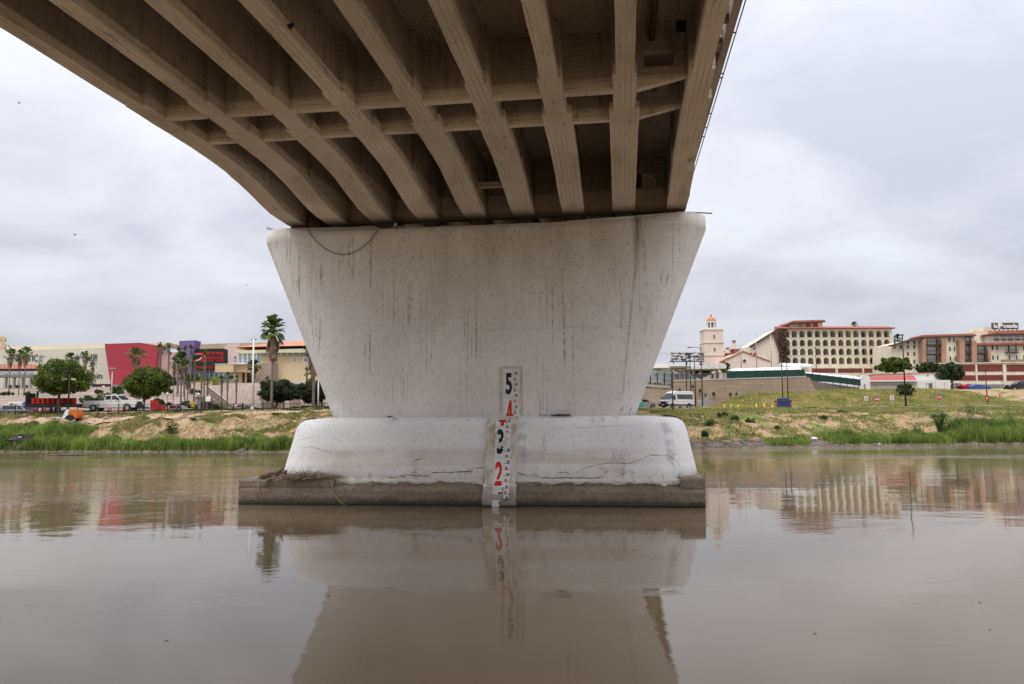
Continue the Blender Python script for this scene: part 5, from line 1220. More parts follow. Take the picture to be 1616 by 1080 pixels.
def lamp_pole(name, label, px, pyt, Y, r0, mt, head='globe', zb=None, group=None, pxt=None, cat='lamp post'):
    p = base_pt(px, Y); 
    if zb is not None: p.z = zb
    top = at(pxt if pxt is not None else px, pyt, Y); p.x = at(px, 645, Y).x; h_ = top.z-p.z
    t = thing(name, label, cat, p, 0, group)
    MB().tube([(0,0,-.2),(0,0,.25)], r0*1.6, 8).build('base', mt, t)
    MB().tube([(0,0,.25),(0,0,h_)], [r0, r0*.65], 8).build('pole', mt, t, True)
    if head == 'cluster':
        for i, (dx, dz, a) in enumerate(((-.42,-.12,.5),(.0,-.05,0),(.45,-.12,-.3),(-.55,-1.0,-.6),(.5,-1.0,.3))):
            b = MB().prism([(dx-.24,h_+dz-.10+a*.1),(dx+.24,h_+dz-.14-a*.1),(dx+.22,h_+dz+.10-a*.1),(dx-.22,h_+dz+.12+a*.1)], 'y', -.16, .12); b.build('floodlight', DARK if i != 4 and i != 3 else mat('tan_lamp_lens_%d' % i, (.45,.33,.22), .5), t)
            MB().tube([(0,0,h_+dz-.1),(dx,0,h_+dz)], .035, 5).build('arm', DARK, t)
    elif head == 'cap': MB().box(-.32,.32,-.25,.25,h_,h_+.16).build('lamp_head', GALV, t)
    elif head == 'flat': MB().box(-.30,.20,-.14,.14,h_-.02,h_+.12).build('lamp_head', mt, t)
    elif head == 'cross': MB().box(-.35,.35,-.06,.06,h_-.45,h_-.3).build('crossarm', GALV, t); MB().box(-.12,.12,-.12,.12,h_-.1,h_+.15).build('camera_box', WHITE, t)
    elif head == 'ball': MB().dome((0,0,h_+.12), .22, .22, 10, 8, True).build('lamp_head', mat('pale_lamp_globe_'+str(px), (.6,.58,.55), .4), t, True)
    elif head == 'hook':
        MB().tube([(0,0,h_-.5),(-.25,0,h_-.12),(-.9,0,h_),(-1.9,0,h_-.05)], .05, 6).build('arm', mt, t, True); MB().box(-2.3,-1.8,-.1,.1,h_-.12,h_+.02).build('lamp_head', mt, t)
    elif head == 'double': MB().box(-1.2,1.2,-.05,.05,h_-.05,h_+.05).build('crossarm', mt, t); MB().box(-1.3,-.8,-.14,.14,h_-.16,h_-.05).build('lamp_head', mt, t); MB().box(.8,1.3,-.14,.14,h_-.16,h_-.05).build('lamp_head', mt, t)
    return t
lamp_pole('floodlight_mast', 'dark mast with a cluster of floodlights in front of the large round tree', 107.5, 585, 91.3, .12, DARK, 'cluster', pxt=110)
lamp_pole('lamp_post', 'grey lamp pole with flat cap beside the crimson wall', 175, 582.5, 114, .10, GALV, 'cap', pxt=177)
lamp_pole('utility_pole', 'very tall white pole left of the tall lone palm', 398, 531, 96, .13, WHITE, 'cross', pxt=401)
lamp_pole('utility_pole', 'thin white pole close to the left side of the pier', 502, 596, 97, .09, WHITE, 'cap', pxt=502.3)
lamp_pole('street_lamp', 'short lamp with pale globe left of the palm grove', 263.5, 623.5, 112, .05, DARK, 'ball'); lamp_pole('street_lamp', 'short lamp with pale globe in the palm grove', 312.5, 624, 112, .05, DARK, 'ball')
t = thing('yellow_sign', 'small yellow sign on a post beneath the palm grove', 'sign', base_pt(304, 108)); MB().box(-.03,.03,-.03,.03,0,1.6).build('post', DARK, t); MB().box(-.25,.25,-.05,-.02,1.2,1.9).build('sign_plate', mat('yellow_sign', (.65,.40,.02), .6), t)
t = thing('information_sign', 'white notice on a dark post behind the iron fence', 'sign', base_pt(328, 98)); MB().box(-.03,.03,-.03,.03,0,1.5).build('post', DARK, t); MB().box(-.3,.3,-.05,-.02,1.0,1.6).build('sign_plate', WHITE, t)
t = thing('red_bin', 'bright red waste container right of the pickup', 'bin', base_pt(245.5, 100)); w_ = .5
MB().prism([(-.5,0),(1.1,0),(1.1,.55),(.25,.62),(.22,1.15),(-.5,1.15)], 'y', -.4, .4).build('bin_body', RED, t); MB().box(-.53,.25,-.43,.43,1.152,1.2).build('lid', RED, t)
t = thing('portable_toilet', 'blue portable toilet behind the left end of the trailer', 'portable toilet', base_pt(45.5, 108)); MB().box(-.5,.5,-.5,.5,0,2.1).build('cabin', mat('blue_plastic', (.03,.10,.35), .5), t); MB().box(-.35,.35,-.53,-.502,.1,1.8).build('door', mat('light_blue_plastic', (.06,.16,.45), .5), t); MB().dome((0,0,2.1), .55, .18, 8, 3).build('roof', WHITE, t)

# ------------------------------------------------------------------ vehicles
def wheel(parent, x, y, r, w_=.22, side=-1, rim=GALV):
    t = MB().tube([(x,y-w_/2,r),(x,y+w_/2,r)], r, 18).build('wheel', BLACK, parent)
    MB().tube([(x,y+side*(w_/2+.005),r),(x,y+side*(w_/2-.03),r)], [r*.56,r*.60], 14).build('rim', rim, t); return t
def car_body(parent, prof, hw, mt, tum=.10, name='body'):
    """profile (x,z,inset): lofted across the width with slightly pulled-in flanks"""
    b = MB(); rings = []
    for y, k in ((-hw, 1.0), (-hw+.05, .3), (-hw*.5, 0), (hw*.5, 0), (hw-.05, .3), (hw, 1.0)):
        rings.append([(x*(1-.012*k), y*(1-(tum*i_ if abs(y) > hw*.6 else 0)), z-.03*k*(z > .6)) for x, z, i_ in prof])
    return b.loft(rings).build(name, mt, parent)
def pickup(name, label, px, Y, mt, L_=6.3, crew=True, rz=0, loc=None, group=None):
    t = thing(name, label, 'pickup truck', loc or base_pt(px, Y), rz, group); h = .98
    wb0, wb1, r = -L_*.30, L_*.335, .42
    def arch(xc): return [(xc-.52,.45),(xc-.45,.80),(xc-.2,.98),(xc+.2,.98),(xc+.45,.80),(xc+.52,.45)]
    prof = [(-L_/2,.55)]+[(wb0+.0+dx-wb0+wb0,z) for dx, z in []]+arch(wb0)+arch(wb1)+[(L_/2-.12,.45),(L_/2,.60),(L_/2-.02,1.10),(L_/2-.25,1.26),(L_*.17,1.34),(L_*.17-.02,1.36),(-.62,1.36),(-.66,1.28),(-L_/2+.02,1.28)]
    b = MB(); b.prism(prof, 'y', -h, -h+.10); b.prism(prof, 'y', h-.10, h); b.box(-.6,L_/2-.15,-h+.10,h-.10,.55,1.24); b.box(-L_/2+.02,-.6,-h+.1,h-.1,.62,.72); b.box(-L_/2,-L_/2+.07,-h+.1,h-.1,.6,1.27)
    b.prism([(L_*.17,1.24),(L_/2-.16,1.2),(L_/2-.26,1.27),(L_*.17,1.37)], 'y', -h+.1, h-.1)
    b.build('body', mt, t)
    cab0, cab1 = -.62 if crew else -.2, L_*.17+.05
    rings = [[(x, y*(1-.13*q), z) for x, z, q in ((cab0,1.34,0),(cab1+.30,1.34,0),(cab1-.32,1.93,1),(cab1-.55,1.98,1),(cab0+.12,1.98,1),(cab0+.02,1.90,.9))] for y in (-h+.03, h-.03)]
    MB().loft(rings).build('cab', mt, t)
    for s in (-1, 1):
        y0, y1 = s*(h-.03), s*(h-.14)
        for (xa, xb, xc, xd) in ((cab0+.14,(cab0+cab1)/2-.1,(cab0+cab1)/2-.1,cab0+.14),((cab0+cab1)/2+.02,cab1+.02,cab1-.40,(cab0+cab1)/2+.02)):
            vs = [(xa,y0*1.0+s*.012,1.40),(xb,y0+s*.012,1.40),(xc,y1+s*.012+s*.01,1.86),(xd,y1+s*.022,1.86)]; vs2 = [(v[0],v[1]-s*.03,v[2]) for v in vs]
            MB().add(vs+vs2, [(0,1,2,3),(4,5,6,7),(0,4,5,1),(1,5,6,2),(2,6,7,3),(3,7,4,0)]).build('side_window', GLASSD, t)
        for xa in (cab0+.75, (cab0+cab1)/2+.55): MB().box(xa,xa+.16,s*(h+.0),s*(h+.03),1.18,1.24).build('door_handle', BLACK, t)
        MB().box(cab1-.12,cab1+.05,s*(h+.02),s*(h+.24),1.36,1.62).build('mirror', BLACK, t)
        MB().box(L_/2-.10,L_/2+.015,s*(h-.34),s*(h-.02),.95,1.15).build('headlight', mat('lamp_lens', (.7,.68,.6), .2) if 'lamp_lens' not in bpy.data.materials else bpy.data.materials['lamp_lens'], t)
        MB().box(-L_/2-.02,-L_/2+.1,s*(h-.16),s*(h+.005),.9,1.24).build('tail_light', RED, t)
        wheel(t, wb0, s*(h-.13), r, .26, s); wheel(t, wb1, s*(h-.13), r, .26, s)
    vs = [(cab1+.28,-h+.12,1.385),(cab1+.28,h-.12,1.385),(cab1-.27,h-.2,1.88),(cab1-.27,-h+.2,1.88)]; MB().add(vs+[(v[0]+.03,v[1],v[2]+.02) for v in vs], [(0,1,2,3),(4,5,6,7),(0,1,5,4),(1,2,6,5),(2,3,7,6),(3,0,4,7)]).build('windscreen', GLASSD, t)
    MB().box(cab0-.005,cab0+.03,-h+.2,h-.2,1.42,1.85).build('rear_window', GLASSD, t)
    MB().box(L_/2-.05,L_/2+.14,-h-.02,h+.02,.42,.72).box(L_/2-.04,L_/2+.03,-h+.36,h-.36,.75,1.15).build('front_bumper', BLACK, t); MB().box(-L_/2-.16,-L_/2,-h+.05,h-.05,.5,.68).build('rear_bumper', BLACK, t)
    return t
WPAINT = mat('white_car_paint', (.66,.66,.65), .28, .03, .5, spec=.5)
tp = pickup('pickup_truck', 'white crew-cab pickup with loaded bed parked behind the iron fence', 178, 97, WPAINT, 6.45)
b = MB(); b.box(-1.1,-.85,-.4,.4,1.3,1.55).build('bed_toolbox', DARK, tp); MB().tube([(-1.05,-.3,1.3),(-1.1,-.3,2.0)], .10, 8).tube([(-1.35,.2,1.3),(-1.35,.2,1.75)], .07, 8).build('bed_tank', GALV, tp); MB().box(-.8,-.66,-.75,.75,1.37,1.95).build('headache_rack', BLACK, tp); MB().prism([(-3.5,1.42),(-3.5,1.36),(-1.6,1.30),(-1.6,1.36)], 'y', -.6,.2).build('bed_plank', SHUT, tp)
# flatbed trailer full of red drums
p = base_pt(88, 95.8); t = thing('flatbed_trailer', 'dark flatbed trailer behind the large round tree', 'trailer', p, 0); sc = 95.8/F_PX; z0 = .0
xl, xr = (50-88)*sc, (122-88)*sc
MB().box(xl-.3,xr+.2,-1.05,1.05,.62,.80).build('deck', DARK, t); MB().box(xl,xr,-1.12,-1.05,.72,1.02).build('side_rail', BLACK, t); MB().box(xl,xr,1.05,1.12,.72,1.02).build('side_rail', BLACK, t)
MB().box(xl-.3,xl-.12,-.9,.9,.8,2.3).build('front_frame', BLACK, t); MB().tube([(xl+.35,.3,.8),(xl+.45,.3,2.5)], .12, 6).build('post', DARK, t); MB().box(xl-.3,xr*.55,-1.06,-1.02,.50,.56).build('red_stripe', RED, t)
MB().tube([(xr,0,.6),(xr+1.4,0,.5)], .06, 6).build('drawbar', DARK, t)
for xx in ((71-88)*sc, (83.5-88)*sc):
    for s in (-1, 1): wheel(t, xx, s*.95, .36, .22, s, WHITE)
for i in range(9):
    dx = (57.5+i*7.8-88)*sc; q = thing('red_drum', ('first red drum right behind the black front frame of the trailer','second red drum behind the front frame of the trailer','third red drum from the black front frame','red drum above the front trailer wheel','red drum above the rear trailer wheel','red drum just left of the round tree trunk','red drum hidden partly by the round tree trunk','red drum beside the floodlight mast on the trailer','last red drum at the right end of the trailer')[i], 'drum', (p.x+dx, 95.8-.55, p.z+.802), 0, 'red drums on the flatbed trailer')
    MB().tube([(0,0,0),(0,0,.04),(0,0,.28),(0,0,.31),(0,0,.34),(0,0,.58),(0,0,.61),(0,0,.64),(0,0,.86),(0,0,.90)], [.29,.30,.285,.30,.285,.285,.30,.285,.285,.30], 14).build('drum_body', RED, q, True); MB().box(-.05,.05,-.05,.05,.905,.93).build('bung', DARK, q)
# lighting tower / compressor trailer, orange and white
p = base_pt(117, 86.6, .12); t = thing('compressor_trailer', 'small orange and white tow-behind machine on the dirt path', 'machine trailer', p, 0); sc = 86.6/F_PX; ORG = mat('orange_paint', (.62,.17,.03), .45, .05)
MB().prism([((103-117)*sc,.30),((110.5-117)*sc,.30),((114-117)*sc,1.25),((112-117)*sc,1.27),((108-117)*sc,1.10)], 'y', -.62, .62).build('nose_cover', WHITE, t)
MB().prism([((110.6-117)*sc,.30),((125-117)*sc,.30),((126.5-117)*sc,.60),((126-117)*sc,1.20),((122-117)*sc,1.24),((114.1-117)*sc,1.26)], 'y', -.63, .63).build('canopy', ORG, t)
MB().prism([((109-117)*sc,.32),((111.5-117)*sc,.55),((115-117)*sc,.66),((120-117)*sc,.62),((123-117)*sc,.35),((128-117)*sc,.30),((128-117)*sc,.18),((110-117)*sc,.18)], 'y', -.80, -.64).build('mudguard', BLACK, t)
wheel(t, (117.5-117)*sc, -.72, .33, .2, -1, BLACK); wheel(t, (117.5-117)*sc, .72, .33, .2, 1, BLACK)
MB().tube([((80-117)*sc,0,.40),((103-117)*sc,0,.38)], .05, 6).box((96-117)*sc,(103-117)*sc,-.2,.2,.30,.46).build('drawbar', GALV, t); MB().tube([((88-117)*sc,0,-.1),((88-117)*sc,0,.55)], .03, 6).build('jack_stand', DARK, t); MB().tube([((129-117)*sc,0,-.1),((129-117)*sc,0,.4)], .03, 6).build('rear_stand', DARK, t)
MB().box((114.5-117)*sc,(120-117)*sc,-.645,-.632,.84,.88).build('vent_slot', BLACK, t)
def sedan(label, px, Y, mt, L_=4.5, H_=1.45, group='cars parked behind the river road', rz=0, zb=None, suv=False, name='parked_car'):
    p = base_pt(px, Y); 
    if zb is not None: p.z = zb
    t = thing(name, label, 'car', p, rz, group); h = .88; r = .32; w0, w1 = -L_*.31, L_*.31
    def arch(xc): return [(xc-.40,.28),(xc-.34,.55),(xc-.15,.68),(xc+.15,.68),(xc+.34,.55),(xc+.40,.28)]
    top = [(L_/2,.40),(L_/2-.03,.70),(L_/2-.35,.86),(L_*.20,.98),(-L_*.5+.06,1.0 if not suv else 1.02),(-L_/2,.55)]
    prof = [(-L_/2,.32)]+arch(w0)+arch(w1)+[(L_/2-.05,.28)]+top
    b = MB(); b.prism(prof, 'y', -h, -h+.06).prism(prof, 'y', h-.06, h); b.box(-L_/2+.06,L_/2-.1,-h+.06,h-.06,.35,.84).prism([(L_*.2,.84),(L_/2-.12,.82),(L_/2-.37,.87),(L_*.2,.985)], 'y', -h+.06, h-.06).box(-L_/2+.08,L_*.2,-h+.06,h-.06,.84,.97); b.build('body', mt, t)
    g0 = -L_*.46 if suv else -L_*.36
    rings = [[(x, y*(1-.16*q), z) for x, z, q in ((g0,.97,0),(L_*.22,.97,0),(L_*.06,H_-.04,1),(L_*.0,H_,1),(-L_*.2,H_,1),(g0+(.12 if suv else .45),H_-.06,1))] for y in (-h+.03, h-.03)]
    MB().loft(rings).build('greenhouse', mt, t)
    for s in (-1, 1):
        for xa, xb, xc, xd in ((g0+(.1 if suv else .45),-.15,-.15,g0+(.2 if suv else .62)),(-.07,L_*.185,L_*.07,-.07)):
            vs = [(xa,s*(h-.02),1.02),(xb,s*(h-.02),1.02),(xc,s*(h-.115),H_-.10),(xd,s*(h-.115),H_-.10)]; MB().add(vs+[(v[0],v[1]-s*.05,v[2]) for v in vs], [(0,1,2,3),(4,5,6,7),(0,4,5,1),(1,5,6,2),(2,6,7,3),(3,7,4,0)]).build('side_window', GLASSD, t)
        wheel(t, w0, s*(h-.1), r, .2, s); wheel(t, w1, s*(h-.1), r, .2, s); MB().box(L_/2-.12,L_/2-.01,s*(h-.3),s*(h-.03),.60,.74).build('headlight', WHITE, t); MB().box(-L_/2-.005,-L_/2+.08,s*(h-.3),s*(h-.03),.68,.82).build('tail_light', RED, t)
    vs = [(L_*.215,-h+.12,1.0),(L_*.215,h-.12,1.0),(L_*.085,h-.2,H_-.08),(L_*.085,-h+.2,H_-.08)]; MB().add(vs+[(v[0]+.03,v[1],v[2]+.01) for v in vs], [(0,1,2,3),(4,5,6,7),(0,1,5,4),(1,2,6,5),(2,3,7,6),(3,0,4,7)]).build('windscreen', GLASSD, t)
    return t
SILV = mat('silver_car_paint', (.42,.43,.44), .25, .04, metallic=.4)
sedan('silver car parked behind the fence between the stone slope and the white pole', 390, 103, SILV, rz=0)
sedan('white car partly hidden behind the fence left of the palm grove', 283, 109, WPAINT); sedan('white car half seen right of the pickup nose', 233, 110, WPAINT)
sedan('white car with dark windows behind the left end of the fence', 33, 107, WPAINT, 4.8, 1.6, suv=True); sedan('white car with a red tail at the far left end of the fence', 12, 108, WPAINT); sedan('dark car in front of the red bench by the palm grove', 262, 111, mat('dark_red_car', (.10,.02,.02), .3))
t = thing('cargo_rack', 'white flatbed rack with pipes above the cars at the far left', 'rack', base_pt(27, 110)); MB().box(-.95,.95,-.5,.5,1.9,2.1).build('shelf', WHITE, t)
for s in (-1, 1): MB().box(s*.85-.05,s*.85+.05,-.4,.4,0,1.9).build('leg', GALV, t)
# culvert head and junk in the left reeds, branch in the water
p = base_pt(49, 82.4); t = thing('culvert_head', 'half overgrown concrete drain outlet in the left bank', 'culvert', (p.x, 80.9, 1.1), 0)
MB().box(-.7,1.0,0,.5,0,.55).build('head_wall', mat('dark_wet_concrete', (.07,.068,.06), .9, .3, 2, bump=.4), t); MB().tube([(0,-.06,.3),(0,.2,.3)], .3, 14).build('drain_pipe', BLACK, t)
p = base_pt(30, 79.6); t = thing('dumped_tarpaulin', 'crumpled black tarpaulin dumped in the reeds at the far left', 'tarpaulin', (p.x, 79.2, .9), 0); r_ = random.Random(5); b = MB()
for i in range(9):
    for j in range(5): b.v.append(((i-4)*.22, (j-2)*.25, .55*max(0,1-((i-4)/4.4)**2)*max(.1,1-((j-2)/2.6)**2)+r_.uniform(-.08,.14)))
b.f = [(j+i*5, j+i*5+1, j+(i+1)*5+1, j+(i+1)*5) for i in range(8) for j in range(4)]; b.m = [0]*len(b.f); b.build('sheet', mat('black_plastic_sheet', (.012,.012,.014), .35), t, recalc=False); MB().box(.35,.65,-.2,.1,.45,.62).build('pale_wrapper', mat('pink_wrapper', (.5,.28,.26), .6), t)
p = fp(105, 719, .02); t = thing('floating_branch', 'dark branch lying in the shallow water before the left reeds', 'branch', (p.x, p.y, .0), .05)
MB().tube([(-2.3,0,.0),(-1.2,.1,.05),(0,0,.06),(1.1,.15,.05),(2.2,.1,.0)], [.03,.06,.07,.05,.015], 7).tube([(-.2,0,.05),(.3,.6,.2)], .02, 5).tube([(.9,.1,.05),(1.2,-.3,.16)], .02, 5).build('branch', WOOD, t, True); MB().box(.35,.55,-.05,.06,.08,.2).build('green_scrap', mat('green_plastic_scrap', (.08,.35,.22), .5), t)
p = fp(1243, 777, .02); t = thing('drowned_branch', 'thin bare branch poking out of the water on the right', 'branch', (p.x, p.y, 0), 0)
MB().tube([(-.15,0,-.1),(-.20,0,.10),(-.27,0,.22)], [.010,.008,.004], 5).tube([(-.05,0,-.1),(.08,0,.12),(.2,0,.20),(.34,0,.20)], [.010,.009,.006,.003], 5).tube([(0,0,-.05),(-.05,0,.20)], [.008,.003], 5).build('twigs', TWIG, t)
for i, (px, py) in enumerate(((714,0),)): pass
for i, (px, py, lab) in enumerate(((263,1011,'thin twig floating on the left foreground water'),(518,941,'tiny dark leaf floating beside the pier reflection'),(1286,1000,'tiny twig floating on the right foreground water'),(1546,951,'small leaf floating far right on the calm water'),(1562,994,'small leaf floating near the right frame edge'))):
    p = fp(px, py, .004); t = thing('floating_leaf', lab, 'floating leaf', p, i, 'bits floating on the river'); t.scale = (.55,.55,1); MB().prism([(-.06,-.004),(-.01,-.015),(.06,.0),(.0,.014)], 'z', .001, .006).build('leaf_blade', bpy.data.materials['rotten_wood'], t)

# ------------------------------------------------------------------ right bank
def wall_thing(name, label, cat, px0, pyt0, px1, pyt1, Y0, Y1, zb, mt, thick=1.0, coping=True):
    a, c = at(px0, pyt0, Y0), at(px1, pyt1, Y1); ang = math.atan2(c.y-a.y, c.x-a.x); Ln = math.hypot(c.x-a.x, c.y-a.y)
    t = thing(name, label, cat, (a.x, a.y, zb), ang)
    MB().prism([(0,-.8),(Ln,-.8),(Ln,c.z-zb),(0,a.z-zb)], 'y', 0, thick).build('wall', mt, t)
    if coping: MB().prism([(0,a.z-zb),(Ln,c.z-zb),(Ln,c.z-zb+.22),(0,a.z-zb+.22)], 'y', -.08, thick+.08).build('coping', CONC, t)
    return t, ang, Ln
tw, ang, Ln = wall_thing('retaining_wall', 'long sandy block retaining wall below the green-screened fence', 'retaining wall', 1015, 603.5, 1273, 595.5, 150, 150, 4.0, WALLST)
MB().prism([(Ln,-.8),(Ln+3.4,-.8),(Ln+.6,zpix(1275,596,150)-4.0),(Ln,zpix(1275,596,150)-4.0)], 'y', .05, 1.0).build('raking_end', WALLST, tw)
r_ = random.Random(2)
for i, (px, py, w_, lab) in enumerate(((1067,622,8,'green tuft growing from the block wall above the van roof left end'),(1093,610,3.5,'small tuft high on the block wall between lamp poles'),(1105,617,3.5,'hanging tuft on the block wall left of the curved railing'),(1113,624,2.5,'smallest tuft low on the block wall'),(1126,623,5,'round tuft on the block wall above the curved railing'),(1152,622,4,'tuft on the middle of the block wall'),(1162,622,3,'thin dry tuft right of the middle of the block wall'),(1073,616,4,'dark tuft right above the van roof'))):
    p = at(px, py, 149.7); t = thing('wall_tuft', lab, 'weeds', p, 0, 'tufts growing out of the block wall'); rr = w_*.12/2
    leaf_cloud('foliage', [(r_.uniform(-rr,rr)*.5, -.1, r_.uniform(-rr,rr), rr*.7) for _ in range(6)], 160, .12, LEAF3, t, i)
def screen_fence(label, px0, pyb0, pyt0, px1, pyb1, pyt1, Y0, Y1, n, mt_panel, posts=mat('fence_post_grey', (.16,.18,.17), .6)):
    a, c = at(px0, pyb0, Y0), at(px1, pyb1, Y1); at_, ct_ = at(px0, pyt0, Y0), at(px1, pyt1, Y1); ang = math.atan2(c.y-a.y, c.x-a.x); Ln = math.hypot(c.x-a.x, c.y-a.y)
    t = thing('screened_fence', label, 'fence', a, ang); ha, hc, dz = at_.z-a.z, ct_.z-c.z, c.z-a.z
    for i in range(n+1): q = i/n; MB().box(q*Ln-.035,q*Ln+.035,-.05,.05,dz*q-.1,dz*q+ha+(hc-ha)*q+.25).build('post', posts, t)
    for i in range(n):
        q, s = i/n, (i+1)/n; MB().prism([(q*Ln+.01,dz*q),(s*Ln-.01,dz*s),(s*Ln-.01,dz*s+ha+(hc-ha)*s),(q*Ln+.01,dz*q+ha+(hc-ha)*q)], 'y', -.075, -.055).build('mesh_panel', mt_panel, t)
    return t
screen_fence('green-screened fence standing on the sandy block wall', 1147, 597.5, 586, 1270, 595, 583.5, 150.5, 150.5, 8, GREENF)
screen_fence('green-screened fence sloping down beside the roadway to the white shed', 1271, 599, 589, 1358, 609, 599, 153, 160, 8, GREENF)
screen_fence('see-through grey fence in front of the crowd on the plaza', 1062, 601, 591, 1146, 597.6, 588, 150.6, 150.6, 7, mat('thin_wire_mesh', (.12,.125,.13), .6), DARK)
for o in bpy.data.objects:
    if o.name.startswith('screened_fence') and 'see-through' in o.get('label', ''):
        for ch in list(o.children):
            if ch.name.startswith('mesh_panel'): 
                co = [v.co.copy() for v in ch.data.vertices]; x0, x1 = min(q.x for q in co), max(q.x for q in co); z0, z1 = min(q.z for q in co), max(q.z for q in co)
                b = MB()
                for k in range(12): xx = x0+(x1-x0)*k/11; b.box(xx-.02,xx+.02,-.02,.02,z0,z1)
                b.box(x0,x1,-.025,.025,z1-.06,z1); me = ch.data; nm = ch.name; par = ch.parent; mt_ = me.materials[0]; bpy.data.objects.remove(ch); tag(b.build('bar_panel', mt_, par, recalc=False), kind='stuff')
# stepped slabs below the sloping fence
wall_thing('retaining_wall', 'grey gravelled bank wall under the sloping screened fence', 'retaining wall', 1276, 601, 1356, 612, 152, 162, 6.5, mat('dark_stone_bank', (.20,.165,.14), .95, .2, 1.5, bump=.5), 1.0, False)
# white canopies above the fences
def canopy_roof(label, px0, px1, py0t, py0b, py1t, py1b, Y0, Y1, depth, n, name='event_canopy', mt=TARP):
    a, c = at(px0, py0b, Y0), at(px1, py1b, Y1); ang = math.atan2(c.y-a.y, c.x-a.x); Ln = math.hypot(c.x-a.x, c.y-a.y); t = thing(name, label, 'canopy', (a.x, a.y, a.z-2.6), ang)
    ha, hc = at(px0, py0t, Y0).z-a.z, at(px1, py1t, Y1).z-c.z; dz = c.z-a.z
    r_ = random.Random(3); b = MB(); m_ = 26; V = []
    for i in range(m_+1):
        q = i/m_; z = 2.6+dz*q; h_ = ha+(hc-ha)*q; sag = .12*r_.random()
        V += [(q*Ln, 0, z-sag), (q*Ln, .4, z+h_*.75-sag), (q*Ln, depth/2, z+h_), (q*Ln, depth, z)]
    b.add(V, [(i*4+k, (i+1)*4+k, (i+1)*4+k+1, i*4+k+1) for i in range(m_) for k in range(3)]+[(i*4+3, (i+1)*4+3, (i+1)*4, i*4) for i in range(m_)]+[(0,1,2,3),(m_*4+3,m_*4+2,m_*4+1,m_*4)]); b.build('fabric_roof', mt, t)
    for i in range(n+1):
        q = i/n; MB().box(q*(Ln-.2)+.05,q*(Ln-.2)+.15,.1,.2,0,2.6+dz*q+.1).build('leg', GALV, t)
    return t
canopy_roof('long white canopy over the fence on the block wall', 1155, 1265, 581.5, 586.5, 577.5, 583, 153, 153, 4, 8)
canopy_roof('long white canopy sloping down behind the lower screened fence', 1268, 1360, 585, 590.5, 593, 600, 156, 165, 4, 8)
canopy_roof('white box canopy in front of the hotel arcade foot', 1236, 1282, 572, 577.5, 573.5, 578, 158, 158, 4, 4)
# flat bus-plaza roofs
f = Facade('plaza_roof', 'wide flat white roof of the bus plaza behind the lamp poles', 'canopy', 1080, 172, 9.5)
f.poly('flat_roof', [(1015,577),(1046,573.5),(1092,577.5),(1092,580.5),(1015,581)], TARP, -4, 6); f.poly('flat_roof', [(1084,580),(1120,573.8),(1143,573.5),(1147,577),(1146,581.5),(1084,583)], mat('pale_grey_roof', (.58,.58,.58), .6), -6, 8)
f.box('roof_edge', 1060, 1090, 577.8, 580.6, mat('brown_edge', (.22,.19,.17), .7), -6.2, -4.2)
for a in (1027,1041,1066,1084,1124,1131): f.box('column', a, a+2.2, 581, 600, CONC, -2, -1.2)
f.box('dark_opening', 1015, 1060, 581.5, 586, GLASSD, 4, 5); f.box('light_strip', 1044, 1060, 583, 585, mat('blue_white_skylight', (.6,.75,.9), .4), -2.6, -2.3); f.box('light_strip', 1070, 1081, 582.6, 584.8, bpy.data.materials['blue_white_skylight'], -2.6, -2.3)
f = Facade('plaza_back_wall', 'grey shadowed back wall under the bus plaza roof', 'wall', 1080, 184, 9.4); f.box('wall', 1010, 1100, 584, 602, mat('grey_back_wall', (.28,.27,.26), .9, .1), 0, 1); f.box('stripe', 1010, 1100, 586, 588, mat('pale_green_trim', (.28,.42,.36), .7), -.1, 0)
for i in range(5): f.window(1015+i*16, 1024+i*16, 589, 596, -.05, GLASSD, GALV, .15)
# approach ramp with railings coming out from behind the pier
f = Facade('approach_ramp', 'bridge approach ramp with green-topped grey railing right of the pier', 'bridge ramp', 1040, 118, 5.0)
f.poly('deck_beam', [(980,600),(1022,604.5),(1060,607.5),(1060,612.5),(1022,610),(980,607)], mat('pale_beam', (.60,.58,.53), .8), 0, 7)
f.poly('kerb', [(980,596.5),(1022,601),(1060,604.5),(1060,607.3),(1022,604.3),(980,599.8)], mat('grey_kerb', (.30,.29,.27), .8), -.25, 7.2)
f.poly('top_rail', [(980,580),(1027,584.2),(1061,587.6),(1061,588.8),(1027,585.6),(980,581.4)], mat('faded_green_rail', (.26,.40,.34), .7), -.2, -.05)
f.poly('mid_rail', [(980,590),(1027,595),(1061,598.2),(1061,599.2),(1027,596.1),(980,591.1)], GALV, -.2, -.05)
b = MB()
for i in range(60):
    px = 990+i*1.18; x, z0 = f.L(px, 586+(px-1027)*.1-2 if px > 1027 else 585.4-(1027-px)*.088, -.12); z1 = f.L(px, 601.5+(px-1022)*.085, -.12)[1]; b.box(x-.02,x+.02,-.15,-.10,z1,z0)
tag(b.build('bars', GALV, f.t, recalc=False), kind='stuff')
for i in range(7): f.box('rail_post', 992+i*11.2, 993.6+i*11.2, 583.5+i*1.1, 603+i*.9, DARK, -.28, -.2)
for i in range(6): f.box('bracket', 1018+i*7.6, 1019.6+i*7.6, 602.2+i*.6, 605.6+i*.5, DARK, -.35, -.25)
f.box('end_block', 1059, 1062.5, 586, 613, DARK, -.1, 7); f.box('soffit', 985, 1059, 609.6, 611, BLACK, 1, 7)
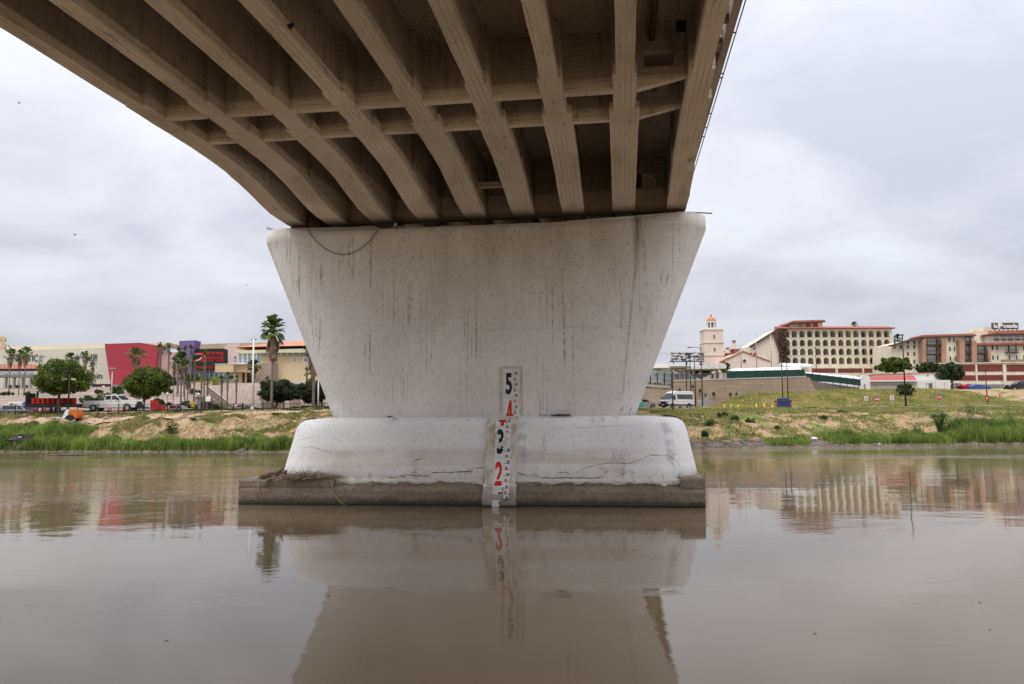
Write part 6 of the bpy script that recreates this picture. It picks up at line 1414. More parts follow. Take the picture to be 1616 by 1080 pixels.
# billboard
f = Facade('billboard', 'worn black and white billboard on a steel frame behind the lamp poles', 'billboard', 1084, 195, 9.5)
f.box('panel', 1058.5, 1111, 556.5, 570, mat('billboard_print', (.05,.05,.055), .7, col2=(.6,.57,.57), scale=.8, stretch=(1,1,2.2), lo=.44, hi=.54), 0, .3)
for a in (1063,1084,1105): f.box('steel_leg', a, a+1.0, 570, 600, DARK, .3, .7)
f.box('catwalk', 1057, 1112, 570.2, 571.2, DARK, -.8, 0)
for a in range(9): f.box('strut', 1060+a*6, 1060.4+a*6, 555, 558, DARK, -.05, 0)
# church with tower
f = Facade('church_tower', 'pink-beige square tower with orange dome and octagonal lantern', 'tower', 1128, 200, 9.0)
def sbox(F, name, px0, px1, py0, py1, mt, dep, cy, parent=None):
    return F.box(name, px0, px1, py0, py1, mt, cy-dep/2, cy+dep/2, parent)
CY_ = 2.6
sbox(f, 'shaft', 1112.2, 1143.2, 561.5, 620, PINKST, 5.2, CY_); sbox(f, 'string_course', 1111.5, 1143.8, 560.3, 561.5, PINKST, 5.6, CY_); sbox(f, 'shaft', 1112, 1142.6, 541.5, 560.3, PINKST, 5.1, CY_); sbox(f, 'string_course', 1111.3, 1143, 540.2, 541.5, PINKST, 5.5, CY_); sbox(f, 'shaft', 1111.8, 1141.6, 520.8, 540.2, PINKST, 4.9, CY_); sbox(f, 'cornice', 1110.8, 1142.6, 519.6, 520.8, PINKST, 5.3, CY_)
f.window(1125.2, 1128.8, 528, 534.5, CY_-2.5, GLASSD, PINKST, .1, name='slit_window'); f.window(1126, 1129.6, 548.5, 555, CY_-2.6, GLASSD, PINKST, .1, name='slit_window')
xc = f.L(1126.7, 512, 0)[0]; za, zb_, zc_ = f.L(1126, 519.6, 0)[1], f.L(1126, 505.5, 0)[1], f.L(1126, 498.5, 0)[1]
LANT = mat('white_lantern_stucco', (.70,.66,.60), .8, .04)
for k in range(8):
    a0, a1 = math.pi*2*(k-.13)/8+math.pi/8, math.pi*2*(k+.13)/8+math.pi/8; P = [(xc+r*math.cos(a), CY_+r*math.sin(a)) for r, a in ((1.25,a0),(1.25,a1),(1.0,a1),(1.0,a0))]; MB().prism(P, 'z', za, zb_).build('lantern_pier', LANT, f.t)
MB().tube([(xc,CY_,za),(xc,CY_,za+.5)], 1.3, 8).build('lantern_base', LANT, f.t); MB().tube([(xc,CY_,zb_-.35),(xc,CY_,zb_)], 1.3, 8).build('lantern_ring', LANT, f.t); MB().tube([(xc,CY_,za+.5),(xc,CY_,zb_-.35)], .85, 8).build('lantern_glass', mat('teal_glass', (.10,.24,.24), .2), f.t)
MB().dome((xc,CY_,zb_), 1.22, zc_-zb_, 16, 6).build('dome', DOME, f.t, True); MB().tube([(xc,CY_,zc_-.05),(xc,CY_,zc_+.45)], [.16,.10], 8).dome((xc,CY_,zc_+.5), .17, .17, 8, 6, True).build('finial', DARK, f.t)
f = Facade('church', 'pink-beige church gable with red tiled edges and a round window', 'church', 1175, 196, 9.0)
f.poly('gable_wall', [(1132,575),(1137,570.5),(1172.5,555),(1216,570.5),(1216,620),(1132,620)], PINKST, 0, 14)
f.poly('roof_edge', [(1136,571),(1173,554),(1173,555.4),(1137,572.5)], TILER, -.25, 2); f.poly('roof_edge', [(1173,554),(1216,569.6),(1216,571.2),(1173,555.4)], TILER, -.25, 2)
x, z = f.L(1174.7, 569.8, 0); MB().tube([(x,-.15,z),(x,.1,z)], .50, 20).build('round_window', WHITE, f.t); MB().tube([(x,-.18,z),(x,-.12,z)], .42, 20).build('round_pane', GLASSD, f.t)
f = Facade('church_nave', 'rear church nave with red tiled roof behind the front gable', 'church', 1155, 214, 9.0)
f.poly('nave_gable', [(1143,568),(1167,551.8),(1176,556),(1176,600),(1143,600)], PINKST, 0, 10); f.poly('tile_roof', [(1143,553),(1168,550.2),(1168,551.4),(1146,565),(1143,560)], TILER, -.3, 8)
def chimney(label, px, pw, py0, py1, Y):
    f = Facade('roof_lantern', label, 'roof lantern', px, Y, zpix(px, py1, Y)); f.poly('base', [(px-pw*.85,py1),(px+pw*.85,py1),(px+pw*.5,py0+(py1-py0)*.42),(px-pw*.5,py0+(py1-py0)*.42)], PINKST, 0, 1.3); f.box('stem', px-pw*.38, px+pw*.38, py0+1.6, py0+(py1-py0)*.42, PINKST, .2, 1.1); f.box('louvre', px-pw*.24, px+pw*.24, py0+2.2, py0+(py1-py0)*.34, GLASSD, .12, .22); f.box('cap', px-pw*.5, px+pw*.5, py0+.4, py0+1.6, SHUT, .1, 1.2)
chimney('narrow roof lantern with flared base between church gables', 1159, 5.2, 537, 551, 212); chimney('squat roof lantern beside the church tower', 1148.8, 4.6, 548.5, 557.5, 212)
def flagpole(label, px0, pyb, px1, pyt, Y, zb):
    p = at(px0, pyb, Y); t = thing('flagpole', label, 'flagpole', (p.x, Y, p.z), 0, 'flagpoles beside the church'); h_ = at(px1, pyt, Y).z-p.z; MB().tube([(0,0,0),(0,0,h_)], [.10,.05], 8).build('pole', GALV, t, True); MB().dome((0,0,h_+.08), .12, .12, 8, 6, True).build('finial', GALV, t); return t, h_
t, h_ = flagpole('flagpole in front of the round church window', 1170, 582, 1168.8, 529.5, 180, 0); t, h_ = flagpole('flagpole carrying a half-furled flag beside the hotel', 1194.5, 581, 1192.6, 529, 182, 0); flagpole('flagpole in front of the hotel end wall', 1217.5, 579, 1216.2, 526, 184, 0)
p = at(1192.8, 550, 181.9); d = thing('flag', 'red, white and blue striped flag hanging limp from the middle flagpole', 'flag', p, 0)
b = MB(); rows = 7; cols = 6
for j in range(rows+1):
    for i in range(cols+1): b.v.append((-i*.17*(1-.02*j), .10*math.sin(i*2.1+j*.4), .45-j*.18-i*.16))
for j in range(rows):
    for i in range(cols): b.f.append((j*(cols+1)+i, j*(cols+1)+i+1, (j+1)*(cols+1)+i+1, (j+1)*(cols+1)+i)); b.m.append(2 if (i < 3 and j < 3) else j % 2)
b.build('cloth', [RED, WHITE, BLUE], d, True, recalc=False)

# arcaded hotel
HX0, HX1 = 1232.5, 1404.5
f = Facade('arcaded_hotel', 'cream hotel with four rows of arched balconies and a red tiled eave', 'hotel', 1236, 250, 9.5, .06)
VINE = mat('dry_brown_vine', (.085,.048,.035), .95, col2=(.20,.125,.10), scale=2.2, bump=.8, bscale=5)
xs0, ztp = f.L(1235, 519.5); xs1, ztp1 = f.L(1404.5, 516.5); Wd = xs1-xs0; ncol = 14; bw = Wd/ncol
z_rows = [f.L(1320, y)[1] for y in (533.2, 547.2, 561.2, 575.3)]   # floor line of each storey
z_top = f.L(1320, 518.6)[1]; hrow = (z_rows[0]-z_rows[3])/3
aw, ah = bw*.36, hrow*.80
def bay_mesh(hh):
    b = MB(); n_ = 10
    arc = [(-aw, .0)]+[(-aw, ah-aw)]+[(-aw*math.cos(math.pi*k/n_), ah-aw+aw*math.sin(math.pi*k/n_)) for k in range(1, n_)]+[(aw, ah-aw), (aw, .0)]
    outer = [(-bw/2, 0)]+[(-bw/2, ah-aw)]+[(-bw/2+bw*k/n_, hh) for k in range(0, n_+1)][0:n_-0][1:]+[(bw/2, ah-aw), (bw/2, 0)]
    m_ = len(arc); outer = [(-bw/2,0),(-bw/2,ah-aw)]+[(-bw/2+bw*k/n_, hh) for k in range(1, n_)]+[(bw/2,ah-aw),(bw/2,0)]
    F_ = [(x,0,z+.0) for x, z in arc]; O_ = [(x,0,z) for x, z in outer]; Bk = [(x,1.3,z) for x, z in arc]
    b.add(F_+O_+Bk, [(i, i+1, m_+i+1, m_+i) for i in range(m_-1)]+[(i, i+1, 2*m_+i+1, 2*m_+i) for i in range(m_-1)]+[(0, 2*m_, 3*m_-1, m_-1)])
    b.add([(-bw/2,0,hh),(-bw/2,0,ah-aw),(-bw/2+bw/n_,0,hh)], [(0,1,2)]); b.add([(bw/2,0,hh),(bw/2,0,ah-aw),(bw/2-bw/n_,0,hh)], [(0,1,2)])
    return b
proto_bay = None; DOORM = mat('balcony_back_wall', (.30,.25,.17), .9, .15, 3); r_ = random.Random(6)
for rj, zf in enumerate(z_rows):
    for c in range(ncol):
        if proto_bay is None:
            proto_bay = bay_mesh(hrow-.02).build('balcony_bay', CREAMH, f.t, recalc=False)
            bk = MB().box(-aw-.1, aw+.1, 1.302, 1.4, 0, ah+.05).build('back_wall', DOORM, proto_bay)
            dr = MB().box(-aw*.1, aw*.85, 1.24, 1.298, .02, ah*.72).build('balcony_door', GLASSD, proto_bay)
            rl = MB().box(-aw+.01, aw-.01, .06, .10, ah*.40, ah*.44)
            for k in range(9): rl.box(-aw+.05+k*(2*aw-.1)/8-.015, -aw+.05+k*(2*aw-.1)/8+.015, .065, .095, .0, ah*.40)
            rl = rl.build('balcony_rail', DARK, proto_bay, recalc=False)
            proto_bay.location = (xs0+bw*(c+.5), 0, zf+.02); parts_bay = [bk, dr, rl]; continue
        o = proto_bay.copy(); COL.objects.link(o); o.parent = f.t; o.location = (xs0+bw*(c+.5), 0, zf+.02)
        for q in parts_bay:
            e_ = q.copy(); COL.objects.link(e_); e_.parent = o
            if q is dr: e_.location.x = r_.choice((-.35, 0, -.7)); 
    b = MB().box(xs0-.05, xs1+.05, -.14, -.002, zf-.06, zf+.10); b.build('floor_band', CREAMH, f.t)
    for c in range(ncol+1): 
        xx = xs0+bw*c; MB().box(xx-bw*.07, xx+bw*.07, -.10, -.002, zf+ah*.55, zf+ah*.66).build('capital', CREAMH, f.t)
MB().box(xs0, xs1, 1.42, 14, f.L(1320,600)[1], z_top+.1).build('core_wall', CREAMH, f.t)
MB().box(xs1-.02, xs1+.55, 0, 14, f.L(1320,581)[1], z_top).build('end_wall', CREAMH, f.t)
MB().box(xs0, xs1, -.05, 1.4, z_top-.4, z_top).build('top_band', CREAMH, f.t); MB().box(xs0-.02, xs1+.3, -.05, 1.41, f.L(1320,581)[1], z_rows[3]-.06).build('base_band', CREAMH, f.t)
rz_ = z_top
vs = [(xs0-.6,-1.1,rz_),(xs1+1.2,-1.1,rz_+.1),(xs1+1.2,5,rz_+1.25),(xs0-.6,5,rz_+1.15),(xs0-.6,-1.1,rz_-.22),(xs1+1.2,-1.1,rz_-.12),(xs1+1.2,5,rz_-.2),(xs0-.6,5,rz_-.2)]
MB().add(vs, [(0,1,2,3),(4,7,6,5),(1,5,6,2),(0,3,7,4)]).build('tile_roof', TILER, f.t); MB().add([vs[0],vs[1],vs[5],vs[4]]+[(a,b_-.05,c) for a, b_, c in (vs[0],vs[1],vs[5],vs[4])], [(0,1,2,3),(4,5,6,7),(0,1,5,4),(1,2,6,5),(2,3,7,6),(3,0,4,7)]).build('eave_board', SHUT, f.t)
f.box('penthouse_wall', 1246, 1298, 508.5, 518, CREAMH, 3, 10); f.poly('penthouse_roof', [(1240,512.6),(1252,506.2),(1300,504.8),(1303,506.8),(1296,509.2),(1248,511)], TILER, 1.8, 11)
f.poly('penthouse_eave', [(1240,512.9),(1250,509),(1303,507),(1303,508.2),(1248,511.5)], SHUT, 1.7, 11)
for a in (1264,1275.5,1287): 
    x, z = f.L(a, 517, 3); MB().prism([(x-.85,z),(x+.85,z)]+[(x+.85*math.cos(math.pi*k/8), z+.7+.85*math.sin(math.pi*k/8)) for k in range(9)], 'y', 2.9, 3.05).build('arched_window', mat('orange_blind_%d' % a, (.26,.11,.07), .8) if a > 1264 else mat('beige_blind', (.40,.31,.22), .8), f.t)
# vine and left end wall
b = MB(); P = [f.L(*q, -.4) for q in ((1222,521),(1228,517.8),(1243,518),(1240,530),(1239,545),(1240,560),(1240.5,578),(1230,578),(1231,560),(1226,545),(1222,532))]
b.prism([(p[0],p[1]) for p in P], 'y', -.5, .1); b.build('vine_stems', VINE, f.t)
cl = []
for k in range(90):
    q = r_.random(); y = 518+q*60; xx = 1224+10*q**.6+r_.uniform(0, 14-5*q); x, z = f.L(xx, y, -.5); cl.append((x, -.55, z, .75))
leaf_cloud('vine', cl, 4200, .22, leaf_mat('dry_vine_leaves', (.075,.045,.035), (.20,.13,.10), 1.2, .1), f.t, 5)
f.poly('side_wing', [(1187,546),(1222,525),(1231,519),(1241,519),(1241,600),(1187,600)], CREAMH, .3, 12); f.poly('side_roof_edge', [(1185,546),(1222,523),(1235,517.6),(1235,519.2),(1222,525.4),(1187,548)], SHUT, -.5, 1.6)
# podium with brick panels
f = Facade('hotel_podium', 'cream podium with red brick panels under the arcaded hotel', 'podium', 1290, 246, 8.5, .06)
f.box('wall', 1276, 1416, 579.6, 600, CREAMH, 0, 4)
for a, c in ((1280.5,1318.5),(1321.5,1361),(1364,1402)): f.box('brick_panel', a, c, 581.6, 588.2, BRICKR, -.12, -.0)
for i in range(4): f.box('pilaster', 1278.5+i*41.5, 1281+i*41.5, 580, 600, CREAMH, -.3, -.002)

# white shed with red roof
f = Facade('white_shed', 'long white shed with curved gable end and faded red lean-to roof', 'shed', 1360, 165, 6.8, 0)
pts = [(1357,620),(1357,601),(1358.5,596),(1362,592.6),(1367,591.6),(1372,594),(1373.5,600),(1373.5,620)]
SHEDW = mat('white_shed_stucco', (.66,.65,.62), .8, .05, .4)
f.poly('gable_end', pts, SHEDW, -.4, .5); f.poly('wall', [(1373.5,601),(1500,600),(1500,620),(1373.5,620)], SHEDW, .4, 9); f.poly('back_wall', [(1362,592.5),(1384,590.5),(1496,588.2),(1496.5,601),(1373,603)], SHEDW, 3.6, 9)
f.poly('parapet_cap', [(1361,593),(1384,590.2),(1496,587.8),(1496,588.9),(1384,591.5),(1363,593.6)], mat('terracotta_cap', (.45,.19,.12), .8), 3.4, 9.1)
a = [f.L(1370, 595.5, 3.5), f.L(1441.5, 593.2, 3.5), f.L(1447.5, 600, -.8), f.L(1374, 602, -.8)]
MB().add([(a[0][0],3.5,a[0][1]),(a[1][0],3.5,a[1][1]),(a[2][0],-.8,a[2][1]),(a[3][0],-.8,a[3][1])]+[(q[0],y,q[1]-.12) for q, y in zip(a, (3.5,3.5,-.8,-.8))], [(0,1,2,3),(4,7,6,5),(0,4,5,1),(1,5,6,2),(2,6,7,3),(3,7,4,0)]).build('lean_to_roof', mat('faded_red_sheet', (.42,.085,.075), .7, .08, 1), f.t)
f.box('gutter', 1374, 1448, 600.6, 602.2, WHITE, -.95, -.7); f.box('grey_cladding', 1374.5, 1447, 602.4, 607.8, mat('blue_grey_sheet', (.38,.41,.44), .7, .06), .1, .39)
f.window(1363.5, 1366, 606, 616, -.45, GLASSD, GALV, .1); f.box('door', 1466, 1471.8, 605, 613, mat('grey_door', (.14,.14,.14), .7), .3, .39); f.box('wall_lamp', 1462, 1465, 604, 605, WHITE, .2, .39); f.box('vent', 1463.5, 1465.5, 592.5, 593.8, DARK, 3.5, 3.6)
for a in (1360,1376): pass
x0, x1 = at(1374,612,162).x, at(1506,612,162).x; t = thing('wire_fence', 'thin wire fence in front of the white shed', 'fence', (x0, 162, ground(at(1440,612,162).x,162,False)), 0)
for i in range(10): q = (x1-x0)*i/9; MB().box(q-.04,q+.04,-.04,.04,-.3,1.5).build('post', GALV, t)
MB().box(0,x1-x0,-.015,.015,1.42,1.46).build('rail', GALV, t)

# second hotel
f = Facade('balcony_hotel', 'cream hotel wing with dark iron balconies, brown shutters and red eaves', 'hotel', 1470, 235, 9.0, 0.04)
f.poly('wall', [(1457,534),(1541,529.5),(1541,596),(1457,596)], CREAMH, 0, 12)
f.poly('side_wall', [(1407,544),(1430,538),(1457.5,533.5),(1457.5,596),(1407,596)], CREAMH, .5, 12)
f.poly('tile_roof', [(1448,532),(1456,528.8),(1535,526.6),(1541,529.2),(1456,532.5)], TILER, -1.4, 4); f.poly('eave_board', [(1405,545.4),(1448,532.2),(1456,531.4),(1541,529.3),(1541,530.6),(1456,533.6),(1410,546.6)], SHUT, -1.45, .3)
BALC = mat('dark_iron_balcony', (.05,.04,.04), .6)
def shuttered(F, cx, cy, w_, h_, y=-.02):
    F.window(cx-w_/2, cx+w_/2, cy-h_/2, cy+h_/2, y, CURT, WHITE, .14, 1, 1)
    for s in (-1, 1): F.box('shutter', cx+s*(w_/2+1.3)-1.0, cx+s*(w_/2+1.3)+1.0, cy-h_/2-.2, cy+h_/2+.2, SHUT, y-.09, y+.015)
for cy in (536.3, 551, 566): shuttered(f, 1502+(cy-536)*.06, cy, 4.6, 6.2)
def balcony_stack(F, px0, px1, rows, wall_l=None, wall_r=None, y=0):
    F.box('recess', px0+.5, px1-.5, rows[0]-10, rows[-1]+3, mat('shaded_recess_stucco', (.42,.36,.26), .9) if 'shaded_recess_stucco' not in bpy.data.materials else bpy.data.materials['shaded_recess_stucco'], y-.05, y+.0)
    for r in rows:
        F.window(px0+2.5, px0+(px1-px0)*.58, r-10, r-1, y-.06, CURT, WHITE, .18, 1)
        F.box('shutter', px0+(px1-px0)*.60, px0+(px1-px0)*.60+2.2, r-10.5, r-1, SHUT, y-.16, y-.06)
        fl = F.box('balcony_floor', px0, px1, r-.7, r+.3, BALC, y-1.7, y-.06)
        b = MB(); x0, zr = F.L(px0, r-5.2, y-1.7); x1 = F.L(px1, r, y-1.7)[0]; zf = F.L(px1, r-.7, y-1.7)[1]
        for k in range(15): xx = x0+(x1-x0)*k/14; b.box(xx-.03,xx+.03,y-1.68,y-1.62,zf,zr)
        b.box(x0,x1,y-1.7,y-1.6,zr,zr+.07).build('balcony_rail', BALC, fl, recalc=False)
for wl in ((1456,1461.5),(1486.5,1493),(1515,1523),(1534,1541.5)): f.poly('brick_fin', [(wl[0],537),(wl[1],534.5 if wl[0] in (1456,) else 539),(wl[1],572),(wl[0],572)], BRICKT, -1.9, -.02)
balcony_stack(f, 1462, 1486.5, (544.5, 559, 572)); balcony_stack(f, 1523, 1534, (543, 558, 571.5))
f.box('balcony_recess_wide', 1523, 1536, 532, 533, SHUT, -.1, -.02)
for cy in (541,548,559,571):
    for cx, ok in ((1412,cy < 550),(1422,cy < 550),(1433,cy < 570),(1443,True)):
        if ok: f.window(cx-1.2, cx+1.2, cy-3-.0, cy+2.5, .42, GLASSD, SHUT, .12)
for cx in (1519.5, 1476): shuttered(f, cx, 500, .1, .1) if False else None
# third hotel block with sign
f = Facade('sign_hotel', 'cream hotel block with a row of round-topped windows at the right edge', 'hotel', 1580, 240, 9.0, 0.0)
f.box('tower_wall', 1541, 1560, 523, 545, CREAMH, 2, 14); f.box('upper_wall', 1558, 1660, 527, 541, CREAMH, .3, 14)
f.poly('upper_roof', [(1556.5,528.5),(1575,522),(1660,520),(1660,526.5),(1572,526.6)], TILER, -1.2, 12); f.poly('upper_eave', [(1556.5,528.9),(1572,526.7),(1660,526.6),(1660,528),(1558,529.5)], SHUT, -1.25, 12)
f.box('lower_wall', 1541.5, 1660, 544, 574, CREAMH, 0, 14); f.poly('lower_roof', [(1541,544.5),(1541.5,541.6),(1600,540.5),(1660,539.6),(1660,543)], TILER, -1.4, .2); f.poly('lower_eave', [(1541,545.5),(1541,544.6),(1660,543.1),(1660,544.6)], SHUT, -1.45, .1)
f.box('penthouse', 1551, 1575, 516.5, 523, CREAMH, 5, 12)
for i in range(8):
    a = 1572.5+i*11; x, z = f.L(a, 537.6, .3); w_ = .78; W = mat('arched_pane', (.34,.35,.38), .3) if i == 0 else bpy.data.materials['arched_pane']
    wd = MB().prism([(x-w_-.1,z-.1),(x+w_+.1,z-.1)]+[(x+(w_+.1)*math.cos(math.pi*k/8), z+.85+(w_+.1)*math.sin(math.pi*k/8)) for k in range(9)], 'y', .18, .32).build('arched_window', WHITE, f.t)
    MB().prism([(x-w_,z),(x+w_,z)]+[(x+w_*math.cos(math.pi*k/8), z+.85+w_*math.sin(math.pi*k/8)) for k in range(9)], 'y', .12, .18).build('pane', W, wd)
    MB().box(x-w_, x+w_, .08, .12, z+.0, z+.45).build('dark_pane', GLASSD, wd); MB().box(x-w_, x+w_, .06, .12, z+.78, z+.88).build('glazing_bar', WHITE, wd)
shuttered(f, 1570, 549.5, 4.6, 6.2); shuttered(f, 1571, 564.5, 4.6, 6.2); shuttered(f, 1598, 551, 8.5, 9.5); shuttered(f, 1599, 564.5, 8.5, 6.5); shuttered(f, 1620, 549.5, 4.6, 6.2); shuttered(f, 1620, 564.5, 4.6, 6.2)
f.box('juliet_balcony', 1589, 1608, 555.8, 557, BALC, -1.0, -.02); b = MB(); x0, z0 = f.L(1589, 556, -1); x1, z1 = f.L(1608, 551.4, -1)
for k in range(18): xx = x0+(x1-x0)*k/17; b.box(xx-.02,xx+.02,-.98,-.94,z0,z1)
tag(b.box(x0,x1,-1,-.92,z1,z1+.06).build('balcony_bars', BALC, f.t, recalc=False), kind='stuff')
f.box('brick_parapet', 1581, 1660, 567.5, 571.5, BRICKT, -1.2, -.9); f.box('brick_fin', 1559.5, 1563.5, 548, 572, BRICKT, -1.9, -.02); balcony_stack(f, 1542.5, 1559.5, (557.5, 571.5))
f = Facade('rooftop_sign', 'dark rooftop sign board with ornate white hotel lettering', 'sign', 1586, 241, 24)
f.box('board', 1566, 1607.2, 509.6, 519.6, mat('sign_grey_brown', (.10,.08,.075), .6), 0, .5)
sign(f, 'la', 1568.5, 1574.5, 511.3, 517.8, WHITE, -.08, bold=.03); sign(f, 'P', 1575.6, 1582.8, 510, 519, WHITE, -.08, bold=.05); sign(f, 'osada', 1583.2, 1606, 511, 517.6, WHITE, -.08, bold=.03)
for a in range(6): f.box('leg', 1570+a*7, 1570.8+a*7, 519.6, 523.5, DARK, .1, .4)
# podium 2
f = Facade('parking_podium', 'cream parking podium with two rows of red brick panels at the right edge', 'parking building', 1540, 228, 7.0, 0.0)
f.poly('wall', [(1457,575.5),(1470,573.5),(1660,571.5),(1660,622),(1457,622)], CREAMH, 0, 5)
f.poly('cornice', [(1456,575),(1470,573),(1660,571),(1660,572.4),(1470,574.4),(1456,576.4)], CREAMH, -.5, 0)
for (y0, y1) in ((576,586.3),(592.3,600.6)):
    for a, c in ((1460.5,1499),(1503,1540.2),(1543,1582.8),(1589,1631)): f.box('brick_panel', a, c, y0-(.3 if a > 1540 else -.2), y1, BRICKR, -.14, -.0)
for a in (1500.2, 1540.8, 1584.2): f.box('pilaster', a, a+2.2 if a < 1580 else a+3.6, 575.6, 620, CREAMH, -.45, -.002)
LATT = mat('pale_lattice_block', (.38,.39,.38), .8); f2 = Facade('lattice_wall', 'pale pierced block wall behind the parked red car', 'block wall', 1545, 205, 8.8); f2.box('backing', 1500, 1586, 607, 615, mat('lattice_shadow_gap', (.10,.11,.115), .9), .15, .3)
b = MB(); x0, z0 = f2.L(1505, 614.5, 0); x1, z1 = f2.L(1586, 607, 0); nn_ = 34; rr = 4
for i in range(nn_):
    for j in range(rr):
        if (i+j) % 2 == 0: b.box(x0+(x1-x0)*i/nn_, x0+(x1-x0)*(i+.9)/nn_, 0, .14, z0+(z1-z0)*j/rr, z0+(z1-z0)*(j+.9)/rr)
tag(b.build('lattice_blocks', LATT, f2.t, recalc=False), kind='stuff')
# parking deck ground and cars
zpk = ground(at(1550,614,166).x, 160, False)
sedan('red sports car parked in the lot above the dry slope', 1533, 170, mat('bright_red_paint', (.50,.01,.015), .3), 4.5, 1.3, 'cars parked in the upper lot', 0, zpix(1533,616,170)); sedan('blue car parked in the upper lot in front of the red one', 1546, 166, mat('mid_blue_paint', (.05,.09,.32), .3), 4.4, 1.4, 'cars parked in the upper lot', 0, zpix(1546,617.5,166)); sedan('silver car parked beside the tree trunk in the upper lot', 1513, 172, SILV, 4.4, 1.4, 'cars parked in the upper lot', 0, zpix(1513,615,172))
pickup('pickup_truck', 'dark grey pickup at the right frame edge above the driveway', 1618, 160, mat('dark_grey_paint', (.035,.035,.04), .3), 5.6, True, math.pi, (at(1612,618,158).x, 158, zpix(1612,617.5,158)))
a = [at(1603,617.5,156), at(1660,617.5,156), at(1660,640,128), at(1622,636,128)]
b = MB(); b.add([tuple(q) for q in a]+[(q.x,q.y,q.z-.6) for q in a], [(0,1,2,3),(4,7,6,5),(0,4,5,1),(1,5,6,2),(2,6,7,3),(3,7,4,0)]); tag(b.build('driveway', CONC), kind='structure')
tree_px('small_tree', 'dense dark green tree with one trunk in front of the brick podium', 'tree', 1505.5, 572, 605, 44, 1503, 168, LEAF2, .22, base=zpix(1503,613,168), n=16000, size=.19, seed=51, nclump=200)
tree_px('bushy_tree', 'broad loose green tree between the two hotels', 'tree', 1417, 562, 592, 62, 1415, 205, LEAF1, .2, base=9, n=16000, size=.25, seed=52, nclump=180, ry=4)
tree_px('bushy_tree', 'olive bushy tree at the foot of the balcony hotel', 'tree', 1468, 572, 592, 52, 1470, 212, LEAF3, .2, base=9, n=11000, size=.25, seed=53, nclump=150, ry=4); tree_px('small_tree', 'dark round tree at the corner of the arcaded hotel', 'tree', 1412, 552, 572, 22, 1412, 262, LEAF2, .2, base=9, n=1800, size=.4, seed=54)
tree_px('small_tree', 'pale green tree behind the lamp poles under the plaza roof', 'tree', 1108, 573, 600, 34, 1108, 176, LEAF3, .2, base=9.3, n=3500, size=.25, seed=55); tree_px('small_tree', 'bright green tree right of the church tower foot', 'tree', 1144, 570, 592, 20, 1146, 178, LEAF1, .15, base=9.3, n=2200, size=.22, seed=56); tree_px('small_tree', 'small green tree hiding the church nave corner beside the flag', 'tree', 1191, 556, 562, 12, 1191, 235, LEAF1, .15, base=9.3, n=900, size=.3, seed=57)
palm_px(pC, 1352, 514, 0, 275, 24, 'palm top peeping over the arcaded hotel roof', 1.5, 7.5, 12); palm_px(pC, 1419, 534, 0, 262, 18, 'palm crown in the gap between the two hotels', 1.5, 7.5, 14)

# poles and lamps on the right
lamp_pole('lamp_post', 'very tall dark lamp post standing before the balcony hotel', 1430, 529.5, 118, .13, DARK, 'flat', pxt=1424)
lamp_pole('lamp_post', 'dark lamp post in front of the brick podium carrying a red sign', 1559, 586, 125, .09, DARK, 'flat', pxt=1556.5)
lamp_pole('lamp_post', 'short dark post just right of the pier before the van', 1062, 586, 95, .075, mat('brown_rusty_pole', (.08,.055,.045), .8), 'none', pxt=1061.5)
for i, (a, at_, yt, lab, hd) in enumerate(((1084.5,1083.5,558,'lamp pole with double lamps in front of the billboard','double'),(1091,1088.5,564,'thick dark lamp pole directly behind the van','flat'),(1098,1096.5,564,'slim lamp pole right of the van','flat'),(1109,1107.5,548,'tall lamp pole in front of the church tower corner','hook'),(1236,1233.5,563,'dark lamp pole left of the blue pickup cab','flat'),(1244.5,1242.5,568,'dark lamp pole directly above the blue pickup','flat'))):
    lamp_pole('lamp_post', lab, a, yt, 136 if i < 4 else 122, .10, DARK, hd, pxt=at_, zb=None)
lamp_pole('street_lamp', 'curved-arm street lamp on the approach ramp', 1057, 557, 150, .08, GALV, 'hook', pxt=1056, zb=8)
lamp_pole('lamp_post', 'thin grey lamp pole in front of the hotel arches', 1291, 550, 164, .09, DARK, 'flat', pxt=1289.5, zb=8)
# bollards
for i, (a, lab) in enumerate(((1143.5,'leftmost yellow bollard of the far trio'),(1154,'middle yellow bollard of the left trio'),(1165,'right yellow bollard of the left trio'),(1194,'yellow bollard midway between the left trio and the pickup'),(1206.5,'tallest yellow bollard left of the blue pickup'),(1219.5,'yellow bollard touching the blue pickup'))):
    Y = 128 if i < 3 else 112; p = base_pt(a, Y); h_ = zpix(a, 638.5 if i < 3 else (637,636,638)[i-3], Y)-p.z
    t = thing('yellow_bollard', lab, 'bollard', p, 0, 'yellow bollards beside the gravel road'); YEL = mat('yellow_bollard_paint', (.66,.43,.03), .5, .06) if i == 0 else YEL
    MB().tube([(0,0,-.2),(0,0,h_-.08)], .12, 12).build('post', YEL, t, True); MB().dome((0,0,h_-.08), .12, .08, 12, 4).build('cap', YEL, t, True)
pickup('pickup_truck', 'blue pickup truck seen from behind on the gravel road', 1237, 116.5, BLUE, 5.6, True, math.pi/2-.30)
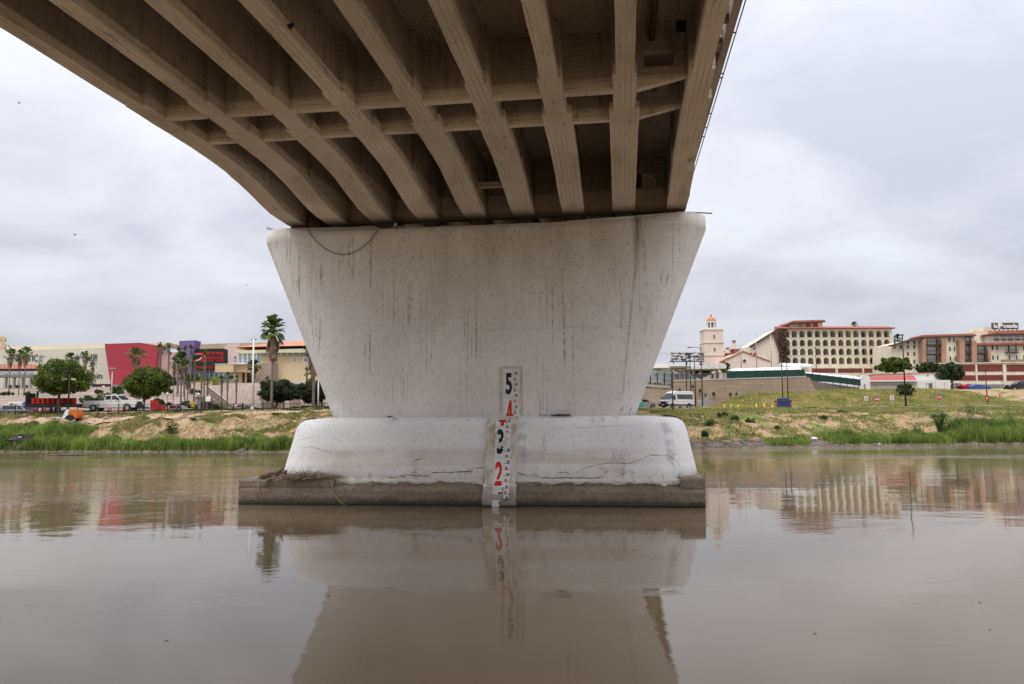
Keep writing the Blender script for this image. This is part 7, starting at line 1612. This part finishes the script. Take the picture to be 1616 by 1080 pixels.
# passenger van
p = base_pt(1068, 126); t = thing('passenger_van', 'white high-roof passenger van parked before the block wall', 'van', p, math.pi+.62)
h = 1.0; L_ = 5.9; VW = WPAINT
def arch(xc, r=.46): return [(xc-r,.30),(xc-r*.85,.62),(xc-.2,.80),(xc+.2,.80),(xc+r*.85,.62),(xc+r,.30)]
side = [(-L_/2,.35)]+arch(-L_*.30)+arch(L_*.33)+[(L_/2-.08,.30),(L_/2,.45),(L_/2-.02,.95),(L_/2-.25,1.18),(L_/2-.75,1.38),(L_/2-1.45,2.35),(L_/2-1.75,2.58),(L_/2-2.3,2.70),(-L_/2+.2,2.70),(-L_/2+.02,2.45)]
rings = []
for y, k in ((-h,0),(-h+.03,1)): pass
b = MB(); rings = []
for y in (-h, -h*.55, h*.55, h):
    rings.append([(x, y*(1-.11*max(0,(z-1.35))/1.35), z-(.05 if (abs(y) == h and z > 2.4) else 0)) for x, z in side])
b.loft(rings).build('body', VW, t)
def vp(pts, s, off=.012, th=.03):
    yy = lambda z: s*(h*(1-.11*max(0,(z-1.35))/1.35)+off)
    vs = [(x, yy(z), z) for x, z in pts]; vs2 = [(x, yy(z)-s*th, z) for x, z in pts]; n_ = len(pts); return MB().add(vs+vs2, [tuple(range(n_)), tuple(range(2*n_-1,n_-1,-1))]+[(i,(i+1)%n_,n_+(i+1)%n_,n_+i) for i in range(n_)])
for s in (-1, 1):
    vp([(L_/2-1.05,1.35),(L_/2-.88,1.40),(L_/2-1.38,2.10),(L_/2-1.75,2.15),(L_/2-1.78,1.30)], s).build('side_window', GLASSD, t)
    vp([(L_/2-2.1,1.42),(L_/2-2.05,2.18),(-L_/2+.25,2.18),(-L_/2+.2,1.42)], s).build('side_window', GLASSD, t)
    vp([(-L_/2+.02,.38),(-L_/2+.02,.62),(L_/2-.1,.62),(L_/2-.1,.38)], s, .02).build('side_skirt', BLACK, t)
    vp([(-L_/2+.3,1.0),(-L_/2+.3,1.03),(L_/2-2.0,1.03),(L_/2-2.0,1.0)], s, .006).build('body_crease', GALV, t)
    MB().box(L_/2-1.05,L_/2-.92,s*(h+.03),s*(h+.28),1.42,1.78).build('mirror', BLACK, t)
    MB().prism([(L_/2-.28,.98),(L_/2+.01,.85),(L_/2+.01,1.02),(L_/2-.24,1.2)], 'y', s*(h-.34), s*(h+.005)).build('headlight', mat('van_lens', (.5,.5,.5), .15) if s < 0 else bpy.data.materials['van_lens'], t)
    wheel(t, -L_*.30, s*(h-.13), .36, .22, s, GALV); wheel(t, L_*.33, s*(h-.13), .36, .22, s, GALV)
a_, b_ = (L_/2-.72,1.42), (L_/2-1.43,2.34); MB().add([(a_[0]+.03,-h*.90,a_[1]),(a_[0]+.03,h*.90,a_[1]),(b_[0]+.03,h*.82,b_[1]),(b_[0]+.03,-h*.82,b_[1])]+[(a_[0]-.05,-h*.90,a_[1]-.02),(a_[0]-.05,h*.90,a_[1]-.02),(b_[0]-.05,h*.82,b_[1]-.02),(b_[0]-.05,-h*.82,b_[1]-.02)], [(0,1,2,3),(4,7,6,5),(0,4,5,1),(1,5,6,2),(2,6,7,3),(3,7,4,0)]).build('windscreen', GLASSD, t)
MB().box(L_/2-.03,L_/2+.05,-.55,.55,.72,1.08).build('grille', BLACK, t); MB().box(L_/2-.06,L_/2+.09,-h-.02,h+.02,.32,.66).build('front_bumper', BLACK, t); MB().box(L_/2+.09,L_/2+.11,-.26,.26,.46,.60).build('number_plate', WHITE, t)
sedan('white car nose showing beside the pier on the road under the ramp', 1015, 124, WPAINT, 4.5, 1.45, 'cars below the ramp', 0)
f = Facade('road_barrier', 'grey tube railing behind the white car and the van', 'railing', 1040, 138, 4.1); f.box('top_rail', 1012, 1048, 628, 628.8, GALV, 0, .08); f.box('mid_rail', 1012, 1048, 635, 635.6, GALV, 0, .08)
for a in (1014, 1024, 1034, 1041): f.box('post', a, a+.9, 628, 646, GALV, 0, .1)
p = base_pt(1012, 119); t = thing('green_barrel', 'green barrel peeking out between the pier and the white car', 'barrel', p); MB().tube([(0,0,0),(0,0,.1),(0,0,.8),(0,0,.9)], [.28,.32,.32,.28], 12).build('barrel_body', mat('green_plastic', (.03,.28,.20), .5), t, True); MB().tube([(0,0,.9),(0,0,.94)], .2, 12).build('lid', DARK, t)
p = base_pt(1009.5, 121); t = thing('signal_post', 'dark post with a white panel beside the pier at road level', 'post', p); MB().box(-.1,.1,-.1,.1,0,1.9).build('post', DARK, t); MB().box(.15,.4,-.06,.06,.4,1.9).build('white_panel', WHITE, t)
# curved railing behind the bollards
f = Facade('curved_railing', 'curved grey picket railing below the block wall right of the van', 'railing', 1113, 140, 4.2)
b = MB()
for i in range(40):
    q = i/39; px = 1102+22*q; yt_ = 633-7*q**2; x, z = f.L(px, yt_, 0); y = 3*(1-math.cos(q*1.5)); b.box(x-.035,x+.035,y-.03,y+.03,-.1,z)
tag(b.build('pickets', GALV, f.t, recalc=False), kind='stuff'); b = MB(); P = []
for i in range(12): q = i/11; x, z = f.L(1102+22*q, 633-7*q**2, 0); P.append((x, 3*(1-math.cos(q*1.5)), z))
b.tube(P, .06, 6).build('top_rail', GALV, f.t)
# signs
def sign_post(label, px, py, Y, kind):
    p = base_pt(px, Y); zc = zpix(px, py, Y)-p.z; t = thing('road_sign', label, 'road sign', p, 0)
    MB().box(-.035,.035,.0,.05,-.1,zc+.5 if kind == 'stop' else zc).build('post', GALV, t)
    if kind == 'stop':
        pl = MB().prism([(.36*math.cos(math.pi/8+k*math.pi/4), zc+.36*math.sin(math.pi/8+k*math.pi/4)) for k in range(8)], 'y', -.04, -.01).build('stop_plate', INKR, t)
        text_mesh('lettering', 'STOP', .22, WHITE, pl, (0,-.055,zc-.11), 1.0, .01, .03); MB().box(-.42,.42,-.05,-.02,zc+.42,zc+.62).build('street_name_plate', mat('blue_grey_plate', (.16,.22,.30), .6) if 'blue_grey_plate' not in bpy.data.materials else bpy.data.materials['blue_grey_plate'], t)
    elif kind == 'ban':
        pl = MB().box(-.30,.30,-.04,-.01,zc-.32,zc+.32).build('sign_plate', WHITE, t); P = [(.2*math.cos(a*math.pi/8), -.055, zc+.2*math.sin(a*math.pi/8)) for a in range(17)]; MB().tube(P, .028, 5, False).tube([(-.14,-.055,zc+.14),(.14,-.055,zc-.14)], .022, 5).tube([(.0,-.05,zc-.12),(0,-.05,zc+.12),(-.08,-.05,zc+.04)], .02, 5).build('ban_symbol', INKR, pl)
    elif kind == 'red':
        MB().box(-.24,.24,-.04,-.01,zc-.28,zc+.28).build('sign_plate', INKR, t); MB().prism([(.12*math.cos(k*math.pi/4),zc+.12*math.sin(k*math.pi/4)) for k in range(8)], 'y', -.06, -.041).build('white_emblem', WHITE, t)
sign_post('red stop sign with street name plate left of the two signs before the shed', 1385, 630.3, 122, 'stop'); sign_post('white ban sign with red ring left of the tall lamp post', 1409, 627.5, 123, 'ban'); sign_post('pale sign nearly lost in the grass left of the stop sign', 1368, 629, 124, 'ban'); sign_post('red stop sign nearest the brick podium side of the slope', 1483.3, 627.3, 121, 'stop'); sign_post('small red sign on the foot of the podium lamp post', 1558.5, 628.8, 124.6, 'red'); sign_post('faded red sign standing in the dry slope right of the podium lamp post', 1580.5, 624, 132, 'red')
# kerbs by the gravel road, white rubbish, stones along the right waterline
for i, (a, c, Y, lab) in enumerate(((1376,1384,118,'short pale kerb piece left of the stop sign'),(1390,1402,118,'pale kerb piece between the stop sign and the ban sign'),(1469,1616,112,'long pale kerb along the road at the right edge'))):
    p = base_pt(a, Y); q = base_pt(c, Y); t = thing('kerb_stone', lab, 'kerb', p, 0); n_ = 1 if i < 2 else 12; ln = (q.x-p.x)/n_
    for k in range(n_): MB().box(k*ln+.03,(k+1)*ln-.03,-.1,.15,-.1,.22).build('kerb_block', mat('pale_yellow_kerb', (.50,.43,.33), .9) if i == 0 and k == 0 else bpy.data.materials['pale_yellow_kerb'], t)
strip('asphalt_lane', at(1470,643,117).x, 84, lambda x: 115.5, lambda x: 121.5, ASPH, .16)
for i, (px, Y, s_, lab) in enumerate(((1299,83,.45,'larger white rubbish bag on the right bank slope'),(1283,80.8,.35,'smaller white rubbish heap low on the right bank slope'),(1386,78.9,.2,'scrap of white rubbish at the waterline'))):
    p = base_pt(px, Y); t = thing('rubbish_bag', lab, 'rubbish', (p.x, Y, ground(p.x,Y)+.05)); b = MB(); b.dome((0,0,0), s_, s_*.5, 10, 6, True); r_ = random.Random(i)
    b.v = [(x+r_.uniform(-.07,.07), y+r_.uniform(-.07,.07), z+r_.uniform(-.05,.05)) for x, y, z in b.v]; b.build('bag', mat('white_plastic_bag', (.62,.62,.60), .5) if i == 0 else bpy.data.materials['white_plastic_bag'], t)
r_ = random.Random(77); b = MB(); STN = mat('bank_stone', (.10,.085,.07), .9, col2=(.23,.19,.155), scale=1.2, bump=.5)
for k in range(760):
    if k < 520: x = r_.uniform(18, 66); d_ = abs(r_.gauss(0, .9))+(0 if x > 30 else r_.random()*3)
    else: x = r_.uniform(-62, -10); d_ = abs(r_.gauss(0, .25))
    y = shore(x)+d_-.1; z = ground(x, y); s_ = r_.uniform(.05,.20)*(1.5 if r_.random() < .1 else 1); V = []
    for q in ((-1,-1,-.5),(1,-1,-.5),(1,1,-.5),(-1,1,-.5),(-.7,-.6,.5),(.6,-.7,.6),(.7,.6,.5),(-.6,.7,.4)): V.append((x+s_*q[0]*r_.uniform(.7,1.2), y+s_*q[1]*r_.uniform(.7,1.2), z+s_*q[2]*r_.uniform(.6,1.1)))
    b.add(V, [(0,3,2,1),(4,5,6,7),(0,1,5,4),(1,2,6,5),(2,3,7,6),(3,0,4,7)])
tag(b.build('shore_stones', STN, None, recalc=False), 'stones and rubble scattered along the far waterline', 'stones', kind='stuff')

# people on the plaza behind the railing
SKIN = mat('skin', (.36,.21,.14), .6)
def person(label, px, Y, zb, shirt, trousers, hgt=1.7, rz=0, arm=.2):
    t = thing('person', label, 'person', (at(px, 592, Y).x, Y, zb), rz, 'people waiting on the plaza')
    k = hgt/1.75
    def skinned(name, vs, es, rad, mt):
        me = bpy.data.meshes.new(name); me.from_pydata([tuple(q*k for q in v) for v in vs], es, []); o = bpy.data.objects.new(name, me); COL.objects.link(o)
        md = o.modifiers.new('skin', 'SKIN'); md.use_smooth_shade = True
        for i, r in enumerate(rad): me.skin_vertices[0].data[i].radius = (r*k, r*k)
        me.skin_vertices[0].data[0].use_root = True
        sb = o.modifiers.new('sub', 'SUBSURF'); sb.levels = sb.render_levels = 1
        me.materials.append(mt); o.parent = t; return o
    V = [(0,0,.95),(0,0,1.2),(0,0,1.42),(0,0,1.52),(0,-.01,1.60),(0,-.01,1.70),(.19,0,1.40),(.25,0,1.13),(.24,-arm,.92),(.24,-arm-.05,.84),(-.19,0,1.40),(-.26,0,1.13),(-.25,-.05,.90),(-.25,-.07,.82),(.09,0,.90),(.11,-.02,.48),(.11,.02,.08),(.11,-.12,.03),(-.09,0,.90),(-.12,.02,.48),(-.12,.05,.08),(-.12,-.08,.03)]
    Ed = [(0,1),(1,2),(2,3),(3,4),(4,5),(2,6),(6,7),(7,8),(8,9),(2,10),(10,11),(11,12),(12,13),(0,14),(14,15),(15,16),(16,17),(0,18),(18,19),(19,20),(20,21)]
    Rr = [.15,.14,.15,.06,.085,.08,.065,.05,.04,.035,.065,.05,.04,.035,.095,.07,.05,.04,.095,.07,.05,.04]
    bo = skinned('body', V, Ed, Rr, SKIN)
    skinned('shirt', [V[0],V[1],V[2],V[6],(.235,0,1.2),V[10],(-.24,0,1.2)], [(0,1),(1,2),(2,3),(3,4),(2,5),(5,6)], [.17,.165,.165,.085,.075,.085,.075], shirt)
    skinned('trousers', [V[0],V[14],V[15],(.11,.02,.12),V[18],V[19],(-.12,.05,.12)], [(0,1),(1,2),(2,3),(0,4),(4,5),(5,6)], [.165,.11,.085,.07,.11,.085,.07], trousers)
    MB().dome((0,.01*k,1.68*k), .10*k, .10*k, 10, 5).build('hair', BLACK, t, True)
JEANS = mat('blue_jeans', (.04,.055,.11), .8); RSH = mat('red_shirt', (.45,.03,.05), .8); WSH = mat('white_shirt', (.65,.65,.64), .8); GSH = mat('grey_shirt', (.20,.20,.21), .8)
for i, (px, sh_, tr_, lab) in enumerate(((1104.5,RSH,JEANS,'person in a red shirt and blue jeans behind the plaza railing'),(1094,GSH,JEANS,'person in a grey shirt left of the red-shirted one'),(1125,WSH,BLACK,'person in a white shirt near the plaza roof column'),(1077,BLACK,JEANS,'person in dark clothes at the left end of the plaza railing'),(1070,GSH,BLACK,'person in grey with dark trousers beside the ramp end'),(1133,BLACK,BLACK,'person all in black right of the white-shirted one'),(1067,WSH,JEANS,'person in a white top nearest the ramp end'))):
    person(lab, px, 153, 9.75, sh_, tr_, 1.62+.04*(i % 4), i*1.3)
